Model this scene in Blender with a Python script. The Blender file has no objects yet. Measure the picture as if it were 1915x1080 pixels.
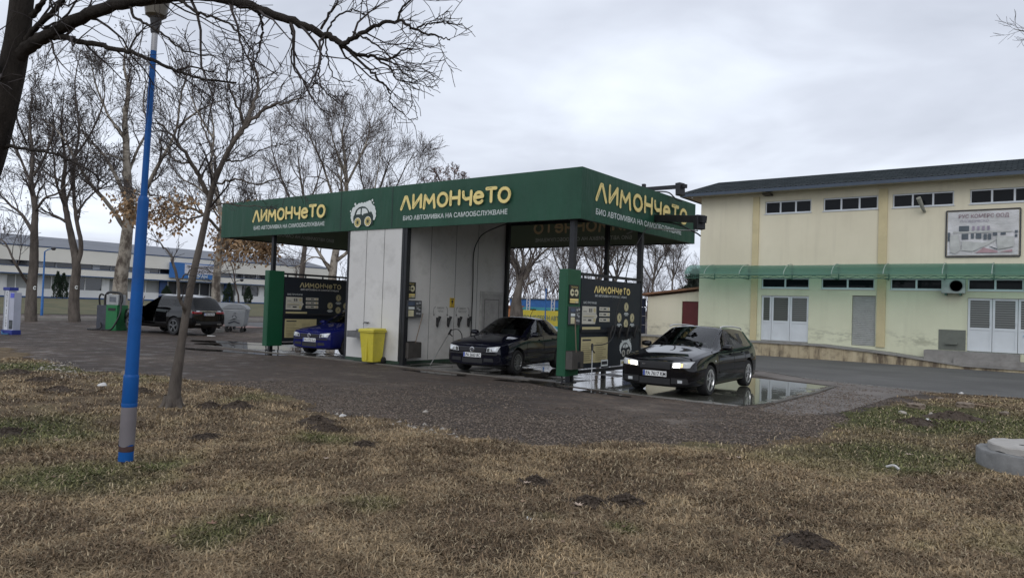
import bpy, bmesh, math, random
import numpy as np
from mathutils import Vector, Matrix
from mathutils.bvhtree import BVHTree
SC = bpy.context.scene
COL = SC.collection
rad = math.radians

# ------------------------------------------------------------------ camera
FPX, PCX, PCY, CH = 1343.0, 957.5, 540.0, 1.75
YAW, PITCH, ROLL = .645, .024, .034
fw = np.array([-math.sin(YAW)*math.cos(PITCH), math.cos(YAW)*math.cos(PITCH), math.sin(PITCH)])
rt = np.array([math.cos(YAW), math.sin(YAW), 0.0])
up = np.cross(rt, fw)
CR = math.cos(ROLL)*rt + math.sin(ROLL)*up
CU = -math.sin(ROLL)*rt + math.cos(ROLL)*up
EYE = np.array([0, 0, CH])
cam = bpy.data.objects.new('camera', bpy.data.cameras.new('camera'))
COL.objects.link(cam)
mw = Matrix.Identity(4)
for i in range(3):
    mw[i][0], mw[i][1], mw[i][2], mw[i][3] = CR[i], CU[i], -fw[i], EYE[i]
cam.matrix_world = mw
cam.data.sensor_width = 36.0
cam.data.sensor_fit = 'HORIZONTAL'
cam.data.lens = FPX*36/1915
cam.data.clip_start, cam.data.clip_end = .1, 3000
SC.camera = cam

def at(px, py, depth):                      # a point seen at a photo pixel, at a given distance
    return EYE + (fw*FPX + CR*(px-PCX) - CU*(py-PCY))*depth/FPX
def gr(px, py, z=0.0):                      # ... on the ground
    d = fw*FPX + CR*(px-PCX) - CU*(py-PCY)
    return EYE + d*(z-CH)/d[2]

# ------------------------------------------------------------------ world, sun, exposure
SUN_EL, SUN_AZ = rad(38), rad(150)
W = bpy.data.worlds.new('World'); SC.world = W; W.use_nodes = True
nt = W.node_tree; N = nt.nodes; L = nt.links; N.clear()
out = N.new('ShaderNodeOutputWorld'); bg = N.new('ShaderNodeBackground')
sky = N.new('ShaderNodeTexSky'); sky.sky_type = 'NISHITA'; sky.sun_disc = False
sky.sun_elevation, sky.sun_rotation = SUN_EL, SUN_AZ
sky.air_density, sky.dust_density, sky.ozone_density = 1.5, 4.0, 1.0
hs = N.new('ShaderNodeHueSaturation'); hs.inputs['Saturation'].default_value = .25
L.new(sky.outputs[0], hs.inputs['Color'])
tc = N.new('ShaderNodeTexCoord'); sep = N.new('ShaderNodeSeparateXYZ'); L.new(tc.outputs['Generated'], sep.inputs[0])
def mth(nt, op, a, b=None, c=None, clamp=False):
    n = nt.nodes.new('ShaderNodeMath'); n.operation = op; n.use_clamp = clamp
    for i, v in enumerate((a, b, c)):
        if v is None: continue
        if isinstance(v, (int, float)): n.inputs[i].default_value = v
        else: nt.links.new(v, n.inputs[i])
    return n.outputs[0]
zc = mth(nt, 'ADD', mth(nt, 'MAXIMUM', sep.outputs[2], 0.0), .16)
cmb = N.new('ShaderNodeCombineXYZ')
L.new(mth(nt, 'DIVIDE', sep.outputs[0], zc), cmb.inputs[0]); L.new(mth(nt, 'DIVIDE', sep.outputs[1], zc), cmb.inputs[1])
def cloud(scale, det, off, dist=.5):
    n = N.new('ShaderNodeTexNoise'); n.inputs['Scale'].default_value = scale; n.inputs['Detail'].default_value = det
    n.inputs['Roughness'].default_value = .52; n.inputs['Distortion'].default_value = dist
    mp = N.new('ShaderNodeMapping'); mp.inputs['Location'].default_value = off; L.new(cmb.outputs[0], mp.inputs[0]); L.new(mp.outputs[0], n.inputs['Vector'])
    return n.outputs['Fac']
c1 = cloud(.62, 5, (3.1, 1.7, 0)); c2 = cloud(1.9, 7, (0.4, 5.2, 0))
cf = mth(nt, 'ADD', mth(nt, 'MULTIPLY', c1, .75), mth(nt, 'MULTIPLY', c2, .25))
ramp = N.new('ShaderNodeValToRGB'); dl = N.new('ShaderNodeVectorMath'); dl.operation = 'DOT_PRODUCT'; L.new(tc.outputs['Generated'], dl.inputs[0]); dl.inputs[1].default_value = (-.86, -.36, .0)
cf = mth(nt, 'ADD', cf, mth(nt, 'MULTIPLY', dl.outputs['Value'], .10))
L.new(cf, ramp.inputs[0])
e = ramp.color_ramp.elements
e[0].position, e[0].color = .36, (4.0, 4.35, 5.15, 1)
e[1].position, e[1].color = .66, (7.6, 8.2, 9.2, 1)
m_ = e.new(.50); m_.color = (5.3, 5.7, 6.6, 1)
hz = mth(nt, 'MULTIPLY', mth(nt, 'POWER', mth(nt, 'SUBTRACT', 1.0, mth(nt, 'MAXIMUM', sep.outputs[2], 0.0)), 7.0), .40)
mixh = N.new('ShaderNodeMixRGB'); L.new(hz, mixh.inputs[0]); L.new(ramp.outputs[0], mixh.inputs[1]); mixh.inputs[2].default_value = (8.5, 9.1, 10.1, 1)
mixs = N.new('ShaderNodeMixRGB'); mixs.inputs[0].default_value = .88; L.new(hs.outputs[0], mixs.inputs[1]); L.new(mixh.outputs[0], mixs.inputs[2])
L.new(mixs.outputs[0], bg.inputs[0]); bg.inputs[1].default_value = .10
L.new(bg.outputs[0], out.inputs[0])
sl = bpy.data.lights.new('sun', 'SUN'); sl.energy = .5; sl.angle = rad(40); sl.color = (1, .97, .93)
so = bpy.data.objects.new('sun', sl); COL.objects.link(so)
so.rotation_euler = (rad(90)-SUN_EL, 0, math.pi-SUN_AZ)
SC.view_settings.view_transform = 'Standard'; SC.view_settings.look = 'None'
SC.view_settings.exposure = .45; SC.view_settings.gamma = 1

# ------------------------------------------------------------------ materials
def new_mat(name):
    m = bpy.data.materials.new(name); m.use_nodes = True
    nt = m.node_tree; nt.nodes.clear()
    o = nt.nodes.new('ShaderNodeOutputMaterial'); b = nt.nodes.new('ShaderNodeBsdfPrincipled')
    nt.links.new(b.outputs[0], o.inputs[0])
    return m, nt, b, o
def noise(nt, vec, scale, detail=4, rough=.55):
    n = nt.nodes.new('ShaderNodeTexNoise'); n.inputs['Scale'].default_value = scale
    n.inputs['Detail'].default_value = detail; n.inputs['Roughness'].default_value = rough
    if vec is not None: nt.links.new(vec, n.inputs['Vector'])
    return n.outputs['Fac']
def mapped(nt, src, scale=(1, 1, 1)):
    t = nt.nodes.new('ShaderNodeTexCoord')
    if src == 'Position':
        t = nt.nodes.new('ShaderNodeNewGeometry')
    mp = nt.nodes.new('ShaderNodeMapping'); mp.inputs['Scale'].default_value = scale
    nt.links.new(t.outputs[src], mp.inputs[0]); return mp.outputs[0]
def rampc(nt, fac, stops):
    r = nt.nodes.new('ShaderNodeValToRGB'); nt.links.new(fac, r.inputs[0])
    el = r.color_ramp.elements
    while len(el) < len(stops): el.new(.5)
    for e_, (p, c) in zip(el, stops):
        e_.position = p; e_.color = (*c, 1) if len(c) == 3 else c
    return r.outputs[0]
def mixc(nt, fac, a, b, mode='MIX'):
    n = nt.nodes.new('ShaderNodeMixRGB'); n.blend_type = mode
    for i, v in enumerate((fac, a, b)):
        if isinstance(v, (int, float)): n.inputs[i].default_value = v
        elif isinstance(v, tuple): n.inputs[i].default_value = (*v, 1)
        else: nt.links.new(v, n.inputs[i])
    return n.outputs[0]
def bumpn(nt, b, h, strength=.3, dist=.01):
    n = nt.nodes.new('ShaderNodeBump'); n.inputs['Strength'].default_value = strength; n.inputs['Distance'].default_value = dist
    nt.links.new(h, n.inputs['Height']); nt.links.new(n.outputs[0], b.inputs['Normal'])
def cloth_mat(name, a, b_, trc, tf=.35, bump=True):
    m, nt, b, o = new_mat(name); v = mapped(nt, 'Object'); v2 = mapped(nt, 'Object', (1.6, 1.6, .35)); v3 = mapped(nt, 'Object', (5, 5, .3))
    c = rampc(nt, noise(nt, v, .8, 5), [(.3, a), (.7, b_)])
    c = mixc(nt, mth(nt, 'MULTIPLY', rampc(nt, noise(nt, v3, .9, 5, .6), [(.5, (0,)*3), (.75, (1,)*3)]), .25), c, tuple(q*.55 for q in a))
    nt.links.new(c, b.inputs['Base Color']); b.inputs['Roughness'].default_value = .5
    if bump: bumpn(nt, b, mth(nt, 'ADD', noise(nt, v2, 1.3, 3), mth(nt, 'MULTIPLY', noise(nt, v, 7, 3), .08)), .6, .14)
    t = nt.nodes.new('ShaderNodeBsdfTranslucent'); t.inputs[0].default_value = (*trc, 1); mx = nt.nodes.new('ShaderNodeMixShader'); mx.inputs[0].default_value = tf
    nt.links.new(b.outputs[0], mx.inputs[1]); nt.links.new(t.outputs[0], mx.inputs[2]); nt.links.new(mx.outputs[0], o.inputs[0]); return m
_mc = {}
def M(name, col, rough=.6, metal=0., var=.18, scale=4., bump=0., bscale=60., src='Object', stretch=(1, 1, 1), coat=0., spec=.5,
      dirt=0., dcol=(.05, .045, .035), emis=0.):
    if name in _mc: return _mc[name]
    m, nt, b, o = new_mat(name)
    v = mapped(nt, src, stretch)
    n1 = noise(nt, v, scale, 5)
    a = tuple(c*(1-var) for c in col); h = tuple(min(1, c*(1+var)) for c in col)
    c = rampc(nt, n1, [(.3, a), (.7, h)])
    if dirt:
        d = rampc(nt, noise(nt, v, scale*.7+1, 7, .65), [(.5, (0, 0, 0)), (.75, (1, 1, 1))])
        c = mixc(nt, mth(nt, 'MULTIPLY', d, dirt), c, dcol)
    nt.links.new(c, b.inputs['Base Color'])
    r = mth(nt, 'ADD', mth(nt, 'MULTIPLY', noise(nt, v, scale*2.3, 3), .2), rough-.1, clamp=True)
    nt.links.new(r, b.inputs['Roughness'])
    b.inputs['Metallic'].default_value = metal; b.inputs['Coat Weight'].default_value = coat; b.inputs['Coat Roughness'].default_value = .04
    b.inputs['Specular IOR Level'].default_value = spec
    if bump: bumpn(nt, b, noise(nt, v, bscale, 4), bump, .01)
    if emis:
        b.inputs['Emission Color'].default_value = (*col, 1); b.inputs['Emission Strength'].default_value = emis
    _mc[name] = m
    return m
def glass_mat(name, tint=(.30, .33, .32), refl=.0, opaque=0., under=(.01, .012, .015), ior=1.4):
    m, nt, b, o = new_mat(name); nt.nodes.remove(b)
    tr = nt.nodes.new('ShaderNodeBsdfTransparent'); tr.inputs[0].default_value = (*tint, 1)
    df = nt.nodes.new('ShaderNodeBsdfDiffuse'); df.inputs[0].default_value = (*under, 1)
    mx0 = nt.nodes.new('ShaderNodeMixShader'); mx0.inputs[0].default_value = opaque
    nt.links.new(tr.outputs[0], mx0.inputs[1]); nt.links.new(df.outputs[0], mx0.inputs[2])
    gl = nt.nodes.new('ShaderNodeBsdfGlossy'); gl.inputs['Roughness'].default_value = .02; gl.inputs[0].default_value = (1, 1, 1, 1)
    lw = nt.nodes.new('ShaderNodeFresnel'); lw.inputs[0].default_value = ior
    f = mth(nt, 'ADD', lw.outputs[0], refl, clamp=True)
    mx = nt.nodes.new('ShaderNodeMixShader'); nt.links.new(f, mx.inputs[0]); nt.links.new(mx0.outputs[0], mx.inputs[1]); nt.links.new(gl.outputs[0], mx.inputs[2])
    nt.links.new(mx.outputs[0], o.inputs[0]); return m

# ------------------------------------------------------------------ object helpers
MW = {}
def tag(o, label=None, cat=None, group=None, kind=None):
    if label: o['label'] = label
    if cat: o['category'] = cat
    if group: o['group'] = group
    if kind: o['kind'] = kind
    return o
def thing(name, loc, label, cat, group=None, rz=0.0):
    o = bpy.data.objects.new(name, None); COL.objects.link(o)
    o.location = loc; o.rotation_euler = (0, 0, rz); o.empty_display_size = .2
    MW[o.name] = Matrix.Translation(Vector(loc)) @ Matrix.Rotation(rz, 4, 'Z')
    return tag(o, label, cat, group)
class MB:
    def __init__(s): s.v = []; s.f = []; s.m = []
    def add(s, vs, fs, mi=0):
        b = len(s.v); s.v += [tuple(map(float, q)) for q in vs]
        for f in fs: s.f.append([b+i for i in f]); s.m.append(mi)
        return s
    def box(s, x0, x1, y0, y1, z0, z1, mi=0):
        vs = [(x, y, z) for z in (z0, z1) for y in (y0, y1) for x in (x0, x1)]
        return s.add(vs, [(0, 2, 3, 1), (4, 5, 7, 6), (0, 1, 5, 4), (2, 6, 7, 3), (0, 4, 6, 2), (1, 3, 7, 5)], mi)
    def obox(s, c, half, R, mi=0):
        vs = []
        for z in (-1, 1):
            for y in (-1, 1):
                for x in (-1, 1):
                    vs.append(Vector(c) + R @ Vector((x*half[0], y*half[1], z*half[2])))
        return s.add(vs, [(0, 2, 3, 1), (4, 5, 7, 6), (0, 1, 5, 4), (2, 6, 7, 3), (0, 4, 6, 2), (1, 3, 7, 5)], mi)
    def bar(s, a, b, w, h=None, mi=0):                 # rectangular bar from a to b
        a = Vector(a); b = Vector(b); h = h or w; d = b-a
        q = d.to_track_quat('Z', 'Y').to_matrix()
        return s.obox((a+b)/2, (w/2, h/2, d.length/2), q, mi)
    def tube(s, pts, r, k=8, mi=0, cap=True):
        pts = [Vector(p) for p in pts]; n = len(pts)
        if isinstance(r, (int, float)): r = [r]*n
        ref = None; vs = []; fs = []
        for i, p in enumerate(pts):
            t = (pts[min(i+1, n-1)]-pts[max(i-1, 0)]).normalized()
            if ref is None:
                ref = t.orthogonal().normalized()
            u = (ref - t*ref.dot(t)).normalized(); ref = u; w = t.cross(u)
            for j in range(k):
                a = 2*math.pi*j/k
                vs.append(p + (u*math.cos(a)+w*math.sin(a))*r[i])
        for i in range(n-1):
            for j in range(k):
                fs.append((i*k+j, i*k+(j+1) % k, (i+1)*k+(j+1) % k, (i+1)*k+j))
        if cap: fs.append(tuple(reversed(range(k)))); fs.append(tuple((n-1)*k+j for j in range(k)))
        return s.add(vs, fs, mi)
    def lathe(s, prof, k=20, o=(0, 0, 0), axis='Z', mi=0, sx=1., sy=1., cap=True):
        vs = []; fs = []; n = len(prof)
        for r, h in prof:
            for j in range(k):
                a = 2*math.pi*j/k; x, y = r*math.cos(a)*sx, r*math.sin(a)*sy
                p = (x, y, h) if axis == 'Z' else ((x, h, y) if axis == 'Y' else (h, x, y))
                vs.append((o[0]+p[0], o[1]+p[1], o[2]+p[2]))
        for i in range(n-1):
            for j in range(k):
                fs.append((i*k+j, i*k+(j+1) % k, (i+1)*k+(j+1) % k, (i+1)*k+j))
        if cap and prof[0][0] > 1e-5: fs.append(tuple(reversed(range(k))))
        if cap and prof[-1][0] > 1e-5: fs.append(tuple((n-1)*k+j for j in range(k)))
        return s.add(vs, fs, mi)
    def quad(s, a, b, c, d, mi=0): return s.add([a, b, c, d], [(0, 1, 2, 3)], mi)
    def prism(s, poly, fn, h0, h1, mi=0):              # poly in 2-D, fn(u, v, h) -> point
        n = len(poly)
        vs = [fn(u, v, h0) for u, v in poly]+[fn(u, v, h1) for u, v in poly]
        fs = [tuple(range(n)), tuple(range(2*n-1, n-1, -1))]+[(i, (i+1) % n, n+(i+1) % n, n+i) for i in range(n)]
        return s.add(vs, fs, mi)
    def build(s, name, mat, parent=None, world=True, smooth=None, bevel=0.):
        me = bpy.data.meshes.new(name)
        inv = None
        if parent is not None and world: inv = MW[parent.name].inverted()
        vs = [tuple(inv @ Vector(q)) for q in s.v] if inv is not None else s.v
        me.from_pydata(vs, [], s.f)
        mats = mat if isinstance(mat, (list, tuple)) else [mat]
        for q in mats: me.materials.append(q)
        if len(mats) > 1: me.polygons.foreach_set('material_index', s.m)
        bm = bmesh.new(); bm.from_mesh(me)
        bmesh.ops.recalc_face_normals(bm, faces=bm.faces)
        if bevel:
            es = [e_ for e_ in bm.edges if len(e_.link_faces) == 2 and e_.calc_face_angle(0) > .5]
            bmesh.ops.bevel(bm, geom=es, offset=bevel, segments=2, affect='EDGES', profile=.6, clamp_overlap=True)
        bm.to_mesh(me); bm.free()
        if smooth is not None:
            me.polygons.foreach_set('use_smooth', [True]*len(me.polygons)); me.set_sharp_from_angle(angle=rad(smooth))
        o = bpy.data.objects.new(name, me); COL.objects.link(o)
        if parent is not None:
            o.parent = parent; MW[o.name] = MW[parent.name].copy()
        else: MW[o.name] = Matrix.Identity(4)
        return o
def mesh_np(name, V, F, mat, parent=None, smooth=False, col=None):
    me = bpy.data.meshes.new(name); V = np.asarray(V, np.float32); F = np.asarray(F, np.int32); k = F.shape[1]
    if parent is not None:
        Mi = np.array(MW[parent.name].inverted(), np.float32); V = V @ Mi[:3, :3].T + Mi[:3, 3]
    me.vertices.add(len(V)); me.vertices.foreach_set('co', V.ravel())
    me.loops.add(F.size); me.loops.foreach_set('vertex_index', F.ravel())
    me.polygons.add(len(F)); me.polygons.foreach_set('loop_start', np.arange(0, F.size, k, dtype=np.int32))
    me.update(calc_edges=True); me.validate()
    if smooth: me.polygons.foreach_set('use_smooth', np.ones(len(F), bool))
    if col is not None:
        a = me.color_attributes.new('Col', 'FLOAT_COLOR', 'POINT')
        c = np.ones((len(V), 4), np.float32); c[:, :3] = col; a.data.foreach_set('color', c.ravel())
    me.materials.append(mat)
    o = bpy.data.objects.new(name, me); COL.objects.link(o)
    if parent is not None: o.parent = parent; MW[o.name] = MW[parent.name].copy()
    else: MW[o.name] = Matrix.Identity(4)
    return o
def copy_tree(o, parent=None):
    c = o.copy(); COL.objects.link(c); c.parent = parent
    for ch in list(o.children): copy_tree(ch, c)
    return c
_uid = [0]
def text(body, h, mat, parent, org, U, V, name='lettering', align='CENTER', sx=1., bold=0., depth=.0, sp=1.):
    """flat lettering: org is the middle of the baseline, U the reading direction, V up, h the capital height"""
    cu = bpy.data.curves.new('t', 'FONT'); cu.body = body; cu.size = h/.73; cu.align_x = align; cu.resolution_u = 2
    cu.offset = bold*h; cu.extrude = depth; cu.space_character = sp
    ob = bpy.data.objects.new('t', cu); COL.objects.link(ob)
    dg = bpy.context.evaluated_depsgraph_get(); me = bpy.data.meshes.new_from_object(ob.evaluated_get(dg))
    bpy.data.objects.remove(ob); bpy.data.curves.remove(cu)
    U = Vector(U); V = Vector(V); org = Vector(org); Nn = U.cross(V)
    inv = MW[parent.name].inverted()
    for q in me.vertices: q.co = inv @ (org + U*q.co.x*sx + V*q.co.y + Nn*q.co.z)
    me.name = name; me.materials.clear(); me.materials.append(mat)
    o = bpy.data.objects.new(name, me); COL.objects.link(o); o.parent = parent; MW[o.name] = MW[parent.name].copy()
    return o
class Flat:
    """flat artwork on a surface: every piece a hair proud of the one below"""
    def __init__(s, org, U, V, off=.003): s.o = Vector(org); s.U = Vector(U); s.V = Vector(V); s.N = s.U.cross(s.V); s.h = off; s.mb = MB()
    def p(s, u, v): return s.o + s.U*u + s.V*v + s.N*s.h
    def poly(s, pts, mi=0): s.mb.add([s.p(u, v) for u, v in pts], [tuple(range(len(pts)))], mi); s.h += .0005
    def disc(s, u, v, r, mi=0, k=18, ry=None):
        s.poly([(u+r*math.cos(2*math.pi*i/k), v+(ry or r)*math.sin(2*math.pi*i/k)) for i in range(k)], mi)
    def rect(s, u0, v0, u1, v1, mi=0): s.poly([(u0, v0), (u1, v0), (u1, v1), (u0, v1)], mi)
    def stroke(s, pts, w, mi=0, round_=True):
        for (a, b) in zip(pts[:-1], pts[1:]):
            dx, dy = b[0]-a[0], b[1]-a[1]; l = math.hypot(dx, dy) or 1; nx, ny = -dy/l*w/2, dx/l*w/2
            s.poly([(a[0]+nx, a[1]+ny), (a[0]-nx, a[1]-ny), (b[0]-nx, b[1]-ny), (b[0]+nx, b[1]+ny)], mi)
        if round_:
            for a in pts: s.disc(a[0], a[1], w/2, mi, 12)
    def build(s, name, mats, parent): return s.mb.build(name, mats, parent)
# rounded bubble lettering drawn with strokes, in a cell 1 high
def arc(cx, cy, rx, ry, a0, a1, n=12): return [(cx+rx*math.cos(rad(a0+(a1-a0)*i/n)), cy+ry*math.sin(rad(a0+(a1-a0)*i/n))) for i in range(n+1)]
GLY = {'Л': (.80, [[(.10, .10), (.36, .88), (.46, .88), (.70, .10)]]),
       'И': (.74, [[(.12, .90), (.12, .10), (.62, .88), (.62, .10)]]),
       'М': (.90, [[(.10, .10), (.16, .90), (.43, .42), (.70, .90), (.78, .10)]]),
       'О': (.80, [arc(.40, .5, .29, .40, 0, 360, 18)]),
       'Н': (.76, [[(.12, .10), (.12, .90)], [(.64, .10), (.64, .90)], [(.12, .50), (.64, .50)]]),
       'Ч': (.72, [[(.12, .90), (.14, .58), (.30, .44), (.58, .50)], [(.60, .90), (.58, .10)]]),
       'Е': (.70, [arc(.34, .42, .25, .33, -40, -345, 14), [(.12, .44), (.57, .48)]]),
       'Т': (.70, [[(.10, .88), (.62, .88)], [(.36, .88), (.36, .10)]])}
def logo_word(org, U, V, width, height, mat, parent, mat2=None, bounce=True):
    word = 'ЛИМОНЧЕТО'; tot = sum(GLY[c][0] for c in word); sx = width/tot
    F = Flat(org, U, V, .004); x = -width/2
    for i, c in enumerate(word):
        w, st = GLY[c]; dy = (.05*math.sin(i*2.1) if bounce else 0)*height
        for s_ in st:
            F.stroke([(x+u*sx, dy+v*height) for u, v in s_], .21*height)
        if mat2:
            s_ = st[0]
            for (a, b) in list(zip(s_[:-1], s_[1:]))[:2]:
                F.stroke([(x+a[0]*sx+.045*height, dy+a[1]*height*.95+.045*height), (x+(a[0]*.5+b[0]*.5)*sx+.045*height, dy+(a[1]+b[1])*.5*height+.045*height)], .028*height, 1, False)
        x += w*sx
    return F.build('lettering', [mat, mat2] if mat2 else mat, parent)
def foam_car(org, U, V, s, mats, parent):            # white foam cloud round a little car on lemon-slice wheels
    F = Flat(org, U, V, .004)
    for u, v, r in ((-.60, -.10, .08), (-.57, .03, .11), (-.50, .16, .12), (-.36, .25, .11), (-.22, .30, .11), (-.08, .33, .10), (.08, .34, .09), (.22, .36, .09), (.34, .36, .12), (.42, .25, .12), (.53, .16, .13), (.60, .04, .11), (.63, -.10, .09), (-.57, -.20, .06), (-.53, -.28, .05), (.61, -.20, .06), (-.3, .12, .16), (0, .15, .2), (.25, .12, .18)):
        F.disc(u*s, v*s, r*s, 0)
    for u, v, r in ((-.43, .38, .05), (-.68, .13, .035), (.50, .47, .045), (.57, .37, .03)): F.disc(u*s, v*s, r*s, 0)
    F.poly([(u*s, v*s) for u, v in [(-.46, -.42), (-.49, -.20), (-.44, .04), (-.36, .17), (-.22, .25), (-.04, .28), (.12, .26), (.26, .18), (.36, .06), (.50, .0), (.57, -.10), (.58, -.42)]], 1)
    F.poly([(u*s, v*s) for u, v in [(-.36, -.01), (-.12, -.01), (-.11, .20), (-.20, .19), (-.29, .13)]], 0)
    F.poly([(u*s, v*s) for u, v in [(-.05, .0), (.01, -.06), (.05, .0), (.29, .02), (.25, .12), (.15, .19), (-.04, .21)]], 0)
    for u, w in ((-.26, -.31), (.30, -.29)):
        F.disc(u*s, w*s, .20*s, 1, 24); F.disc(u*s, w*s, .185*s, 0, 24); F.disc(u*s, w*s, .165*s, 2, 24)
        for k in range(5):
            a = math.pi*k/5
            F.stroke([((u+.15*math.cos(a))*s, (w+.15*math.sin(a))*s), ((u-.15*math.cos(a))*s, (w-.15*math.sin(a))*s)], .026*s, 1, False)
    return F.build('logo', mats, parent)
# value noise for terrain and scatter
def vnoise(x, y, seed=0):
    x = np.asarray(x, float); y = np.asarray(y, float); xi = np.floor(x).astype(np.int64); yi = np.floor(y).astype(np.int64); fx = x-xi; fy = y-yi
    def h(a, b):
        n = (a*374761393 + b*668265263 + seed*1442695041) & 0x7fffffff
        n = ((n ^ (n >> 13))*1274126177) & 0x7fffffff
        return ((n ^ (n >> 16)) & 0xffff)/65535.0
    fx = fx*fx*(3-2*fx); fy = fy*fy*(3-2*fy)
    return (h(xi, yi)*(1-fx)+h(xi+1, yi)*fx)*(1-fy)+(h(xi, yi+1)*(1-fx)+h(xi+1, yi+1)*fx)*fy
def fbm(x, y, s, o=4, seed=0):
    r = 0; a = .5; t = 0
    for i in range(o): r = r+a*vnoise(x*s, y*s, seed+i*17); t += a; a *= .5; s *= 2.03
    return r/t
# ================================================================== GROUND
RNG = np.random.default_rng(7)
def ground_z(x):                       # the site is level; far to the left a grass bank rises
    t = np.clip((-np.asarray(x, float)-58)/34, 0, 1); return .72*t*t*(3-2*t)
# gravel / dirt sheet reaching the horizon
m_dirt, nt, b, o = new_mat('dirt_gravel')
v = mapped(nt, 'Position')
big = noise(nt, v, .22, 6, .6); mid = noise(nt, v, 1.6, 6, .6); fine = noise(nt, v, 34, 5, .7)
vor = nt.nodes.new('ShaderNodeTexVoronoi'); vor.inputs['Scale'].default_value = 26; nt.links.new(v, vor.inputs['Vector'])
c = rampc(nt, big, [(.36, (.092, .067, .049)), (.52, (.168, .126, .094)), (.64, (.28, .225, .175))])
c = mixc(nt, mth(nt, 'MULTIPLY', rampc(nt, mid, [(.42, (0, 0, 0)), (.62, (1, 1, 1))]), .5), c, (.07, .056, .048))
c = mixc(nt, .45, c, rampc(nt, noise(nt, v, 7, 5, .75), [(.3, (.12,)*3), (.7, (.85,)*3)]), 'OVERLAY')
c = mixc(nt, .8, c, rampc(nt, vor.outputs['Color'], [(.1, (.05, .045, .04)), (.9, (.27, .24, .22))]), 'OVERLAY')
trk = mapped(nt, 'Position', (.22, 2.2, 1))
c = mixc(nt, mth(nt, 'MULTIPLY', rampc(nt, noise(nt, trk, 1.2, 5, .6), [(.5, (0, 0, 0)), (.66, (1, 1, 1))]), .55), c, (.06, .048, .04))
gp_ = nt.nodes.new('ShaderNodeNewGeometry'); sx_ = nt.nodes.new('ShaderNodeSeparateXYZ'); nt.links.new(gp_.outputs['Position'], sx_.inputs[0])
dx_ = mth(nt, 'ADD', sx_.outputs[0], 12.5); crv = mth(nt, 'ADD', mth(nt, 'MULTIPLY', mth(nt, 'MULTIPLY', dx_, dx_), .016), mth(nt, 'MULTIPLY', mid, .5)); vv = mth(nt, 'SUBTRACT', mth(nt, 'SUBTRACT', sx_.outputs[1], 9.6), crv)
tr_ = None
for off_, w_ in ((-.75, .15), (.75, .15), (1.35, .13), (2.75, .14), (-1.25, .11), (2.1, .1)):
    q_ = mth(nt, 'SUBTRACT', 1.0, mth(nt, 'DIVIDE', mth(nt, 'ABSOLUTE', mth(nt, 'SUBTRACT', vv, off_)), w_), clamp=True); tr_ = q_ if tr_ is None else mth(nt, 'MAXIMUM', tr_, q_)
tr_ = mth(nt, 'MULTIPLY', tr_, rampc(nt, noise(nt, trk, .8, 4, .6), [(.40, (.1,)*3), (.58, (1,)*3)]))
c = mixc(nt, mth(nt, 'MULTIPLY', tr_, .62), c, (.052, .041, .033))
nt.links.new(c, b.inputs['Base Color'])
wet = rampc(nt, mid, [(.36, (.45, .45, .45)), (.5, (.85, .85, .85))]); nt.links.new(wet, b.inputs['Roughness'])
bumpn(nt, b, mth(nt, 'ADD', mth(nt, 'MULTIPLY', fine, .7), mth(nt, 'MULTIPLY', mid, 1.2)), .9, .035)
xs = np.concatenate([[-900, -500, -300, -200, -140], np.arange(-110, -50, 3.), np.arange(-50, 20, 5.), [40, 90, 200, 400, 700]])
ys = np.concatenate([[-200, -80], np.arange(-30, 170, 10.), [240, 400, 700, 1100]])
gx, gy = np.meshgrid(xs, ys); V = np.stack([gx, gy, ground_z(gx)], -1).reshape(-1, 3); nx = len(xs)
ii = np.array([[j*nx+i, j*nx+i+1, (j+1)*nx+i+1, (j+1)*nx+i] for j in range(len(ys)-1) for i in range(nx-1)])
tag(mesh_np('ground', V, ii, m_dirt, smooth=True), kind='structure')

# lawn in the foreground
LAWN = np.array([(-60, 9.5), (-40, 8.6), (-24.94, 7.98), (-21.64, 7.6), (-17.6, 7.0), (-15.0, 7.7), (-13.0, 7.95), (-10.55, 7.9), (-8.9, 7.45), (-7.8, 7.15), (-6.3, 7.2), (-5.2, 7.5),
                 (-4.0, 8.8), (-3.3, 9.8), (-2.9, 11.0), (-2.86, 12.8), (-2.75, 15.7), (-2.6, 18.2), (-2.1, 20.0), (-.5, 20.62), (4, 21.4), (14, 22.6), (14, -12), (-60, -12)])
def lawn_sd(x, y):
    """signed distance into the lawn"""
    P = LAWN; d = np.full(np.shape(x), 1e9); ins = np.zeros(np.shape(x), bool)
    for i in range(len(P)):
        a = P[i]; b_ = P[(i+1) % len(P)]; e_ = b_-a
        t = np.clip(((x-a[0])*e_[0]+(y-a[1])*e_[1])/(e_@e_), 0, 1)
        d = np.minimum(d, np.hypot(x-a[0]-t*e_[0], y-a[1]-t*e_[1]))
        c_ = ((a[1] > y) != (b_[1] > y)); xi = a[0]+(y-a[1])*e_[0]/(e_[1] if e_[1] else 1e-9); ins ^= c_ & (x < xi)
    return np.where(ins, d, -d)
def lawn_f(x, y): return lawn_sd(x, y) + (fbm(x, y, .9, 4, 3)-.5)*1.3 + (fbm(x, y, 4.5, 3, 9)-.5)*.5
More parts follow.
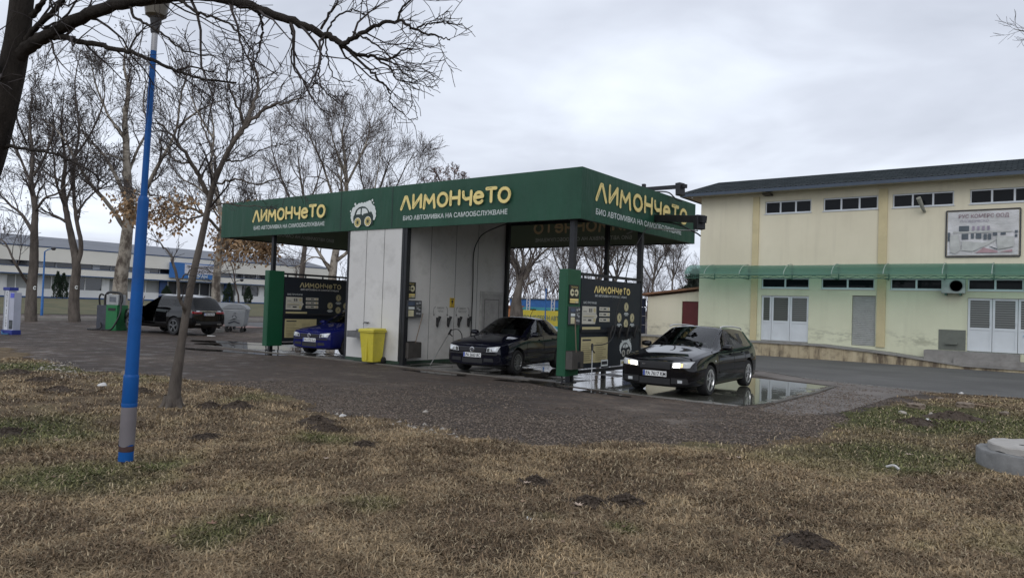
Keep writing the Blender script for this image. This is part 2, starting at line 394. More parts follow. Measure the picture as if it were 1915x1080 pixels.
MOLES = [(a_, b_, c_*.86, d_*.75) for a_, b_, c_, d_ in [(-17.0, 5.75, .34, .10), (-15.31, 5.58, .36, .09), (-13.55, 5.23, .34, .09), (-12.77, 6.25, .24, .10), (-10.25, 6.05, .22, .10), (-9.95, 6.35, .30, .13), (-8.05, 6.35, .30, .13),
         (-7.5, 6.05, .27, .11), (-8.11, 4.76, .26, .06), (-6.48, 5.8, .20, .06), (-4.06, 5.88, .17, .08), (-3.23, 5.52, .19, .09), (-3.02, 5.8, .17, .08), (-1.44, 5.7, .25, .11), (-1.35, 14.9, .55, .16), (-9.94, 3.28, .3, .08), (-1.75, 13.7, .4, .10)]]
GREEN = [(gr(*p)[:2], s) for p, s in (((40, 800), 1.1), ((120, 900), .7), ((600, 830), .5), ((700, 955), .38), ((400, 1015), .35), ((480, 985), .25), ((1650, 850), 1.0), ((1700, 790), 1.6), ((1880, 800), 2.2), ((1600, 770), 1.2), ((1160, 1000), .18), ((290, 880), .3), ((1690, 880), .5), ((60, 690), 1.5), ((1000, 975), .25), ((560, 640), .5))]
def lawn_z(x, y):
    s = np.clip(lawn_f(x, y)/.8, 0, 1); s = s*s*(3-2*s)
    return .007+s*(.02+.10*(fbm(x, y, .33, 3, 5)-.35)+.045*(fbm(x, y, 2.1, 3, 11)-.4))
def lawn_col(x, y):
    n1 = fbm(x, y, .55, 4, 21); n2 = fbm(x, y, 2.6, 4, 31); n3 = fbm(x, y, 9, 2, 41)
    tan = np.array([.355, .262, .155]); brn = np.array([.172, .122, .074]); gre = np.array([.090, .112, .034])
    t = np.clip((n2*.7+n1*.3-.40)/.22, 0, 1)[..., None]; c = brn*(1-t)+tan*t
    g = np.zeros(np.shape(x))
    for (q, s) in GREEN: g = np.maximum(g, np.exp(-((x-q[0])**2+(y-q[1])**2)/(s*s)))
    g = np.clip(g*1.05+(n1-.60)*2.0+(n2-.5)*1.0, 0, .80)[..., None]
    c = c*(1-g)+gre*g
    return c*(.75+.5*n3[..., None])
st = .10
gx, gy = np.meshgrid(np.arange(-26, 13, st), np.arange(-5, 22.6, st)); f = lawn_f(gx, gy)
zz = np.where(f > 0, lawn_z(gx, gy), .004)
for mx, my, r, h in MOLES: zz -= 0*zz
keep = (f[:-1, :-1] > -.05) & (f[1:, 1:] > -.05) & (f[1:, :-1] > -.05) & (f[:-1, 1:] > -.05)
nx = gx.shape[1]; jj, i2 = np.nonzero(keep); base = jj*nx+i2
F = np.stack([base, base+1, base+nx+1, base+nx], -1)
us, inv = np.unique(F, return_inverse=True); F = inv.reshape(-1, 4)
V = np.stack([gx, gy, zz], -1).reshape(-1, 3)[us]; lc = lawn_col(V[:, 0], V[:, 1])
def attr_mat(name, bump=0., bs=60, rough=.9, gain=1., tr=0.):
    m, nt, b, o = new_mat(name); a = nt.nodes.new('ShaderNodeVertexColor'); a.layer_name = 'Col'
    v = mapped(nt, 'Position'); n = noise(nt, v, 45, 4, .7)
    c = mixc(nt, 1.0, a.outputs[0], rampc(nt, n, [(.25, (.55*gain,)*3), (.75, (1.35*gain,)*3)]), 'MULTIPLY')
    nt.links.new(c, b.inputs['Base Color']); b.inputs['Roughness'].default_value = rough; b.inputs['Specular IOR Level'].default_value = .2
    if bump: bumpn(nt, b, n, bump, .03)
    return m
tag(mesh_np('lawn', V, F, attr_mat('lawn_soil', 1., gain=.62), smooth=True, col=lc), kind='structure')
# grass blades: dry, matted, mostly lying over
def blades(n, r0, r1, seed, lmin, lmax):
    R = np.random.default_rng(seed)
    r = r0+(r1-r0)*R.random(n)**1.15; a = YAW+np.pi/2+R.uniform(-.88, .88, n)
    x = r*np.cos(a); y = r*np.sin(a); f = lawn_f(x, y)
    ok = (f > R.random(n)*.9-.12) & (np.hypot(x+7.5, y-3.54) > .09) & (np.hypot(x+.2, y-10.61) > .60)
    for mx, my, mr, mh in MOLES: ok &= np.hypot(x-mx, y-my) > mr*(.65+.35*R.random(n))
    bare = fbm(x, y, 1.3, 3, 77); ok &= (bare > .40) | (R.random(n) < .30)
    x, y, r = x[ok], y[ok], r[ok]; n = len(x)
    z = lawn_z(x, y)-.004; az = R.uniform(0, 2*np.pi, n); ln = R.uniform(lmin, lmax, n)*(.7+.6*fbm(x, y, 1.7, 3, 55)); wd = (.0016+.00042*r)*R.uniform(.7, 1.4, n)
    lean = R.uniform(.25, 1.0, n); dx, dy = np.cos(az), np.sin(az); px, py = -dy*wd, dx*wd
    h1 = ln*.42*(1-lean*.55); h2 = ln*(1-lean)*.72+.004; o1 = ln*.40*lean; o2 = ln*(.45+.5*lean)
    V = np.zeros((n, 5, 3)); V[:, 0] = np.stack([x-px, y-py, z], -1); V[:, 1] = np.stack([x+px, y+py, z], -1)
    V[:, 2] = np.stack([x+dx*o1+px*.8, y+dy*o1+py*.8, z+h1], -1); V[:, 3] = np.stack([x+dx*o1-px*.8, y+dy*o1-py*.8, z+h1], -1)
    V[:, 4] = np.stack([x+dx*o2, y+dy*o2, z+h2], -1)
    b_ = np.arange(n)*5
    T = np.concatenate([np.stack([b_, b_+1, b_+2], -1), np.stack([b_, b_+2, b_+3], -1), np.stack([b_+3, b_+2, b_+4], -1)])
    c = lawn_col(x, y)*R.uniform(.55, 1.55, n)[:, None]*np.array([1.0, 1.0, 1.0])
    straw = (R.random(n) < .16)[:, None]; c = np.where(straw, np.array([.42, .34, .22])*R.uniform(.6, 1.2, n)[:, None], c)
    return V.reshape(-1, 3), T, np.repeat(c, 5, 0)
Vs, Ts, Cs, off = [], [], [], 0
for args in ((580000, 3.4, 9.5, 1, .035, .095), (235000, 8.5, 22, 2, .04, .11)):
    V, T, c = blades(*args); Vs.append(V); Ts.append(T+off); Cs.append(c); off += len(V)
tag(mesh_np('grass', np.concatenate(Vs), np.concatenate(Ts), attr_mat('dry_grass', rough=.75, gain=1.0), col=np.concatenate(Cs)), 'short dry straw coloured grass with green patches in the foreground', 'grass', kind='stuff')
# loose stones of the gravel track
def scatter_stones(name, X, Y, S, mat, label, cat, R, flat=.55):
    n = len(X); oc = np.array([(1, 0, 0), (-1, 0, 0), (0, 1, 0), (0, -1, 0), (0, 0, 1), (0, 0, -1)], float)
    tri = np.array([(0, 2, 4), (2, 1, 4), (1, 3, 4), (3, 0, 4), (2, 0, 5), (1, 2, 5), (3, 1, 5), (0, 3, 5)])
    V = oc[None]*R.uniform(.55, 1.25, (n, 6, 1)); a = R.uniform(0, 6.28, n); ca, sa = np.cos(a), np.sin(a)
    x = V[..., 0]*ca[:, None]-V[..., 1]*sa[:, None]; y = V[..., 0]*sa[:, None]+V[..., 1]*ca[:, None]
    V = np.stack([x, y*.8, V[..., 2]*flat], -1)*S[:, None, None]; V[..., 0] += X[:, None]; V[..., 1] += Y[:, None]; V[..., 2] += (.006+S*.12)[:, None]
    T = (tri[None]+(np.arange(n)*6)[:, None, None]).reshape(-1, 3)
    g = R.uniform(.45, 1.5, n); c = np.repeat(np.array([.175, .142, .115])[None]*g[:, None], 6, 0)
    return tag(mesh_np(name, V.reshape(-1, 3), T, mat, col=c), label, cat, kind='stuff')
n = 150000; R = np.random.default_rng(5); r = 6.5+9.5*R.random(n); a = YAW+np.pi/2+R.uniform(-.70, .66, n); X = r*np.cos(a); Y = r*np.sin(a)
f = lawn_f(X, Y); ok = (f < .12*R.random(n)) & (Y < 13.6) & (fbm(X, Y, .45, 3, 66)+.22*np.clip(2.4+f, 0, 2) > .47+.34*R.random(n)) & (f > -6)
X, Y = X[ok], Y[ok]
Xa, Ya = R.uniform(-4.5, -2.0, 9000), R.uniform(12.6, 20.4, 9000); oa = (lawn_f(Xa, Ya) < .1) & (fbm(Xa, Ya, .8, 3, 12) > .35+.3*R.random(9000)); X = np.concatenate([X, Xa[oa]]); Y = np.concatenate([Y, Ya[oa]])
m_stone = attr_mat('loose_stone', rough=.8)
scatter_stones('gravel', X, Y, .007+.019*R.random(len(X))**2, m_stone, 'grey loose gravel on the dirt track before the car wash', 'gravel', R)
n = 900; q = R.normal(0, 1, (n, 2)); cx_ = np.array([(-19.5, 7.2), (-18.2, 6.6), (-15.6, 6.4), (-7.4, 7.0), (-6.6, 6.9), (-14.5, 6.6)])[R.integers(0, 6, n)]
X = cx_[:, 0]+q[:, 0]*.75; Y = cx_[:, 1]+q[:, 1]*.28
m_rub = M('pale_rubble', (.34, .31, .27), .9, var=.35, scale=9, bump=.4)
o = scatter_stones('rubble', X, Y, .015+.05*R.random(n)**3, m_rub, 'pale crumbled rubble along the lawn edge', 'rubble', R)
# asphalt road between the car wash and the warehouse
m_asph, nt, b, o = new_mat('asphalt'); v = mapped(nt, 'Position'); n1 = noise(nt, v, .35, 6, .6); n2 = noise(nt, v, 70, 3, .7)
sv = mapped(nt, 'Position', (.25, 2.2, 1)); n3 = noise(nt, sv, .9, 4, .6)
c = rampc(nt, n1, [(.35, (.085, .083, .08)), (.65, (.13, .127, .122))]); c = mixc(nt, .5, c, rampc(nt, n2, [(.3, (.25,)*3), (.7, (.75,)*3)]), 'OVERLAY')
c = mixc(nt, mth(nt, 'MULTIPLY', rampc(nt, n3, [(.52, (0,)*3), (.62, (1,)*3)]), .35), c, (.06, .058, .056))
nt.links.new(c, b.inputs['Base Color']); b.inputs['Roughness'].default_value = .72; bumpn(nt, b, n2, .5, .006)
def sheet(name, pts, z, mat, kind='structure'):
    mb = MB(); mb.add([(x, y, z) for x, y in pts], [tuple(range(len(pts)))]); o = mb.build(name, mat); tag(o, kind=kind); return o
sheet('road', [(-45, 33.0), (-45, 25.5), (-14, 23.6), (-7.6, 22.9), (-5.4, 21.35), (-3.8, 20.75), (-2.0, 20.55), (-.5, 20.75), (4, 21.5), (14, 22.7), (40, 26), (40, 33.0)], .004, m_asph)
# drain channel with an iron grate along the road edge
m_conc = M('concrete', (.25, .24, .225), .8, var=.2, scale=2.2, bump=.25, bscale=50, src='Position', dirt=.5, dcol=(.12, .10, .085))
m_iron = M('drain_iron', (.045, .042, .04), .55, metal=.7, var=.3, scale=20)
dr = thing('drain_channel', (-4.2, 20.9, 0), 'dark iron drain grate running along the near edge of the asphalt road', 'drain')
mb = MB(); mg = MB()
pts = [(-7.9, 23.25), (-5.5, 21.2), (-3.7, 20.55), (-2.1, 20.35)]
for (a, b_) in zip(pts[:-1], pts[1:]):
    a = Vector((*a, 0)); b_ = Vector((*b_, 0)); d = (b_-a).normalized(); nn = Vector((-d.y, d.x, 0)); k = int((b_-a).length/.16)
    for s_ in (-1, 1): mb.bar(a+nn*s_*.10+Vector((0, 0, .005)), b_+nn*s_*.10+Vector((0, 0, .005)), .05, .02)
    for i in range(k):
        p = a+d*(i+.5)*.16; mg.bar(p-nn*.075+Vector((0, 0, .004)), p+nn*.075+Vector((0, 0, .004)), .10, .016)
mb.build('frame', m_conc, dr); mg.build('grate', m_iron, dr)
# wash bay concrete slabs, wet
def wet_mat(name, lo, hi, col, dark, sc, seed, edge=None):
    m, nt, b, o = new_mat(name); v = mapped(nt, 'Position'); mp = v.node; mp.inputs['Location'].default_value = (seed, seed*.7, 0)
    n1 = noise(nt, v, sc, 5, .55); n2 = noise(nt, v, 30, 4, .65)
    w = rampc(nt, n1, [(lo, (1,)*3), (hi, (0,)*3)])
    if edge:
        gg = nt.nodes.new('ShaderNodeNewGeometry'); sg_ = nt.nodes.new('ShaderNodeSeparateXYZ'); nt.links.new(gg.outputs['Position'], sg_.inputs[0]); ne = noise(nt, v, 1.7, 4, .6)
        ea = mth(nt, 'DIVIDE', mth(nt, 'SUBTRACT', mth(nt, 'SUBTRACT', edge[0], sg_.outputs[0]), mth(nt, 'MULTIPLY', ne, 1.1)), .35, clamp=True); eb = mth(nt, 'DIVIDE', mth(nt, 'SUBTRACT', mth(nt, 'SUBTRACT', sg_.outputs[1], edge[1]), mth(nt, 'MULTIPLY', ne, .5)), .25, clamp=True)
        w = mth(nt, 'MULTIPLY', w, mth(nt, 'MULTIPLY', ea, eb))
    c = rampc(nt, noise(nt, v, 1.1, 5), [(.35, tuple(q*.8 for q in col)), (.65, tuple(q*1.15 for q in col))]); c = mixc(nt, w, c, dark)
    nt.links.new(c, b.inputs['Base Color']); nt.links.new(mixc(nt, w, (.62,)*3, (.04,)*3), b.inputs['Roughness'])
    bm_ = nt.nodes.new('ShaderNodeBump'); bm_.inputs['Distance'].default_value = .006
    nt.links.new(mth(nt, 'MULTIPLY', mth(nt, 'SUBTRACT', 1.0, w), .7), bm_.inputs['Strength']); nt.links.new(n2, bm_.inputs['Height']); nt.links.new(bm_.outputs[0], b.inputs['Normal'])
    b2_ = nt.nodes.new('ShaderNodeBump'); b2_.inputs['Distance'].default_value = .012; b2_.inputs['Strength'].default_value = .10; nt.links.new(noise(nt, v, 5.5, 3), b2_.inputs['Height']); nt.links.new(b2_.outputs[0], bm_.inputs['Normal'])
    b.inputs['Specular IOR Level'].default_value = .75
    return m
m_slab = wet_mat('wet_bay_concrete', .47, .56, (.16, .15, .14), (.045, .042, .038), .9, 3.0)
m_slab2 = wet_mat('wet_open_bay_concrete', .60, .68, (.20, .19, .17), (.075, .075, .062), .55, 8.0, (-3.72, 13.3))
sheet('wash_slab', [(-23.6, 13.75), (-9.0, 14.15), (-9.0, 21.2), (-23.8, 21.2)], .006, m_slab)
sheet('open_bay_slab', [(-8.95, 13.75), (-7.2, 13.5), (-5.6, 13.42), (-4.75, 13.5), (-4.45, 14.6), (-4.35, 17.2), (-4.4, 19.4), (-8.95, 20.5)], .007, m_slab2)
m_apron = M('dusty_concrete', (.165, .145, .13), .85, var=.22, scale=1.3, bump=.4, bscale=30, src='Position', dirt=.75, dcol=(.10, .085, .072))
sheet('apron', [(-7.3, 21.5), (-6.0, 20.2), (-4.3, 19.6), (-4.2, 17.2), (-4.3, 14.5), (-4.3, 13.3), (-3.6, 13.0), (-3.1, 14.2), (-2.95, 16.0), (-2.85, 18.0), (-2.2, 20.3), (-3.7, 20.7), (-5.3, 21.3), (-7.2, 22.7)], .005, m_apron)
m_water, nt, b, o = new_mat('puddle_water'); v = mapped(nt, 'Position')
b.inputs['Base Color'].default_value = (.035, .031, .026, 1); b.inputs['Roughness'].default_value = .02; b.inputs['Specular IOR Level'].default_value = .8
bumpn(nt, b, noise(nt, v, 3.5, 2), .04, .01)
def puddle(px, ex, ey, rz, seed, z=.011):
    R = np.random.default_rng(seed); k = 44; pts = []; ph = R.uniform(0, 6.28, 5)
    for i in range(k):
        a = 2*math.pi*i/k; r = 1+.22*math.sin(2*a+ph[0])+.14*math.sin(3*a+ph[1])+.10*math.sin(5*a+ph[2])+.06*math.sin(9*a+ph[3])
        x, y = ex*r*math.cos(a), ey*r*math.sin(a); pts.append((px[0]+x*math.cos(rz)-y*math.sin(rz), px[1]+x*math.sin(rz)+y*math.cos(rz)))
    sheet('puddle', pts, z, m_water)
for a in (((-22.6, 14.9), 2.0, .9, .5, 1), ((-21.0, 12.9), 1.9, .35, .25, 2), ((-24.9, 15.6), 1.8, .6, .3, 3), ((-9.6, 13.7), .9, .22, .2, 4), ((-10.3, 16.3), .55, 1.3, -.1, 5), ((-18.6, 16.1), 1.3, .7, .1, 6), ((-12.4, 13.4), 1.1, .18, .1, 7), ((-8.2, 13.3), 1.2, .2, -.15, 8), ((-20.2, 15.3), .8, .5, 0, 9), ((-13.9, 14.9), .5, .5, 0, 10)):
    puddle(*a)
# kerbs of the slabs
m_kerb = M('kerb_concrete', (.13, .12, .105), .85, var=.25, scale=3, bump=.3, src='Position', dirt=.5)
mb = MB()
for a, b_ in (((-23.6, 13.72), (-9.9, 13.98)), ((-4.4, 14.6), (-4.3, 17.2)), ((-4.3, 17.2), (-4.35, 19.4))): mb.bar((*a, .012), (*b_, .012), .09, .03)
tag(mb.build('kerb', m_kerb), kind='structure')
# far left: kerbs, pavement, grass bank
sheet('pavement', [(-49, 12.5), (-46.8, 12.5), (-46.8, 46), (-49, 46)], .03, M('red_pavers', (.26, .17, .15), .85, var=.25, scale=6, src='Position'))
sheet('pavement', [(-62, 26.5), (-36.0, 23.0), (-36.0, 24.6), (-62, 29.5)], .034, M('red_pavers', (.26, .17, .15)))
mb = MB()
for x in (-46.6, -49.2): mb.box(x-.08, x+.08, 5, 60, -.1, .16)
tag(mb.build('kerb', M('pale_kerb', (.36, .34, .31), .85, var=.2, scale=1.5, src='Position')), kind='structure')
gx, gy = np.meshgrid(np.arange(-104.5, -57, 2.), np.arange(-30, 130, 3.)); V = np.stack([gx, gy, ground_z(gx)+.03], -1).reshape(-1, 3); nx = gx.shape[1]
F = np.array([[j*nx+i, j*nx+i+1, (j+1)*nx+i+1, (j+1)*nx+i] for j in range(gx.shape[0]-1) for i in range(nx-1)])
m_bank, nt, b, o = new_mat('bank_grass'); v = mapped(nt, 'Position')
nt.links.new(rampc(nt, noise(nt, v, .5, 6, .65), [(.35, (.055, .062, .022)), (.65, (.125, .105, .045))]), b.inputs['Base Color']); b.inputs['Roughness'].default_value = .9
tag(mesh_np('grass_bank', V, F, m_bank, smooth=True), kind='structure')
# ================================================================== CAR WASH
m_green = cloth_mat('green_tarpaulin', (.012, .072, .040), (.018, .098, .056), (.30, .36, .26), .25)
m_inner = cloth_mat('tarpaulin_back', (.115, .12, .09), (.145, .15, .115), (.6, .62, .5), .25, False)
m_frame = M('anthracite_steel', (.018, .019, .022), .5, var=.15, scale=6, metal=.2)
m_under = M('roof_underside', (.13, .13, .125), .6, var=.15, scale=2)
m_yel = M('lemon_yellow', (.80, .65, .25), .55, var=.06); m_yel2 = M('lemon_shadow', (.10, .10, .05), .55)
m_wht = M('print_white', (.66, .70, .68), .55, var=.05); m_dkg = M('print_dark', (.012, .030, .024), .5)
m_dimy = M('dim_lemon', (.90, .66, .40), .7); m_dimw = M('dim_white', (.92, .92, .84), .7)
X0, X1, Y0, Y1, Z0, Z1 = -23.8, -8.76, 14.21, 20.85, 3.84, 5.05
can = thing('car_wash_canopy', (-16.3, 17.5, 0), 'dark green car wash canopy with yellow lettering carried on thin black posts', 'canopy')
def rib_panel(a, b_, name):              # slightly billowing tarpaulin strip between two ground points
    a = Vector(a); b_ = Vector(b_); d = b_-a; n = Vector((d.y, -d.x, 0)).normalized(); R = random.Random(len(name)+int(a.x))
    nu = max(8, int(d.length/.35)); nv = 6; vs = []; fs = []
    for s_ in (0, 1):
        for i in range(nu+1):
            for j in range(nv+1):
                u = i/nu; w = j/nv
                e_ = .0025*math.sin(u*d.length*1.9+a.x)*math.sin(math.pi*w)+.0015*math.sin(u*d.length*4.3+w*3)*math.sin(math.pi*w)
                p = a+d*u+n*(e_-s_*.05); vs.append((p.x, p.y, Z0+(Z1-Z0)*w))
    st_ = (nu+1)*(nv+1)
    for s_ in (0, 1):
        for i in range(nu):
            for j in range(nv):
                q = [s_*st_+i*(nv+1)+j, s_*st_+(i+1)*(nv+1)+j, s_*st_+(i+1)*(nv+1)+j+1, s_*st_+i*(nv+1)+j+1]; fs.append(q)
    mb = MB(); mb.v = vs; mb.f = fs; mb.m = [0 if i < nu*nv else 1 for i in range(2*nu*nv)]
    for i in range(nu):
        for j in (0, nv): mb.f.append([i*(nv+1)+j, (i+1)*(nv+1)+j, st_+(i+1)*(nv+1)+j, st_+i*(nv+1)+j]); mb.m.append(0)
    for j in range(nv):
        for i in (0, nu): mb.f.append([i*(nv+1)+j, i*(nv+1)+j+1, st_+i*(nv+1)+j+1, st_+i*(nv+1)+j]); mb.m.append(0)
    return mb.build(name, [m_green, m_inner], can, smooth=35)
f_front = rib_panel((X0, Y0, 0), (X1, Y0, 0), 'fascia'); f_right = rib_panel((X1, Y0, 0), (X1, Y1, 0), 'fascia')
f_back = rib_panel((X1, Y1, 0), (X0, Y1, 0), 'fascia'); f_left = rib_panel((X0, Y1, 0), (X0, Y0, 0), 'fascia')
SUB = 'БИО АВТОМИВКА НА САМООБСЛУЖВАНЕ'
ex, ey, ez = (1, 0, 0), (0, 1, 0), (0, 0, 1)
LOFF = -.005
logo_word((-19.9, Y0+LOFF, 4.30), ex, ez, 4.0, .42, m_yel, f_front, m_yel2)
text(SUB, .125, m_wht, f_front, (-19.92, Y0+LOFF, 4.05), ex, ez, sx=3.75/(20.86*.125/.73), bold=.012)
logo_word((-12.74, Y0+LOFF, 4.33), ex, ez, 4.0, .42, m_yel, f_front, m_yel2)
text(SUB, .125, m_wht, f_front, (-12.76, Y0+LOFF, 4.05), ex, ez, sx=3.68/(20.86*.125/.73), bold=.012)
for xs_ in (-17.28, -15.05):
    F = Flat((xs_, Y0+LOFF+.004, 4.445), ex, ez, .002); F.rect(-.012, -.59, .012, .59)
    for k in range(22): F.rect(-.05, -.56+k*.053, .05, -.552+k*.053)
    F.build('seam', [m_dkg], f_front)
foam_car((-16.28, Y0+LOFF, 4.32), ex, ez, .80, [m_wht, m_dkg, m_yel], f_front)
logo_word((X1-LOFF, 17.45, 4.33), ey, ez, 5.3, .48, m_yel, f_right, m_yel2)
text(SUB, .14, m_wht, f_right, (X1-LOFF, 17.35, 4.02), ey, ez, sx=4.95/(20.86*.14/.73), bold=.012)
# the print shows through on the inside, mirrored
logo_word((-12.74, Y1-.05+LOFF, 4.33), (1, 0, 0), ez, 4.0, .42, m_dimy, f_back)
for o_, (px, ax, mid) in ((f_back, (-12.78, 0, 0)), (f_left, (X0+.05-LOFF, 1, 17.3))):
    U = (-1, 0, 0) if not ax else (0, -1, 0)
    t = text(SUB, .125, m_dimw, o_, (px, Y1-.052+LOFF, 4.05) if not ax else (px, mid, 4.12), U, ez, sx=3.8/(20.86*.125/.73), bold=.012)
for ch in list(f_back.children):
    if len(ch.data.polygons) and ch.name.startswith('lettering') and ch.data.materials[0] == m_dimy:
        c0 = (MW[f_back.name].inverted() @ Vector((-12.74, 0, 0))).x
        for q in ch.data.vertices: q.co.x = 2*c0-q.co.x
# roof sheet and steelwork
mb = MB(); n = 60
for i in range(n):
    xa = X0+.08+(X1-X0-.16)*i/n; xb = X0+.08+(X1-X0-.16)*(i+1)/n; z = 4.84+(.035 if i % 2 else 0)
    mb.box(xa, xb, Y0+.1, Y1-.1, z, z+.03)
mb.build('roof_sheet', m_under, can)
mb = MB()
for y in (14.40, 17.5, 20.6): mb.box(X0+.1, X1-.1, y-.06, y+.06, 4.64, 4.82)
for i in range(9):
    x = X0+.6+i*(X1-X0-1.2)/8; mb.box(x-.05, x+.05, 14.47, 17.43, 4.68, 4.82); mb.box(x-.05, x+.05, 17.57, 20.53, 4.68, 4.82)
mb.build('roof_beam', m_frame, can)
mb = MB()
for z in (3.87, 5.03):
    mb.box(X0+.06, X1-.06, Y0+.06, Y0+.10, z-.03, z); mb.box(X0+.06, X1-.06, Y1-.10, Y1-.06, z-.03, z)
    mb.box(X0+.06, X0+.10, Y0+.12, Y1-.12, z-.03, z); mb.box(X1-.10, X1-.06, Y0+.12, Y1-.12, z-.03, z)
mb.build('fascia_rail', m_frame, can)
for (x, y, w) in ((-9.08, 14.42, .13), (-14.52, 14.32, .15), (-16.93, 14.32, .10), (-20.9, 14.42, .12), (-8.92, 17.58, .13), (-10.95, 19.35, .12), (-14.52, 19.0, .12), (-20.45, 17.7, .12), (-16.93, 19.0, .10), (-9.0, 20.6, .12)):
    if (x, y) == (-9.0, 20.6): continue
    mb = MB(); mb.box(x-w/2, x+w/2, y-w/2, y+w/2, 0.03, 4.64); mb.box(x-w, x+w, y-w, y+w, .006, .028); mb.build('post', m_frame, can)
m_lamp = M('lamp_diffuser', (.55, .56, .55), .4)
for (x, y) in ((-12.5, 15.4), (-12.5, 18.4), (-18.6, 15.4), (-18.6, 18.4), (-15.9, 14.75)):
    mb = MB(); mb.box(x-.65, x+.65, y-.07, y+.07, 4.55, 4.635); mb.build('ceiling_light', m_lamp, can, bevel=.015)
# equipment room in the middle
m_pan = M('sandwich_panel', (.60, .59, .565), .45, var=.05, scale=.8, dirt=.34, dcol=(.16, .15, .13), bump=.05, bscale=8)
m_seam = M('panel_seam', (.10, .10, .10), .6)
hut = thing('equipment_room', (-15.7, 16.6, 0), 'grey panelled equipment room standing under the green canopy between the wash bays', 'kiosk')
mb = MB(); mb.box(-16.84, -14.60, 14.24, 19.0, .10, 4.62); w_ = mb.build('wall', m_pan, hut)
mb = MB(); mb.box(-16.86, -14.585, 14.225, 19.01, .008, .098); mb.build('plinth', M('green_plinth', (.03, .06, .04), .7, dirt=.6), hut)
mb = MB()
for x in (-16.1, -15.35): mb.box(x-.006, x+.006, 14.234, 14.239, .12, 4.39)
for y in (15.4, 16.5, 17.55): mb.box(-14.599, -14.594, y-.006, y+.006, .12, 4.39)
mb.build('panel_seam', m_seam, hut)
mb = MB(); mb.box(-14.64, -14.55, 14.236, 14.30, .10, 4.62); mb.build('corner_trim', m_frame, hut)
mb = MB()
for y0, y1, z0, z1 in ((17.72, 17.80, .12, 2.20), (18.80, 18.88, .12, 2.20), (17.80, 18.80, 2.12, 2.20)): mb.box(-14.598, -14.56, y0, y1, z0, z1)
d_ = mb.build('door_frame', M('door_trim', (.42, .41, .39), .5), hut)
mb = MB(); mb.box(-14.598, -14.570, 17.80, 18.80, .12, 2.12); d_ = mb.build('door', M('room_door', (.36, .345, .33), .5, dirt=.2), hut)
mb = MB()
for y0, y1, z0, z1 in ((17.92, 17.94, .3, 1.95), (18.66, 18.68, .3, 1.95), (17.94, 18.66, 1.93, 1.95), (17.94, 18.66, .3, .32)): mb.box(-14.5695, -14.566, y0, y1, z0, z1)
mb.build('door_groove', m_seam, d_)
mb = MB(); mb.box(-14.57, -14.52, 18.70, 18.73, 1.0, 1.13); mb.box(-14.53, -14.51, 18.60, 18.73, 1.08, 1.10); mb.build('handle', m_frame, d_)
WX = -14.597
# program plate and coin machine on the room wall and on the cabinet
def program_plate(org, U, V, w, h, label):
    t = thing('program_plate', org, label, 'sign')
    U = Vector(U); V = Vector(V); Nn = U.cross(V); o_ = Vector(org)
    mb = MB(); mb.prism([(-w/2, -h/2), (w/2, -h/2), (w/2, h/2), (-w/2, h/2)], lambda u, v, d: o_+U*u+V*v+Nn*d, .002, .018); bd = mb.build('board', M('plate_black', (.012, .012, .012), .4), t)
    F = Flat(o_+Nn*.018, U, V)
    for s_ in (-1, 1): F.disc(s_*w*.22, h*.10, w*.20, 0)
    F.rect(-w*.22, h*.07, w*.22, h*.13, 1); F.disc(-w*.22, h*.10, w*.07, 1); F.disc(w*.22, h*.10, w*.07, 1)
    F.rect(-w*.44, -h*.34, w*.44, -h*.22, 2); F.rect(-w*.44, -h*.44, w*.10, -h*.36, 2); F.rect(w*.12, -h*.44, w*.44, -h*.36, 0)
    F.build('print', [M('plate_cream', (.60, .56, .36), .5), M('plate_black', (0, 0, 0)), m_yel], bd)
    text('ПРОГРАМИ', w*.09, m_yel, bd, o_+Nn*.0215+V*h*.34, U, V)
def coin_machine(org, U, V, w, h, label, D=.16):
    t = thing('coin_machine', org, label, 'payment terminal')
    U = Vector(U); V = Vector(V); Nn = U.cross(V); o_ = Vector(org); f = lambda u, v, d: o_+U*u+V*v+Nn*d
    pr = lambda u0, v0, u1, v1, d0, d1: MB().prism([(u0*w, v0*h), (u1*w, v0*h), (u1*w, v1*h), (u0*w, v1*h)], f, d0-(.16-D if d0 > .1 else 0), d1-(.16-D))
    bd = pr(-.5, -.5, .5, .5, .002, .16).build('housing', M('terminal_grey', (.055, .058, .065), .45, var=.1), t, bevel=.012)
    pr(-.40, .20, .02, .42, .158, .168).build('screen', M('terminal_screen', (.05, .07, .12), .15), bd)
    pr(-.38, -.02, 0, .12, .158, .166).build('label_strip', m_wht, bd)
    pr(-.38, -.44, -.04, -.08, .158, .166).build('price_list', M('plate_cream', (0, 0, 0)), bd)
    for k, (u, v) in enumerate(((.12, .26), (.30, .30), (.16, -.02), (.28, -.10), (.14, -.32), (.30, -.34))):
        pr(u, v, u+.12, v+.12, .158, .172).build('button', M('terminal_button', (.30, .31, .32), .4), bd)
    pr(.10, .12, .44, .17, .158, .17).build('coin_slot', M('dull_steel', (.32, .33, .34), .35, metal=.8), bd)
program_plate((WX, 14.56, 2.11), ey, ez, .46, .46, 'black and yellow program plate on the grey room wall above the coin machine')
coin_machine((WX, 14.62, 1.58), ey, ez, .60, .48, 'dark grey coin machine fixed to the grey equipment room wall')
ws = thing('warning_sign', (WX, 16.39, 1.79), 'small yellow warning sign on the grey room wall above the tool hooks', 'sign')
mb = MB(); mb.box(WX+.001, WX+.006, 16.28, 16.50, 1.65, 1.94); bd = mb.build('plate', M('warn_yellow', (.62, .42, .03), .5, var=.08), ws)
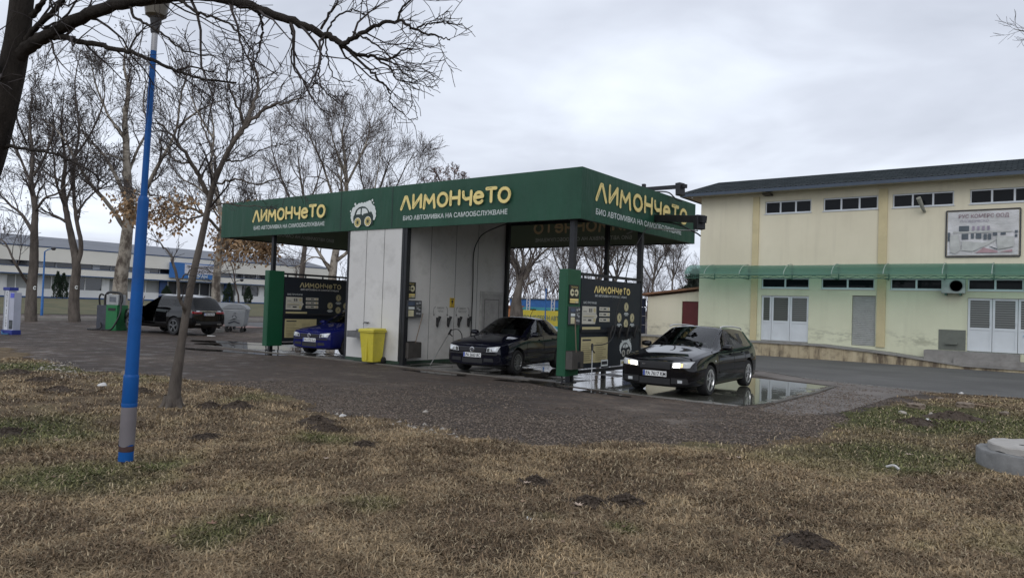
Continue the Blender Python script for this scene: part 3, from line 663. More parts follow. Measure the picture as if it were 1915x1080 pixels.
F = Flat((WX+.006, 16.39, 1.80), ey, ez); F.disc(0, .03, .045, 0); F.stroke([(0, .02), (-.03, -.07)], .02); F.stroke([(0, .02), (.03, -.07)], .02); F.rect(-.07, -.13, .07, -.11); F.rect(-.07, .095, .07, .115); F.build('print', [M('plate_black', (0, 0, 0))], bd)
# curved arrows with captions above the hooks
for k, (ya, yb) in enumerate(((15.60, 16.18), (16.60, 17.18))):
    w_ = thing('wall_marking', (WX, (ya+yb)/2, 1.55), ('left' if k == 0 else 'right')+' of the two pairs of curved arrows printed above the tool hooks', 'marking')
    F = Flat((WX, (ya+yb)/2, 1.56), ey, ez); hw = (yb-ya)/2
    for s_ in (-1, 1):
        F.stroke([(s_*(hw-.06), .10), (s_*hw, .06), (s_*(hw+.02), -.04), (s_*hw, -.13)], .016); F.poly([(s_*hw-.035, -.12), (s_*hw+.035, -.12), (s_*hw, -.19)])
    F.build('arrow', [m_seam], w_)
    text(('ВИБЕРИ', 'ВИБЕРИ')[k], .055, m_seam, w_, (WX+.002, (ya+yb)/2, 1.60), ey, ez); text(('ЧЕТКА', 'ПИСТОЛЕТ')[k], .055, m_seam, w_, (WX+.002, (ya+yb)/2, 1.50), ey, ez)
m_rub_ = M('black_rubber', (.014, .014, .014), .55)
def hook(p, N_, label, group):
    t = thing('tool_holder', p, label, 'holder', group); p = Vector(p); N_ = Vector(N_); T = Vector((0, 0, 1)).cross(N_)
    mb = MB(); mb.bar(p+Vector((0, 0, .12))+N_*.01, p-Vector((0, 0, .12))+N_*.01, .10, .015); mb.build('bracket', m_frame, t)
    mb = MB(); mb.tube([p+N_*.10+T*.05+Vector((0, 0, .16)), p+N_*.06+Vector((0, 0, -.02)), p+N_*.05-Vector((0, 0, .16))], [.045, .038, .03], 10); mb.build('sleeve', m_rub_, t, smooth=50)
for k, y in enumerate((15.72, 16.2, 16.68, 17.14)):
    hook((WX, y, 1.22), ex, ('first', 'second', 'third', 'fourth')[k]+' black tool holder from the coin machine along the grey room wall', 'tool holders on the room wall')
m_box = M('galvanised_box', (.085, .078, .07), .5, metal=.3, var=.2, scale=6, dirt=.5)
def brush_box(c, U, N_, w, d, h, label, hl, tip):
    t = thing('brush_box', c, label, 'bucket'); c = Vector(c); U = Vector(U); N_ = Vector(N_)
    f = lambda u, v, z: c+U*u+N_*v+Vector((0, 0, z)); mb = MB(); th = .012
    for (u0, u1, v0, v1, z0, z1) in ((-w/2, w/2, .004, th, 0, h), (-w/2, w/2, d-th, d, 0, h*.92), (-w/2, -w/2+th, th, d-th, 0, h*.96), (w/2-th, w/2, th, d-th, 0, h*.96), (-w/2+th, w/2-th, th, d-th, 0, th)):
        mb.prism([(u0, v0), (u1, v0), (u1, v1), (u0, v1)], f, z0, z1)
    mb.build('box', m_box, t)
    b_ = thing('wash_brush', f(.05, d*.5, .03), hl, 'brush'); tip = Vector(tip)
    mb = MB(); mb.tube([f(.08, d*.5, .22), tip], .013, 8); mb.build('handle', M('brush_pole', (.20, .15, .11), .5), b_, smooth=50)
    mb = MB(); mb.obox(f(.05, d*.5, .10), (.10, .06, .07), Matrix.Identity(3)); mb.build('head', m_rub_, b_, bevel=.02)
brush_box((WX, 14.60, .20), ey, ex, .52, .26, .46, 'grey metal brush box on the equipment room wall below the coin machine', 'long handled brush standing in the box on the grey room wall', (WX+.16, 14.98, 1.46))
def lance(base, grip, hose, label):
    t = thing('spray_lance', base, label, 'spray gun'); base = Vector(base); grip = Vector(grip); d = (grip-base).normalized()
    mb = MB(); mb.tube([base, base+d*.02, grip], [.006, .013, .013], 8); mb.build('pipe', M('steel_pipe', (.45, .45, .44), .3, metal=.9), t, smooth=50)
    mb = MB(); mb.tube([grip-d*.10, grip+d*.03, grip+d*.10+Vector((0, 0, .015))], [.026, .032, .025], 8); mb.build('grip', m_rub_, t, smooth=50)
    s_ = Vector((d.y, -d.x, 0)).normalized() if abs(d.z) < .99 else Vector((1, 0, 0))
    mb = MB(); mb.tube([grip, grip+Vector((0, .03, -.07)), grip+Vector((0, .12, -.12))], .016, 6); mb.build('trigger', m_rub_, t, smooth=50)
    mb = MB(); mb.tube([Vector(p) for p in hose], .012, 7); mb.build('hose', m_rub_, t, smooth=60)
def cat(pts, n=8):
    P = [Vector(p) for p in pts]; P = [P[0]*2-P[1]]+P+[P[-1]*2-P[-2]]; r = []
    for i in range(1, len(P)-2):
        for k in range(n):
            t = k/n; a, b_, c_, d = P[i-1:i+3]
            r.append(.5*((2*b_)+(c_-a)*t+(2*a-5*b_+4*c_-d)*t*t+(3*b_-a-3*c_+d)*t**3))
    r.append(P[-2]); return r
lance((-14.05, 14.95, .02), (-14.25, 15.95, .92), cat([(-14.25, 15.98, .98), (-14.2, 16.25, 1.0), (-14.25, 16.5, .82), (-14.35, 16.62, .5), (-14.4, 16.8, .18), (-14.3, 17.3, .06), (-14.0, 18.0, .05)]), 'steel spray lance with black hose leaning by the grey equipment room wall')
tag(MB().tube(cat([(-14.57, 17.30, .5), (-14.56, 17.30, 2.4), (-14.56, 17.28, 3.3), (-14.50, 17.38, 3.75), (-14.3, 17.6, 4.08), (-13.4, 18.0, 4.45), (-12.6, 18.3, 4.6)]), .018, 7).build('supply_hose', m_rub_, smooth=60), 'black supply hose running up the grey room wall to the canopy roof', 'hose')
# sink on the front of the room
sk = thing('wash_basin', (-15.93, 14.23, .9), 'steel wash basin with tap on the grey equipment room behind the yellow bin', 'sink')
m_ss = M('stainless', (.20, .20, .20), .35, metal=.7, var=.15)
mb = MB()
for a in ((-16.38, -15.45, 13.86, 13.885, .70, .885), (-16.38, -15.45, 14.20, 14.222, .70, .93), (-16.38, -16.355, 13.885, 14.20, .70, .885), (-15.475, -15.45, 13.885, 14.20, .70, .885), (-16.355, -15.475, 13.885, 14.20, .70, .72)): mb.box(*a)
mb.build('bowl', m_ss, sk)
mb = MB(); mb.tube([(-15.93, 14.23, 1.12), (-15.93, 14.12, 1.13), (-15.93, 14.06, 1.10)], .015, 8); mb.tube([(-16.02, 14.19, 1.14), (-15.84, 14.19, 1.14)], .018, 8); mb.build('tap', m_ss, sk, smooth=50)
mb = MB(); mb.tube([(-15.93, 14.05, .70), (-15.93, 14.05, .45), (-15.93, 14.22, .38)], .02, 8); mb.build('waste_pipe', m_rub_, sk, smooth=50)
# yellow wheelie bin
wb = thing('wheelie_bin', (-15.28, 13.86, 0), 'yellow plastic wheelie bin standing by the wash basin on the grey room', 'bin', rz=rad(8))
m_bin = M('bin_yellow', (.56, .48, .045), .45, var=.08, dirt=.35, dcol=(.16, .13, .03))
mb = MB(); a = [(-.19, -.20), (.19, -.20), (.21, .20), (-.21, .20)]; bt = [(-.25, -.27), (.25, -.27), (.25, .26), (-.25, .26)]
mb.add([(x, y, .06) for x, y in a]+[(x, y, .90) for x, y in bt], [(0, 1, 2, 3), (4, 7, 6, 5), (0, 4, 5, 1), (1, 5, 6, 2), (2, 6, 7, 3), (3, 7, 4, 0)])
mb.build('body', m_bin, wb, world=False, bevel=.02)
mb = MB(); mb.box(-.275, .275, -.30, .27, .885, .925); mb.build('rim', m_bin, wb, world=False, bevel=.012)
mb = MB(); mb.add([(-.28, -.31, .93), (.28, -.31, .93), (.28, .27, .93), (-.28, .27, .93), (-.26, -.28, .985), (.26, -.28, .985), (.26, .25, 1.0), (-.26, .25, 1.0)], [(0, 1, 2, 3), (4, 7, 6, 5), (0, 4, 5, 1), (1, 5, 6, 2), (2, 6, 7, 3), (3, 7, 4, 0)]); mb.build('lid', m_bin, wb, world=False, bevel=.015)
mb = MB(); mb.tube([(-.22, .34, .93), (.22, .34, .93)], .016, 8); mb.bar((-.2, .26, .9), (-.2, .34, .93), .03); mb.bar((.2, .26, .9), (.2, .34, .93), .03); mb.build('handle', m_bin, wb, world=False)
for s_ in (-1, 1): MB().lathe([(.0, -.025), (.08, -.025), (.10, -.015), (.10, .015), (.08, .025), (0, .025)], 20, (s_*.235, .22, .10), 'X').build('wheel', m_rub_, wb, world=False, smooth=40)
for i in range(1): MB().box(-.02, .02, -.262, -.225, .12, .80).build('rib', m_bin, wb, world=False, bevel=.008)
# green cabinets with price-board partitions
m_cab = M('cabinet_green', (.008, .078, .034), .42, var=.07, scale=1.5, dirt=.15, dcol=(.01, .04, .02))
m_brd = M('board_anthracite', (.016, .020, .027), .45, spec=.3, var=.1, scale=1.2)
m_crm = M('board_cream', (.52, .50, .42), .5, var=.05); m_och = M('board_ochre', (.47, .41, .22), .5, var=.06)
m_ink = M('board_ink', (.03, .03, .035), .5)
def wash_divider(X, Yc, label_c, label_p, dim=False):
    cb = thing('control_cabinet', (X-.12, Yc+.29, 0), label_c, 'cabinet')
    mb = MB(); mb.box(X-.24, X, Yc, Yc+.58, .19, 2.65); mb.build('body', m_cab, cb, bevel=.012)
    mb = MB()
    for y in (Yc+.06, Yc+.52): mb.tube(cat([(X-.12, y, .19), (X-.10, y, .10), (X-.12, y, .008)], 4), .02, 8)
    mb.build('foot', m_frame, cb, smooth=50)
    mb = MB(); mb.box(X-.20, X-.04, Yc-.004, Yc-.001, .30, 2.55); mb.build('access_panel', M('cabinet_green', (0, 0, 0)), cb)
    pt = thing('price_board', (X, Yc+2.2, 0), label_p, 'board')
    y0, y1 = Yc+.60, Yc+3.66
    mb = MB(); mb.box(X-.05, X, y0, y1, .33, 2.47); bd = mb.build('board', m_brd, pt)
    mb = MB(); mb.box(X-.06, X+.01, y0, y1, 2.535, 2.60); mb.box(X-.06, X+.01, y0, y1, .22, .30); mb.box(X-.06, X+.012, y1+.002, y1+.07, .2, 2.60)
    for k in range(5): mb.box(X-.04, X-.01, y0+.1+k*.72, y0+.14+k*.72, 2.47, 2.535)
    mb.build('frame', m_frame, pt)
    mb = MB(); mb.box(X+.001, X+.05, y0, y1, 1.19, 1.26); mb.build('rail', m_frame, pt)
    fx = X+.001
    logo_word((fx, Yc+2.05, 2.14), ey, ez, 1.72, .17, m_och if dim else m_yel, bd, None)
    text(SUB, .055, m_dimw if dim else m_wht, bd, (fx+.004, Yc+2.05, 2.05), ey, ez, sx=1.62/(20.86*.055/.73))
    text('БИО ПРОГРАМИ', .055, m_wht, bd, (fx+.004, Yc+1.02, 1.87), ey, ez)
    F = Flat((fx, Yc+1.0, 1.60), ey, ez)
    F.poly([(-.33, -.21), (.28, -.21), (.33, -.08), (.38, -.02), (.33, .03), (.32, .21), (-.33, .21)], 0); F.rect(-.30, .03, .31, .035, 1); F.rect(-.02, .07, .02, .16, 1); F.rect(.05, .07, .09, .16, 1); F.rect(.11, .07, .125, .16, 1)
    F.rect(-.28, .08, -.12, .095, 1); F.rect(-.28, -.12, -.14, -.105, 1); F.rect(-.06, -.14, .10, -.10, 1); F.disc(.24, .12, .055, 2); F.disc(.24, -.12, .055, 2); F.rect(-.28, -.03, .30, -.015, 2); F.rect(-.28, -.06, .2, -.05, 1)
    for k in range(3):
        v = .16-k*.135; F.rect(.46, v-.045, .98, v+.045, 0); F.rect(.50, v-.008, .62, v+.008, 1); F.rect(.66, v-.018, .80, v+.018, 1); F.disc(.90, v, .035, 2)
    F.rect(-.33, -.36, .52, -.28, 2)
    F.build('price_panel', [m_crm, m_ink, m_och], bd)
    F = Flat((fx, Yc+1.30, .765), ey, ez); F.rect(-.64, -.31, .64, .31, 0); F.rect(-.58, .22, -.18, .26, 1)
    R = random.Random(4)
    for k in range(9):
        F.rect(-.58, .15-k*.05, -.58+R.uniform(.3, .55), .163-k*.05, 2); F.rect(.04, .15-k*.05, .04+R.uniform(.3, .54), .163-k*.05, 2)
    F.build('info_panel', [m_och, m_ink, M('board_ink_soft', (.20, .17, .10), .6)], bd)
    F = Flat((fx+.01, Yc+1.78, .43), ey, ez); F.rect(-.17, -.08, .17, .08, 0); F.rect(-.14, -.04, .14, .04, 1); F.build('sticker', [m_wht, m_ink], bd)
    for (dy, z) in ((2.86, 1.83), (2.50, 1.55), (3.20, 1.55), (2.86, 1.40)):
        F = Flat((fx, Yc+dy, z), ey, ez); F.disc(0, 0, .115, 0, 24); F.disc(0, 0, .095, 2, 24); F.disc(0, 0, .085, 0, 24); F.stroke([(-.02, -.04), (.0, .05), (.03, -.03)], .02, 1)
        F.rect(-.10, -.165, .10, -.15, 3); F.rect(-.13, -.195, .13, -.18, 3); F.rect(-.08, -.225, .08, -.21, 3)
        F.build('icon', [m_och if dim else M('icon_cream', (.58, .52, .30), .5), m_ink, m_brd, m_wht], bd)
    foam_car((fx, Yc+2.87, .78), ey, ez, .46, [m_wht, m_brd, m_crm], bd)
    F = Flat((fx, Yc+2.88, .40), ey, ez); F.rect(-.25, -.07, .25, .07, 0); F.rect(-.20, -.03, .2, .03, 1); F.build('sticker', [m_wht, m_och], bd)
    return pt
wash_divider(-8.85, 13.87, 'green control cabinet with program plate at the front corner of the canopy', 'dark price board with bright yellow logo beside the black estate car')
wash_divider(-20.3, 13.87, 'plain green control cabinet at the far left end of the wash', 'dim dark price board behind the blue saloon in the left bay', True)
program_plate((-8.85, 14.14, 2.07), ey, ez, .42, .44, 'black and yellow program plate on the green cabinet at the canopy corner')
coin_machine((-8.848, 14.145, 1.58), ey, ez, .46, .42, 'dark coin machine set into the green cabinet at the canopy corner', .05)
brush_box((-8.85, 14.13, .36), ey, ex, .50, .18, .42, 'grey metal brush box hung on the green cabinet', 'brush with a long pale pole standing in the box on the green cabinet', (-8.70, 14.0, 1.50))
for k, y in enumerate((15.75, 16.2, 16.62, 17.05)):
    hook((-8.80, y, 1.19), ex, ('nearest', 'second', 'third', 'farthest')[k]+' black tool holder on the rail of the dark price board', 'tool holders on the price board rail')
lance((-8.05, 13.72, .02), (-8.55, 14.55, .85), cat([(-8.55, 14.58, .9), (-8.5, 15.0, .92), (-8.6, 15.5, 1.0), (-8.65, 15.8, 1.25), (-8.7, 15.95, 1.7), (-8.72, 16.3, 2.3), (-8.6, 16.5, 3.2), (-8.3, 16.7, 3.9)]), 'steel spray lance with black hose leaning by the green cabinet')
# swivelling booms over the open bay
def boom(a, b_, w, label, wand=None):
    t = thing('swivel_boom', a, label, 'boom arm'); a = Vector(a); b_ = Vector(b_); d = (b_-a).normalized()
    MB().bar(a, b_, w, w*1.3).build('arm', m_frame, t, bevel=.01)
    MB().bar(a-Vector((0, 0, .28)), a+Vector((0, 0, .16)), .10).build('pivot', m_frame, t, bevel=.01)
    MB().bar(b_-d*.22+Vector((0, 0, .10)), b_-d*.20-Vector((0, 0, .26)), .26, .16).build('hose_reel', m_frame, t, bevel=.02)
    MB().tube(cat([a+d*.1-Vector((0, 0, .10)), a.lerp(b_, .35)-Vector((0, 0, .10)), a.lerp(b_, .6)-Vector((0, 0, .15)), b_-d*.35-Vector((0, 0, .34)), b_-d*.15-Vector((0, 0, .42))]), .02, 7).build('hose', m_rub_, t, smooth=60)
    if wand: MB().tube([Vector(p) for p in wand], .018, 7).build('wand', M('steel_pipe', (0, 0, 0)), t, smooth=60)
boom(at(1200, 407, 20.4), at(1318, 410, 17.9), .14, 'thick black swivel boom reaching out across the lettering on the right end of the canopy', [at(1305, 431, 18.2), at(1260, 430, 18.8), at(1197, 426, 19.6), at(1172, 437, 19.8)])
boom(at(1204, 354, 21.3), at(1284, 348, 20.2), .085, 'thin black swivel boom above the top edge of the canopy')
# ================================================================== CARS
m_rim1 = M('alloy_rim', (.60, .61, .62), .3, metal=.85, var=.08); m_rim2 = M('dull_rim', (.20, .205, .21), .4, metal=.7, var=.08)
m_tyre = M('tyre', (.016, .016, .017), .8, var=.2, scale=12); m_blk = M('black_trim', (.012, .012, .013), .5); m_arch = M('arch_liner', (.008, .008, .008), .8)
m_chr = M('chrome', (.62, .63, .64), .15, metal=1.0, var=.03); m_alu = M('brushed_rail', (.62, .63, .64), .45, metal=.5, var=.03); m_plate = M('number_plate', (.72, .73, .72), .45, var=.04); m_eu = M('plate_blue', (.02, .06, .32), .45); m_ltr = M('plate_ink', (.01, .01, .012), .5)
m_lens = M('headlight_lens', (.50, .52, .53), .12, var=.15, scale=14, coat=.6); m_tail = M('tail_lens', (.22, .012, .016), .15, coat=.6); m_seat = M('seat_cloth', (.03, .03, .033), .8)
g_car = glass_mat('car_glass', (.72, .78, .76), ior=1.5); g_dark = glass_mat('tinted_glass', (.10, .11, .11)); g_ws = glass_mat('windscreen_glass', (.68, .74, .72), ior=1.5)
def paint(name, c): return M(name, c, .4, var=.05, coat=1.0, spec=.0, dirt=.0)
def make_car(t, S, spec):
    """t: the car's Empty, local x forward / y left / z up, origin on the ground mid-wheelbase"""
    P = lambda s_: None
    st = spec['st']; bowA = spec.get('bow', {})
    rows = []
    for i, q in enumerate(st):
        xl, xh, zb, wb, w, zm, w4, z4, y5, z5, y6, z6, y7, z7, z8 = q
        l5 = (xl, y5, z5); l6 = (xh, y6, z6); l7 = (xh+bowA.get(i, 0)*.6, y7, z7); mixp = lambda a, b_, f: tuple(a[k]*(1-f)+b_[k]*f for k in range(3))
        rows.append([(xl, 0, zb), (xl, wb, zb), (xl, w*.985, zb+.09), (xl, w, zm), (xl, w4, z4), l5, mixp(l5, l6, .07), mixp(l5, l6, .90), l6, mixp(l6, l7, .14), l7, (xh+bowA.get(i, 0), 0, z8)])
    nr = 12; ns = len(rows); bm = bmesh.new(); vid = []
    for r in rows:
        L_ = [bm.verts.new(p) for p in r]; Rr = [L_[0]]+[bm.verts.new((p[0], -p[1], p[2])) for p in r[1:-1]]+[L_[-1]]; vid.append((L_, Rr))
    cr = bm.edges.layers.float.new('crease_edge')
    T = spec['tags']
    def tagof(i, j):
        for (i0, i1, j0, j1, m) in T:
            if i0 <= i < i1 and j0 <= j < j1: return m
        return 6 if j < 1 else 0
    for i in range(ns-1):
        for sd in (0, 1):
            a, b_ = vid[i][sd], vid[i+1][sd]
            for j in range(nr-1):
                vs = [a[j], b_[j], b_[j+1], a[j+1]] if sd == 0 else [a[j], a[j+1], b_[j+1], b_[j]]
                f = bm.faces.new(vs); f.material_index = tagof(i, j)
    for i in (0, ns-1):
        Lr, Rr = vid[i]
        for j in range(nr-1):
            vs = [Lr[j], Lr[j+1], Rr[j+1], Rr[j]]; u = []
            for q in vs:
                if q not in u: u.append(q)
            if i: u.reverse()
            f = bm.faces.new(u); f.material_index = 0
    bmesh.ops.recalc_face_normals(bm, faces=bm.faces)
    def crease(i0, j0, i1, j1, val):
        for sd in (0, 1):
            e_ = bm.edges.get((vid[i0][sd][j0], vid[i1][sd][j1]))
            if e_: e_[cr] = val
    for j in range(nr-1): crease(0, j, 0, j+1, .55); crease(ns-1, j, ns-1, j+1, .55)
    for (i0, i1, j, val) in spec['cr']:
        for i in range(i0, i1): crease(i, j, i+1, j, val)
    for (i, j0, j1, val) in spec.get('crx', []):
        for j in range(j0, j1): crease(i, j, i, j+1, val)
    me = bpy.data.meshes.new('b'); bm.to_mesh(me); bm.free()
    mats = [spec['paint'], g_ws, g_car, spec.get('rg', g_car), spec.get('rg', g_car), spec.get('rg', g_car), m_blk, m_arch, m_blk]
    for q in mats: me.materials.append(q)
    ob = bpy.data.objects.new('b', me); COL.objects.link(ob)
    md = ob.modifiers.new('s', 'SUBSURF'); md.levels = md.render_levels = 2
    wr = spec['wr']; a = spec['wb']/2; tw = spec['tw']
    cb = MB()
    for sx in (1, -1):
        for sy in (1, -1): cb.lathe([(wr+.055, 0), (wr+.055, .42)], 40, (sx*a, sy*(tw+.02) if sy > 0 else -(tw+.02)-.42+.0, wr+.01), 'Y')
    for k in range(len(cb.v)): pass
    # arches reach from inboard of the tyre to well outside the flank
    cb = MB()
    for sx in (1, -1):
        for sy in (1, -1): cb.lathe([(wr+.055, min(sy*(tw-.26), sy*(tw+.5))), (wr+.055, max(sy*(tw-.26), sy*(tw+.5)))], 40, (sx*a, 0, wr+.012), 'Y')
    cut = cb.build('cut', m_arch); cut.data.materials.clear()
    for q in mats: cut.data.materials.append(q)
    cut.data.polygons.foreach_set('material_index', [7]*len(cut.data.polygons))
    bo = ob.modifiers.new('c', 'BOOLEAN'); bo.operation = 'DIFFERENCE'; bo.solver = 'EXACT'; bo.object = cut
    dg = bpy.context.evaluated_depsgraph_get(); dg.update()
    me2 = bpy.data.meshes.new_from_object(ob.evaluated_get(dg))
    bpy.data.objects.remove(ob); bpy.data.objects.remove(cut)
    bm = bmesh.new(); bm.from_mesh(me2); bvh = BVHTree.FromBMesh(bm)
    # split into parts
    zs, xb = spec['doorz'], spec['doors']
    def part(f):
        mi = f.material_index; c = f.calc_center_median(); s_ = 'L' if c.y > 0 else 'R'
        if mi in (1,): return 'windscreen'
        if mi == 5: return 'rear_window'
        if mi in (2, 3, 4): return 'side_window.%d%s' % (mi, s_)
        if mi in (0, 8, 6) and abs(c.y) > .42 and abs(f.normal.y) > .45 and c.z > zs:
            for k, (x0, x1) in enumerate(xb):
                if x0 < c.x < x1 and (c.z < spec['doortop'] or abs(f.normal.y) > .6): return 'door.%d%s' % (k, s_)
        if mi == 0 and spec['hood'][0] < c.x < spec['hood'][1] and f.normal.z > .6 and abs(c.y) < spec['hood'][2]: return 'bonnet'
        if mi == 0 and c.z < spec['bumpz'] and (c.x > spec['bumpx'][0] or c.x < spec['bumpx'][1]): return 'front_bumper' if c.x > 0 else 'rear_bumper'
        return 'body'
    groups = {}
    for f in bm.faces: groups.setdefault(part(f), []).append(f)
    parts = {}
    for key, fs in groups.items():
        vs = {}; V = []; F = []; mi = []
        for f in fs:
            idx = []
            for q in f.verts:
                if q.index not in vs: vs[q.index] = len(V); V.append(q.co[:])
                idx.append(vs[q.index])
            F.append(idx); mi.append(f.material_index)
        m = bpy.data.meshes.new(key.split('.')[0]); m.from_pydata(V, [], F)
        for q in mats: m.materials.append(q)
        m.polygons.foreach_set('material_index', mi); m.polygons.foreach_set('use_smooth', [True]*len(F)); m.set_sharp_from_angle(angle=rad(38))
        o = bpy.data.objects.new(key.split('.')[0], m); COL.objects.link(o); parts[key] = o
    for key, o in parts.items():
        par = t
        if key.startswith('side_window'):
            dk = {'2': 'door.0', '3': 'door.1'}.get(key[12])
            if dk and dk+key[13] in parts: par = parts[dk+key[13]]
        o.parent = par; MW[o.name] = MW[t.name].copy()
    bm.free()
    # conforming patches
    def hit(axis, u, v):
        if axis == 'F': o_, d = (4, u, v), (-1, 0, 0)
        elif axis == 'B': o_, d = (-4, u, v), (1, 0, 0)
        elif axis == 'L': o_, d = (u, 3, v), (0, -1, 0)
        else: o_, d = (u, -3, v), (0, 1, 0)
        h = bvh.ray_cast(Vector(o_), Vector(d)); return h
    def patch(name, axis, corners, mat, off=.006, nu=8, nv=4, parent=None, thick=.0):
        vs = []; fs = []
        for j in range(nv+1):
            for i in range(nu+1):
                a_, b_ = i/nu, j/nv; u = (corners[0][0]*(1-a_)+corners[1][0]*a_)*(1-b_)+(corners[3][0]*(1-a_)+corners[2][0]*a_)*b_
                v = (corners[0][1]*(1-a_)+corners[1][1]*a_)*(1-b_)+(corners[3][1]*(1-a_)+corners[2][1]*a_)*b_
                h = hit(axis, u, v)
                if h[0] is None: h = (Vector((0, u, v)) if axis in 'FB' else Vector((u, 0, v)), Vector((0, 0, 1)))
                d = {'F': Vector((1, 0, 0)), 'B': Vector((-1, 0, 0)), 'L': Vector((0, 1, 0)), 'R': Vector((0, -1, 0))}[axis]
                vs.append(h[0]+(h[1]*.5+d*.5)*off)
        for j in range(nv):
            for i in range(nu): fs.append((j*(nu+1)+i, j*(nu+1)+i+1, (j+1)*(nu+1)+i+1, (j+1)*(nu+1)+i))
        mb = MB(); mb.add(vs, fs); o = mb.build(name, mat, parent or t, world=False, smooth=30); return o
    # wheels
    sp = spec['spokes']
    for sx in (1, -1):
        for sy in (1, -1):
            c = (sx*a, sy*tw, wr); w = spec.get('tyw', .205)
            r0 = spec['rim']
            prof = [(r0, -w/2), (wr-.02, -w/2), (wr-.004, -w*.36), (wr, 0), (wr-.004, w*.36), (wr-.02, w/2), (r0, w/2), (r0-.01, w/2-.03), (r0-.01, -w/2+.03), (r0, -w/2)]
            wl = MB().lathe(prof, 36, c, 'Y', cap=False).build('wheel', m_tyre, t, world=False, smooth=40)
            mb = MB(); out_ = sy*w/2
            mb.lathe([(r0+.004, out_*.99), (r0-.022, out_*1.02), (r0-.03, out_*.80), (r0-.012, out_*.5), (r0-.012, -out_*.6)], 36, c, 'Y', 0, cap=False)
            mb.lathe([(0, out_*.93), (.045, out_*.93), (.055, out_*.80), (.055, out_*.4)], 16, c, 'Y', 0)
            for k in range(sp):
                an = 2*math.pi*k/sp+.3
                for dd in spec.get('twin', (0,)):
                    a2 = an+dd; p0 = Vector((c[0]+.04*math.cos(an+dd*.4), c[1]+out_*.86, c[2]+.04*math.sin(an+dd*.4))); p1 = Vector((c[0]+(r0-.02)*math.cos(a2), c[1]+out_*.92, c[2]+(r0-.02)*math.sin(a2)))
                    mb.bar(p0, p1, spec['spw'], .03)
            mb.build('rim', spec['rimmat'], wl, world=False, smooth=35)
            MB().lathe([(0, out_*.30), (r0-.015, out_*.30)], 24, c, 'Y').build('brake_disc', m_arch, wl, world=False)
    # shut lines, handles, mirrors
    for sd, s_ in (('L', 1), ('R', -1)):
        for x, z0, z1, dx in spec['lines']:
            patch('shut_line', sd, [(x-.006, z0), (x+.006, z0), (x+.006+dx, z1), (x-.006+dx, z1)], m_arch, .0035, 1, 14)
        x0, x1, z = spec['sideline']; patch('side_strip', sd, [(x0, z), (x1, z), (x1, z+.045), (x0, z+.045)], m_blk, .010, 24, 1)
        for k, (x, z) in enumerate(spec['handles']):
            dk = parts.get('door.%d%s' % (k, sd)); patch('door_handle', sd, [(x-.09, z), (x+.09, z+.004), (x+.09, z+.034), (x-.09, z+.030)], spec['paint'], .028, 4, 2, dk or t)
        mx, my, mz = spec['mirror']; mb = MB()
        mb.lathe([(0, -.11), (.055, -.10), (.075, -.03), (.078, .04), (.06, .10), (0, .11)], 14, (mx, s_*my, mz), 'Y', 0, 1.1, .85); mb.bar((mx+.02, s_*(my-.16), mz-.07), (mx, s_*(my-.02), mz-.03), .07, .05)
        mr = mb.build('wing_mirror', spec['paint'], t, world=False, smooth=50)
    # plates
    def plate(axis, y, z, txt):
        w, h = .52, .11; sg = 1 if axis == 'F' else -1
        hx = [hit(axis, y+q, z+r_)[0] for q in (-.2, .2) for r_ in (-.05, .05)]; x = max(sg*q.x for q in hx if q)*sg+sg*.018
        mb = MB(); mb.box(min(x, x-sg*.012), max(x, x-sg*.012), y-w/2, y+w/2, z-h/2, z+h/2); pl = mb.build('number_plate', m_plate, t, world=False)
        U = Vector((0, sg, 0)); o_ = Vector((x, y, z)); G = MW[t.name]
        R3 = G.to_3x3()
        F = Flat(G @ (o_+Vector((sg*.001, 0, 0))), R3 @ U, (0, 0, 1), .001); F.rect(-w/2+.004, -h/2+.003, -w/2+.048, h/2-.003); F.build('country_strip', [m_eu], pl)
        text(txt, .08, m_ltr, pl, G @ (o_+U*.025+Vector((sg*.002, 0, -.04))), R3 @ U, (0, 0, 1), sx=.435/(.503*len(txt)*.08/.73), bold=.03)
    for a_ in spec['plates']: plate(*a_)
    # seats
    for (x, y) in spec.get('seats', ()):
        mb = MB(); zf = spec['seatz']; mb.obox((x, y, zf+.10), (.26, .25, .09), Matrix.Identity(3)); mb.obox((x-.30, y, zf+.45), (.08, .24, .34), Matrix.Rotation(rad(-14), 3, 'Y')); mb.obox((x-.40, y, zf+.86), (.05, .13, .09), Matrix.Identity(3)); mb.build('seat', m_seat, t, world=False, bevel=.04)
    return dict(parts=parts, patch=patch, hit=hit, t=t)
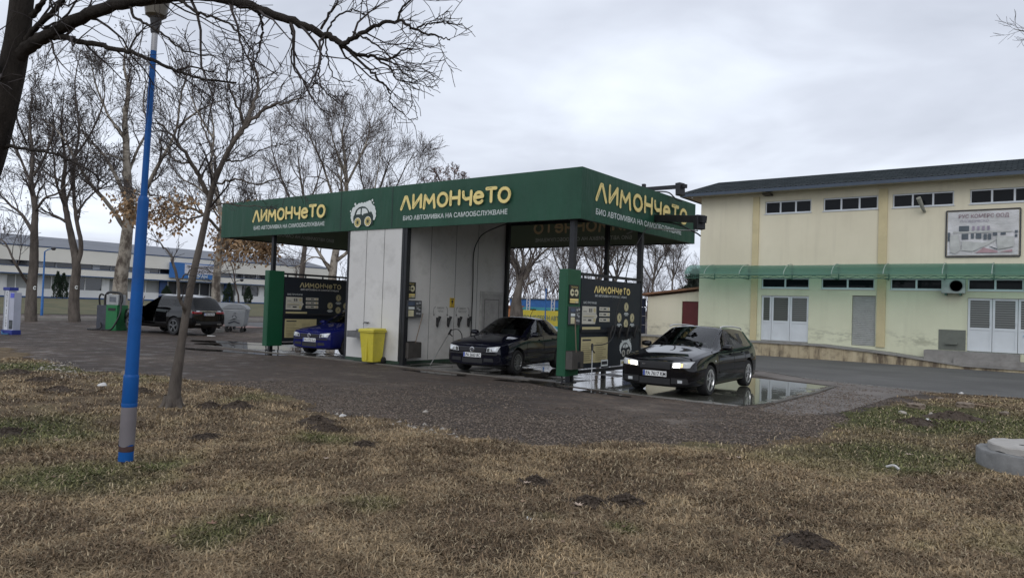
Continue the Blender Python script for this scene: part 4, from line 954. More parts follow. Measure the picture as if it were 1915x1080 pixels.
def bora_spec(p):
    st = [(2.11, 2.03, .25, .60, .64, .45, .645, .58, .61, .69, .54, .735, .33, .75, .755), (2.03, 1.94, .20, .73, .80, .45, .79, .62, .745, .735, .66, .775, .38, .80, .805), (1.80, 1.74, .19, .78, .855, .46, .85, .66, .80, .785, .69, .825, .40, .855, .862),
          (1.256, 1.25, .18, .80, .868, .48, .862, .70, .818, .855, .70, .888, .42, .92, .93), (.85, .90, .17, .80, .868, .50, .866, .74, .825, .90, .72, .928, .43, .962, .972), (.62, .74, .17, .80, .868, .50, .867, .76, .818, .918, .745, .94, .44, .985, .995),
          (.35, .28, .17, .80, .868, .50, .868, .77, .812, .928, .665, 1.19, .40, 1.235, 1.25), (-.05, -.14, .17, .80, .868, .50, .868, .77, .810, .932, .595, 1.385, .36, 1.43, 1.442), (-.18, -.22, .17, .80, .868, .50, .868, .77, .810, .934, .588, 1.40, .36, 1.445, 1.455),
          (-.28, -.30, .17, .80, .868, .50, .868, .77, .810, .935, .588, 1.402, .36, 1.448, 1.458), (-.66, -.66, .17, .80, .868, .50, .868, .78, .808, .94, .586, 1.40, .36, 1.446, 1.456), (-1.00, -.98, .17, .80, .866, .50, .866, .79, .806, .95, .575, 1.365, .36, 1.41, 1.42),
          (-1.24, -1.28, .18, .80, .866, .50, .864, .80, .804, .958, .60, 1.235, .40, 1.275, 1.285), (-1.50, -1.58, .18, .80, .862, .50, .86, .81, .80, .965, .70, 1.005, .42, 1.035, 1.042), (-1.9, -1.9, .20, .78, .845, .5, .845, .80, .78, .965, .68, .992, .42, 1.025, 1.032), (-2.18, -2.19, .22, .72, .80, .5, .79, .78, .73, .94, .64, .972, .40, 1.0, 1.006), (-2.27, -2.25, .28, .60, .68, .5, .67, .76, .62, .90, .56, .93, .36, .955, .96)]
    return dict(st=st, bow={4: .06, 5: .10, 6: .05, 7: .03, 11: -.03, 12: -.05, 13: -.06}, paint=p, wr=.312, wb=2.513, tw=.755, rim=.205, spokes=12, spw=.018, rimmat=m_rim2,
                tags=[(5, 7, 9, 11, 1), (11, 13, 9, 11, 5), (5, 8, 6, 7, 2), (8, 9, 6, 7, 8), (9, 11, 6, 7, 3), (11, 12, 6, 7, 4), (5, 12, 7, 8, 0)],
                cr=[(4, 13, 5, .5), (5, 13, 8, .35), (2, 5, 5, .3)], crx=[(5, 8, 11, .5), (7, 8, 11, .35), (13, 8, 11, .4)], doorz=.27, doors=[(-.24, .80), (-1.10, -.24)], doortop=1.36, hood=(.86, 1.98, .72), bumpz=.60, bumpx=(1.75, -1.95),
                lines=[(.80, .27, .90, -.04), (-.235, .24, .93, 0), (-1.02, .55, .93, -.08)], sideline=(-.95, .78, .50), handles=[(-.05, .84), (-.88, .86)], mirror=(.50, .95, 1.0), seats=[(-.05, .36), (-.05, -.36), (-.85, .32), (-.85, -.32)], seatz=.30)
def bora_front(c, plate_dark=False):
    p = c['patch']
    for s_ in (1, -1):
        h = p('headlight', 'F', [(s_*.40, .575), (s_*.70, .595), (s_*.745, .725), (s_*.43, .685)], m_lens, .008, 10, 5)
        p('reflector', 'F', [(s_*.55, .60), (s_*.66, .61), (s_*.68, .69), (s_*.56, .675)], m_chr, .011, 4, 4, h)
        p('indicator', 'F', [(s_*.42, .59), (s_*.49, .59), (s_*.50, .675), (s_*.44, .67)], M('indicator_dark', (.09, .09, .085), .2), .011, 3, 3, h)
        p('fog_grille', 'F', [(s_*.34, .33), (s_*.62, .34), (s_*.60, .42), (s_*.34, .42)], m_blk, .006, 6, 2)
    g = p('grille', 'F', [(-.385, .565), (.385, .565), (.37, .675), (-.37, .675)], m_blk, .007, 10, 3)
    for z in (.585, .612, .64): p('grille_slat', 'F', [(-.375, z), (.375, z), (.375, z+.007), (-.375, z+.007)], M('grille_slat', (.03, .03, .04), .3), .014, 10, 1, g)
    p('bumper_strip', 'F', [(-.70, .505), (.70, .505), (.70, .548), (-.70, .548)], m_blk, .010, 16, 1)
    p('lower_grille', 'F', [(-.30, .29), (.30, .29), (.30, .41), (-.30, .41)], m_blk, .006, 8, 2)
    x = c['hit']('F', 0, .622)[0].x+.018; G = MW[c['t'].name]
    MB().lathe([(0, 0), (.066, 0), (.066, .010), (.056, .012), (.055, .006), (0, .006)], 24, (x, 0, .625), 'X').build('emblem', m_chr, g, world=False, smooth=40)
    F = Flat(G @ Vector((x+.007, 0, .625)), G.to_3x3() @ Vector((0, 1, 0)), (0, 0, 1), .001)
    F.stroke([(-.018, .044), (0, .004), (.018, .044)], .011, 0, False); F.stroke([(-.043, .022), (-.018, -.04), (0, .0), (.018, -.04), (.043, .022)], .011, 0, False)
    F.build('emblem_mark', [M('emblem_blue', (.05, .06, .10), .4)], g)
    for s_ in (.2, -.35): MB().tube([(.86, s_+.30, .985), (.72, s_-.02, 1.02), (.66, s_-.22, 1.05)], .009, 5).build('wiper', m_blk, c['t'], world=False)
m_pblack = paint('black_paint', (.005, .005, .006)); m_pnavy = paint('midnight_paint', (.0045, .005, .011)); m_pblue = paint('blue_paint', (.005, .008, .085))
def car_at(front, heading, wbase, *a):
    h = Vector((math.cos(heading), math.sin(heading), 0)); f = Vector((front[0], front[1], 0)); o = f-h*wbase/2
    return thing('parked_car', (o.x, o.y, .008), *a, rz=heading)
t = car_at((-11.80, 14.80), rad(-90+8), 2.513, 'midnight black saloon with plate PA 5663 BC in the bay beside the room', 'car')
s_ = bora_spec(m_pnavy); s_['plates'] = [('F', 0, .49, 'PA 5663 BC')]
c = make_car(t, 1, s_); bora_front(c); MB().tube([(-.95, 0, 1.43), (-1.22, 0, 1.72)], [.012, .004], 6).build('aerial', m_blk, t, world=False)
t = car_at((-18.55, 14.95), rad(-90+9), 2.513, 'bright blue saloon nosing out of the left bay past the grey room', 'car')
s_ = bora_spec(m_pblue); s_['plates'] = [('F', 0, .49, 'PA 0750 KA')]
c = make_car(t, 1, s_); bora_front(c)
# estate car
st = [(2.25, 2.16, .22, .60, .66, .45, .66, .58, .63, .70, .56, .735, .34, .75, .757), (2.16, 2.06, .18, .76, .82, .45, .81, .62, .765, .735, .67, .78, .39, .805, .812), (1.90, 1.84, .17, .80, .872, .46, .868, .66, .815, .79, .70, .835, .41, .865, .873),
      (1.325, 1.30, .16, .81, .885, .48, .88, .70, .835, .855, .72, .895, .43, .93, .94), (.92, .98, .15, .81, .883, .50, .88, .74, .84, .895, .73, .93, .44, .968, .978), (.68, .82, .15, .81, .883, .50, .88, .76, .835, .912, .755, .945, .45, .99, 1.0),
      (.40, .34, .15, .81, .883, .50, .88, .77, .828, .922, .68, 1.18, .41, 1.225, 1.24), (-.02, -.10, .15, .81, .883, .50, .88, .77, .825, .93, .61, 1.365, .37, 1.41, 1.424), (-.16, -.20, .15, .81, .883, .50, .88, .77, .824, .934, .60, 1.378, .37, 1.423, 1.434),
      (-.26, -.28, .15, .81, .883, .50, .88, .77, .823, .936, .60, 1.38, .37, 1.426, 1.436), (-.98, -.96, .15, .81, .883, .50, .88, .78, .82, .95, .598, 1.368, .37, 1.415, 1.425), (-1.08, -1.06, .15, .81, .883, .50, .88, .78, .818, .953, .597, 1.364, .37, 1.41, 1.42),
      (-1.55, -1.48, .16, .81, .88, .50, .875, .79, .812, .965, .59, 1.335, .37, 1.38, 1.39), (-1.90, -1.80, .18, .79, .86, .5, .855, .80, .79, .975, .585, 1.295, .37, 1.335, 1.345), (-2.08, -2.00, .20, .76, .83, .5, .82, .80, .76, .97, .63, 1.10, .40, 1.125, 1.13), (-2.20, -2.14, .22, .71, .78, .5, .77, .79, .71, .93, .65, .96, .42, .975, .98), (-2.28, -2.24, .28, .60, .68, .5, .67, .74, .63, .84, .58, .86, .38, .875, .88)]
aud = dict(st=st, bow={4: .07, 5: .11, 6: .06, 7: .03, 13: -.04, 14: -.05, 15: -.05}, paint=m_pblack, wr=.322, wb=2.65, tw=.765, rim=.232, spokes=5, spw=.022, twin=(-.13, .13), rimmat=m_rim1,
           tags=[(5, 7, 9, 11, 1), (13, 15, 9, 11, 5), (5, 8, 6, 7, 2), (8, 9, 6, 7, 8), (9, 10, 6, 7, 3), (10, 11, 6, 7, 8), (11, 13, 6, 7, 4)],
           cr=[(4, 14, 5, .5), (5, 14, 8, .35), (2, 5, 5, .3)], crx=[(5, 8, 11, .5), (7, 8, 11, .35), (13, 8, 11, .4)], doorz=.25, doors=[(-.22, .86), (-1.08, -.22)], doortop=1.33, hood=(.94, 2.10, .73), bumpz=.58, bumpx=(1.85, -1.95),
           lines=[(.86, .25, .90, -.05), (-.215, .22, .93, 0), (-1.03, .60, .94, -.06)], sideline=(-.98, .82, .44), handles=[(-.03, .82), (-.90, .84)], mirror=(.56, .96, .99), seats=[(0, .37), (0, -.37), (-.80, .33), (-.80, -.33)], seatz=.28,
           plates=[('F', 0, .455, 'PA 7617 KM')])
t = car_at((-6.62, 14.72), rad(-90+2), 2.65, 'black estate car with lit headlights and plate PA 7617 KM on the wet slab', 'car')
c = make_car(t, 1, aud); p = c['patch']
m_lit = M('lit_lens', (1.0, .92, .78), .2, var=.02, emis=6.0); m_glow = M('lit_ring', (1.0, .55, .2), .2, var=.02, emis=1.4)
for s_ in (1, -1):
    h = p('headlight', 'F', [(s_*.37, .585), (s_*.735, .61), (s_*.79, .735), (s_*.385, .695)], m_lens, .008, 12, 5)
    p('lamp_lens', 'F', [(s_*.40, .602), (s_*.54, .608), (s_*.555, .692), (s_*.41, .678)], m_lit, .013, 6, 5, h)
    p('side_lamp', 'F', [(s_*.555, .615), (s_*.60, .619), (s_*.61, .69), (s_*.565, .686)], m_glow, .012, 4, 4, h)
    p('fog_lamp', 'F', [(s_*.50, .29), (s_*.60, .29), (s_*.60, .35), (s_*.50, .35)], m_lens, .006, 3, 3)
    p('bumper_groove', 'F', [(s_*.36, .265), (s_*.72, .28), (s_*.70, .385), (s_*.36, .385)], m_blk, .004, 8, 2)
    MB().tube(cat([(.05, s_*.605, 1.395), (-.03, s_*.60, 1.42), (-.3, s_*.595, 1.435), (-.9, s_*.59, 1.428), (-1.45, s_*.58, 1.395), (-1.58, s_*.58, 1.36)]), .016, 8).build('roof_rail', m_alu, t, world=False, smooth=50)
    p('tail_light', 'B', [(s_*.50, .78), (s_*.72, .78), (s_*.70, .92), (s_*.50, .90)], m_tail, .008, 5, 4)
    p('turn_repeater', 'L' if s_ > 0 else 'R', [(1.02, .70), (1.09, .70), (1.09, .73), (1.02, .73)], m_lens, .008, 2, 1)
g = p('grille', 'F', [(-.34, .555), (.34, .555), (.33, .70), (-.33, .70)], m_blk, .006, 10, 3)
p('badge', 'F', [(-.28, .63), (-.22, .63), (-.22, .645), (-.28, .645)], m_chr, .012, 2, 1, g)
p('lower_grille', 'F', [(-.34, .24), (.34, .24), (.34, .37), (-.34, .37)], m_blk, .006, 8, 2)
for s_ in (.2, -.35): MB().tube([(.94, s_+.30, .985), (.80, s_-.02, 1.02), (.74, s_-.22, 1.05)], .009, 5).build('wiper', m_blk, t, world=False)
MB().obox((.55, .40, 1.02), (.06, .09, .003), Matrix.Rotation(rad(-36), 3, 'Y')).build('windscreen_paper', m_wht, t, world=False)
# big SUV seen from behind
st = [(2.36, 2.26, .34, .62, .70, .6, .70, .82, .66, .95, .58, 1.0, .36, 1.02, 1.03), (2.22, 2.12, .29, .80, .88, .6, .88, .86, .83, 1.0, .72, 1.055, .42, 1.085, 1.095), (1.4975, 1.46, .27, .86, .968, .62, .965, .90, .915, 1.06, .78, 1.115, .45, 1.155, 1.165), (.98, 1.04, .27, .86, .965, .65, .963, .95, .92, 1.09, .80, 1.14, .46, 1.19, 1.20), (.74, .86, .27, .86, .965, .65, .963, .96, .915, 1.10, .825, 1.15, .47, 1.215, 1.225),
      (.40, .34, .27, .86, .965, .65, .963, .96, .905, 1.105, .745, 1.44, .45, 1.50, 1.515), (-.04, -.12, .27, .86, .965, .65, .963, .96, .90, 1.11, .675, 1.665, .42, 1.735, 1.75), (-.17, -.22, .27, .86, .965, .65, .963, .96, .898, 1.112, .668, 1.685, .42, 1.753, 1.766), (-.28, -.30, .27, .86, .965, .65, .963, .96, .897, 1.114, .668, 1.69, .42, 1.758, 1.77), (-1.05, -1.03, .27, .86, .965, .65, .963, .97, .89, 1.13, .662, 1.68, .42, 1.75, 1.762), (-1.17, -1.14, .27, .86, .965, .65, .963, .97, .888, 1.134, .66, 1.675, .42, 1.745, 1.757),
      (-1.85, -1.80, .28, .86, .96, .66, .955, .99, .872, 1.155, .65, 1.63, .42, 1.70, 1.712), (-2.22, -2.18, .32, .82, .93, .68, .925, 1.0, .85, 1.165, .64, 1.585, .43, 1.655, 1.668), (-2.40, -2.34, .36, .80, .91, .7, .905, 1.0, .835, 1.155, .70, 1.34, .47, 1.385, 1.392), (-2.52, -2.48, .40, .76, .87, .7, .865, .98, .80, 1.09, .74, 1.12, .48, 1.135, 1.14), (-2.56, -2.52, .46, .66, .78, .7, .775, .93, .72, 1.02, .66, 1.04, .44, 1.05, 1.055)]
suv = dict(st=st, bow={3: .07, 4: .11, 5: .06, 6: .03, 12: -.05, 13: -.06, 14: -.05}, paint=paint('deep_black_paint', (.004, .004, .0045)), wr=.385, wb=2.995, tw=.835, tyw=.28, rim=.275, spokes=5, spw=.04, twin=(-.14, .14), rimmat=m_rim2, rg=g_dark,
           tags=[(4, 6, 9, 11, 1), (12, 14, 9, 11, 5), (4, 7, 6, 7, 2), (7, 8, 6, 7, 8), (8, 9, 6, 7, 3), (9, 10, 6, 7, 8), (10, 12, 6, 7, 4)],
           cr=[(3, 13, 5, .45), (4, 13, 8, .35)], crx=[(4, 8, 11, .5), (6, 8, 11, .35), (12, 8, 11, .4)], doorz=.42, doors=[(-.23, .95), (-1.18, -.23)], doortop=1.63, hood=(1.0, 2.2, .78), bumpz=.78, bumpx=(1.95, -2.2),
           lines=[(.95, .42, 1.09, -.05), (-.225, .42, 1.11, 0), (-1.10, .80, 1.13, -.06)], sideline=(-1.1, .9, .50), handles=[(-.02, 1.0), (-1.0, 1.02)], mirror=(.62, 1.05, 1.18), seats=[(0, .40), (0, -.40), (-.9, .36), (-.9, -.36)], seatz=.55,
           plates=[('B', 0, .93, 'PB 4148 PB')])
hd = rad(188); h = Vector((math.cos(hd), math.sin(hd), 0)); ft = Vector((-30.45, 16.25, 0))+h*2.995-Vector((-h.y, h.x, 0))*.835
t = car_at((ft.x, ft.y), hd, 2.995, 'black off-roader', 'car')
t['label'] = 'large black off-roader with an open front door parked beside the green vacuum machine'
c = make_car(t, 1, suv); p = c['patch']
for s_ in (1, -1):
    p('tail_light', 'B', [(s_*.36, .955), (s_*.84, .955), (s_*.82, 1.045), (s_*.36, 1.03)], m_tail, .008, 10, 4)
    p('exhaust_tip', 'B', [(s_*.42, .47), (s_*.68, .47), (s_*.66, .53), (s_*.44, .53)], m_chr, .008, 5, 2)
    MB().tube(cat([(.0, s_*.67, 1.70), (-.1, s_*.665, 1.735), (-.8, s_*.655, 1.755), (-1.7, s_*.645, 1.70), (-1.85, s_*.64, 1.66)]), .014, 6).build('roof_rail', m_alu, t, world=False, smooth=50)
p('trim_strip', 'B', [(-.62, 1.045), (.62, 1.045), (.62, 1.085), (-.62, 1.085)], m_chr, .010, 16, 2)
p('diffuser', 'B', [(-.62, .50), (.62, .50), (.66, .62), (-.66, .62)], m_blk, .006, 10, 2)
MB().tube([(-2.44, -.3, 1.18), (-2.42, .25, 1.22)], .012, 6).build('rear_wiper', m_blk, t, world=False)
dL = c['parts'].get('door.0L')
if dL:                                                     # swing the near front door open on its front edge
    hx, hy = .93, .955; a_ = rad(-38); ch = [dL]+list(dL.children)
    for o_ in ch:
        for q in o_.data.vertices:
            x, y = q.co.x-hx, q.co.y-hy; q.co.x = hx+x*math.cos(a_)-y*math.sin(a_); q.co.y = hy+x*math.sin(a_)+y*math.cos(a_)
# ================================================================== BUILDINGS
def wall_open(mb, x0, x1, z0, z1, ops, y, dep, axis='x', mi=0, side=1):
    """a wall face at y with real rectangular openings and reveals going back by dep"""
    xs = sorted({x0, x1, *[q for o in ops for q in (o[0], o[1])]}); zs = sorted({z0, z1, *[q for o in ops for q in (o[2], o[3])]})
    f = (lambda a, d, z: (a, y+d, z)) if axis == 'x' else (lambda a, d, z: (y+d, a, z))
    for i in range(len(xs)-1):
        for j in range(len(zs)-1):
            cx_, cz = (xs[i]+xs[i+1])/2, (zs[j]+zs[j+1])/2
            if any(o[0] < cx_ < o[1] and o[2] < cz < o[3] for o in ops): continue
            mb.quad(f(xs[i], 0, zs[j]), f(xs[i+1], 0, zs[j]), f(xs[i+1], 0, zs[j+1]), f(xs[i], 0, zs[j+1]), mi)
    for a, b_, c_, d in ops:
        mb.quad(f(a, 0, c_), f(a, dep, c_), f(a, dep, d), f(a, 0, d), mi); mb.quad(f(b_, 0, c_), f(b_, dep, c_), f(b_, dep, d), f(b_, 0, d), mi)
        mb.quad(f(a, 0, c_), f(b_, 0, c_), f(b_, dep, c_), f(a, dep, c_), mi); mb.quad(f(a, 0, d), f(b_, 0, d), f(b_, dep, d), f(a, dep, d), mi)
m_pvc = M('white_pvc', (.62, .65, .68), .35, var=.05, scale=2, dirt=.12, dcol=(.35, .36, .36))
m_cream, nt, b, o = new_mat('cream_render'); v = mapped(nt, 'Position'); vs_ = mapped(nt, 'Position', (3.5, 3.5, .25))
c = rampc(nt, noise(nt, v, .35, 5, .6), [(.35, (.66, .61, .46)), (.65, (.74, .69, .53))])
c = mixc(nt, mth(nt, 'MULTIPLY', rampc(nt, noise(nt, vs_, 1.0, 5, .6), [(.52, (0,)*3), (.72, (1,)*3)]), .14), c, (.36, .32, .24))
geo = nt.nodes.new('ShaderNodeNewGeometry'); sp_ = nt.nodes.new('ShaderNodeSeparateXYZ'); nt.links.new(geo.outputs['Position'], sp_.inputs[0])
low = mth(nt, 'SUBTRACT', 1.0, mth(nt, 'DIVIDE', mth(nt, 'ABSOLUTE', mth(nt, 'SUBTRACT', sp_.outputs[2], .95)), .45), clamp=True)
st_ = rampc(nt, noise(nt, mapped(nt, 'Position', (1, 1, 2.5)), 1.6, 6, .65), [(.48, (0,)*3), (.62, (1,)*3)])
c = mixc(nt, mth(nt, 'MULTIPLY', mth(nt, 'MULTIPLY', low, st_), .55), c, (.17, .155, .12))
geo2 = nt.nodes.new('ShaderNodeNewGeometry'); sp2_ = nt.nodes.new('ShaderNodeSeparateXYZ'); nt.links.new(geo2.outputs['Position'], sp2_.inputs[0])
awn_light = mth(nt, 'MULTIPLY', mth(nt, 'LESS_THAN', sp2_.outputs[2], 3.93), mth(nt, 'GREATER_THAN', sp2_.outputs[0], -13.37))
c = mixc(nt, awn_light, c, mixc(nt, 1.0, c, (.92, 1.0, .98), 'MULTIPLY'))  # green light falling through the awning, painted into the lower wall's colour
nt.links.new(c, b.inputs['Base Color']); b.inputs['Roughness'].default_value = .88; bumpn(nt, b, noise(nt, v, 55, 3), .15, .008)
m_pil = M('ochre_render', (.58, .50, .30), .88, var=.08, scale=.8, src='Position', dirt=.2, dcol=(.22, .18, .10))
m_wglass = glass_mat('dark_window', (.05, .055, .06), .0, .75, (.012, .014, .017), 1.22)
m_tile, nt, b, o = new_mat('slate_sheet_tiles'); b.inputs['Specular IOR Level'].default_value = .0; v = mapped(nt, 'Object')
br = nt.nodes.new('ShaderNodeTexBrick'); br.inputs['Scale'].default_value = 1.0; br.inputs['Brick Width'].default_value = .36; br.inputs['Row Height'].default_value = .2; br.inputs['Mortar Size'].default_value = .012
br.inputs['Color1'].default_value = (.038, .045, .048, 1); br.inputs['Color2'].default_value = (.052, .060, .064, 1); br.inputs['Mortar'].default_value = (.012, .014, .016, 1)
nt.links.new(v, br.inputs['Vector']); nt.links.new(br.outputs['Color'], b.inputs['Base Color']); b.inputs['Roughness'].default_value = .8; bumpn(nt, b, br.outputs['Fac'], .6, .02)
BX0, BX1, BY, BYB, DZ = -13.36, 17.0, 32.48, 45.0, .60
wh = thing('warehouse', (0, 38, 0), 'two storey cream warehouse with dark tiled roof edge and a green plastic awning', 'building')
up_w = [(-10.36, -8.38, 6.26, 6.82), (-7.89, -5.77, 6.26, 6.82), (-5.23, -3.09, 6.26, 6.82), (-2.57, -.45, 6.26, 6.82)]+[(.1+k*2.65, 2.2+k*2.65, 6.26, 6.82) for k in range(5)]
lo_w = [(-10.44, -8.39, 2.95, 3.40), (-7.9, -5.83, 2.95, 3.40), (-5.25, -3.40, 2.95, 3.40), (-2.59, -.83, 2.95, 3.40)]+[(.1+k*2.65, 2.0+k*2.65, 2.95, 3.40) for k in range(5)]
DR = [(-10.42, -8.39, .60, 2.62), (-2.58, -.20, .62, 2.66), (3.0, 5.0, .6, 2.62)]
SH = [(-6.66, -5.77, .62, 2.68)]
mb = MB(); wall_open(mb, BX0, BX1, .0, 7.22, up_w+lo_w+DR+SH, BY, .16)
mb.quad((BX0, BY, 0), (BX0, BYB, 0), (BX0, BYB, 7.22), (BX0, BY, 7.22)); mb.quad((BX1, BY, 0), (BX1, BYB, 0), (BX1, BYB, 7.22), (BX1, BY, 7.22)); mb.quad((BX0, BYB, 0), (BX1, BYB, 0), (BX1, BYB, 7.22), (BX0, BYB, 7.22))
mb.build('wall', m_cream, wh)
MB().quad((BX0+.1, BY+.5, .3), (BX1-.1, BY+.5, .3), (BX1-.1, BY+.5, 7.1), (BX0+.1, BY+.5, 7.1)).build('inner_wall', M('dark_interior', (.03, .03, .03), .9), wh)
for x0, x1 in ((-10.88, -10.60), (-5.72, -5.40), (-.02-.1, .06), (5.1, 5.4), (10.4, 10.7)):
    mb = MB(); mb.box(x0, x1, BY-.07, BY-.003, .6, 7.05); mb.build('pilaster', m_pil, wh)
def window(par, x0, x1, z0, z1, n, y=BY, fr=.055, mat=None, glass=None):
    F = MB(); yy = y+.07
    F.box(x0+.005, x1-.005, yy, yy+.06, z0+.004, z0+fr); F.box(x0+.005, x1-.005, yy, yy+.06, z1-fr, z1-.004)
    ps = [x0+(x1-x0)*k/n for k in range(n+1)]
    for k, x in enumerate(ps):
        h = fr if 0 < k < n else fr*.9; xa = x-h*.6 if 0 < k < n else (x+.005 if k == 0 else x-h); F.box(xa, xa+(h*1.2 if 0 < k < n else h-.005), yy, yy+.06, z0+fr, z1-fr)
    w_ = MB().quad((x0+.02, yy+.03, z0+.02), (x1-.02, yy+.03, z0+.02), (x1-.02, yy+.03, z1-.02), (x0+.02, yy+.03, z1-.02)).build('window', glass or m_wglass, par)
    F.build('frame', mat or m_pvc, w_); MB().box(x0-.03, x1+.03, y-.035, y+.065, z0-.03, z0+.002).build('sill', mat or m_pvc, w_)
    return w_
for w_ in up_w: window(wh, *w_, 3)
for w_ in lo_w: window(wh, *w_, 2)
m_blind, nt, b, o = new_mat('slatted_blind'); v = mapped(nt, 'Object'); wv = nt.nodes.new('ShaderNodeTexWave'); wv.bands_direction = 'Z'; wv.inputs['Scale'].default_value = 3.6; wv.inputs['Distortion'].default_value = .6; wv.inputs['Detail'].default_value = 1
nt.links.new(v, wv.inputs['Vector']); nt.links.new(rampc(nt, wv.outputs['Fac'], [(.3, (.03, .032, .03)), (.7, (.15, .16, .145))]), b.inputs['Base Color']); b.inputs['Roughness'].default_value = .25; b.inputs['Coat Weight'].default_value = .6
def pvc_door(x0, x1, z0, z1, n, widths=None, decal=False):
    W_ = widths or [1/n]*n; x = x0
    for k in range(n):
        xa, xb = x, x+(x1-x0)*W_[k]; x = xb; zm = z0+(z1-z0)*.42; fr = .085; y = BY+.05; mb = MB()
        mb.box(xa+.008, xa+fr, y, y+.06, z0, z1-.01); mb.box(xb-fr, xb-.008, y, y+.06, z0, z1-.01)
        for za, zb in ((z0, z0+fr), (zm-.04, zm+.05), (z1-fr, z1-.01)): mb.box(xa+fr, xb-fr, y, y+.06, za, zb)
        mb.box(xa+fr, xb-fr, y+.02, y+.045, z0+fr, zm-.04)
        d_ = mb.build('door', m_pvc, wh)
        MB().box(xa+fr, xb-fr, y+.025, y+.04, zm+.05, z1-fr).build('pane', m_blind, d_)
        if k < n-1 or n > 1: mb = MB(); mb.bar((xb-.05, y-.03, z0+1.02), (xb-.05, y-.03, z0+1.14), .02); mb.bar((xb-.05, y-.002, z0+1.08), (xb-.05, y-.03, z0+1.08), .02); mb.build('handle', M('white_pvc', (0, 0, 0)), d_)
        if decal and k == n-1:
            F = Flat((xa+(xb-xa)/2, y+.018, zm-.40), ex, ez, .002); R = random.Random(3)
            for q in range(26): u, v_ = R.uniform(-.25, .25), R.uniform(-.28, .28); F.stroke([(u, v_), (u+R.uniform(.05, .16), v_+R.uniform(-.05, .05))], .03, q % 2)
            F.build('sticker', [M('sticker_blue', (.06, .22, .42), .5), M('sticker_pale', (.25, .48, .60), .5)], d_)
pvc_door(-10.42, -8.39, .62, 2.62, 3, (.22, .39, .39)); pvc_door(-2.58, -.20, .64, 2.66, 3, None, True); pvc_door(3.0, 5.0, .62, 2.62, 2)
mb = MB(); n = 26
for k in range(n):
    z = .64+k*2.02/n; mb.add([(-6.65, BY+.05, z), (-5.78, BY+.05, z), (-5.78, BY+.075, z+.02), (-6.65, BY+.075, z+.02), (-6.65, BY+.05, z+2.02/n-.006), (-5.78, BY+.05, z+2.02/n-.006)], [(3, 2, 5, 4), (0, 1, 2, 3)])
mb.build('roller_shutter', M('shutter_grey', (.40, .41, .40), .45, var=.06, dirt=.2), wh)
# roof: overhanging skirt of dark sheet tiles, blue grey fascia, pale soffit
E_, H_, RI = .75, 7.22, 1.6
mb = MB(); q = [(BX0-E_, BY-E_, H_+.12), (BX1+E_, BY-E_, H_+.12), (BX1+E_, BYB+E_, H_+.12), (BX0-E_, BYB+E_, H_+.12)]; p_ = [(BX0+.35, BY+RI-.4, 8.08), (BX1-RI, BY+RI-.4, 8.08), (BX1-RI, BYB-RI, 8.08), (BX0+.35, BYB-RI, 8.08)]
mb.add(q+p_, [(0, 1, 5, 4), (1, 2, 6, 5), (2, 3, 7, 6), (3, 0, 4, 7), (4, 5, 6, 7)]); rf = mb.build('roof', m_tile, wh)
n_ = int((BX1-BX0+2*E_)/.11); z_ = lambda i: H_+.13+.022*math.cos(i*math.pi)
mb = MB(); mb.prism([(BX0-E_+.11*i, z_(i)) for i in range(n_)]+[(BX0-E_+.11*i, z_(i)-.035) for i in range(n_-1, -1, -1)], lambda u, v, d: (u, d, v), BY-E_-.03, BY-E_+.02)
mb.build('tile_edge', M('slate_sheet', (.04, .05, .056), .6), rf)
mb = MB(); mb.box(BX0-E_, BX1+E_, BY-E_-.015, BY-E_+.03, H_-.06, H_+.085); mb.box(BX0-E_-.015, BX0-E_+.03, BY-E_+.03, BYB+E_, H_-.06, H_+.085); mb.build('roof_fascia', M('fascia_blue_grey', (.05, .07, .10), .5, var=.1), wh)
mb = MB(); mb.quad((BX0-E_+.03, BY-E_+.03, H_-.02), (BX1+E_, BY-E_+.03, H_-.02), (BX1+E_, BY, H_+.0), (BX0-E_+.03, BY, H_)); mb.quad((BX0-E_+.03, BY, H_-.01), (BX0, BY, H_-.01), (BX0, BYB, H_-.01), (BX0-E_+.03, BYB, H_-.01)); mb.build('soffit', M('soffit_cream', (.45, .40, .30), .8), wh)
mb = MB(); mb.box(-10.35, -10.0, BY-.5, BY-.06, 7.06, 7.14); mb.build('swift_nest', M('nest_brown', (.06, .05, .04), .9), wh)
# dock along the front
m_dock, nt, b, o = new_mat('stained_dock_wall'); v = mapped(nt, 'Position'); v2 = mapped(nt, 'Position', (2.2, 1, .35))
c = rampc(nt, noise(nt, v2, 1.4, 6, .65), [(.36, (.13, .10, .07)), (.5, (.42, .35, .23)), (.68, (.52, .45, .31))]); c = mixc(nt, mth(nt, 'MULTIPLY', rampc(nt, noise(nt, v, 2.4, 7, .7), [(.5, (0,)*3), (.68, (1,)*3)]), .6), c, (.07, .06, .05))
nt.links.new(c, b.inputs['Base Color']); b.inputs['Roughness'].default_value = .9; bumpn(nt, b, noise(nt, v, 14, 6), .5, .02)
dk = thing('loading_dock', (-5, 31.8, 0), 'low loading dock with stained yellowish wall running along the warehouse front', 'platform')
mb = MB(); pr_ = [(-17.5, .60), (-7.6, .60), (-5.2, .44), (-2.6, .16), (-.5, .16), (17, .16)]
top = MB()
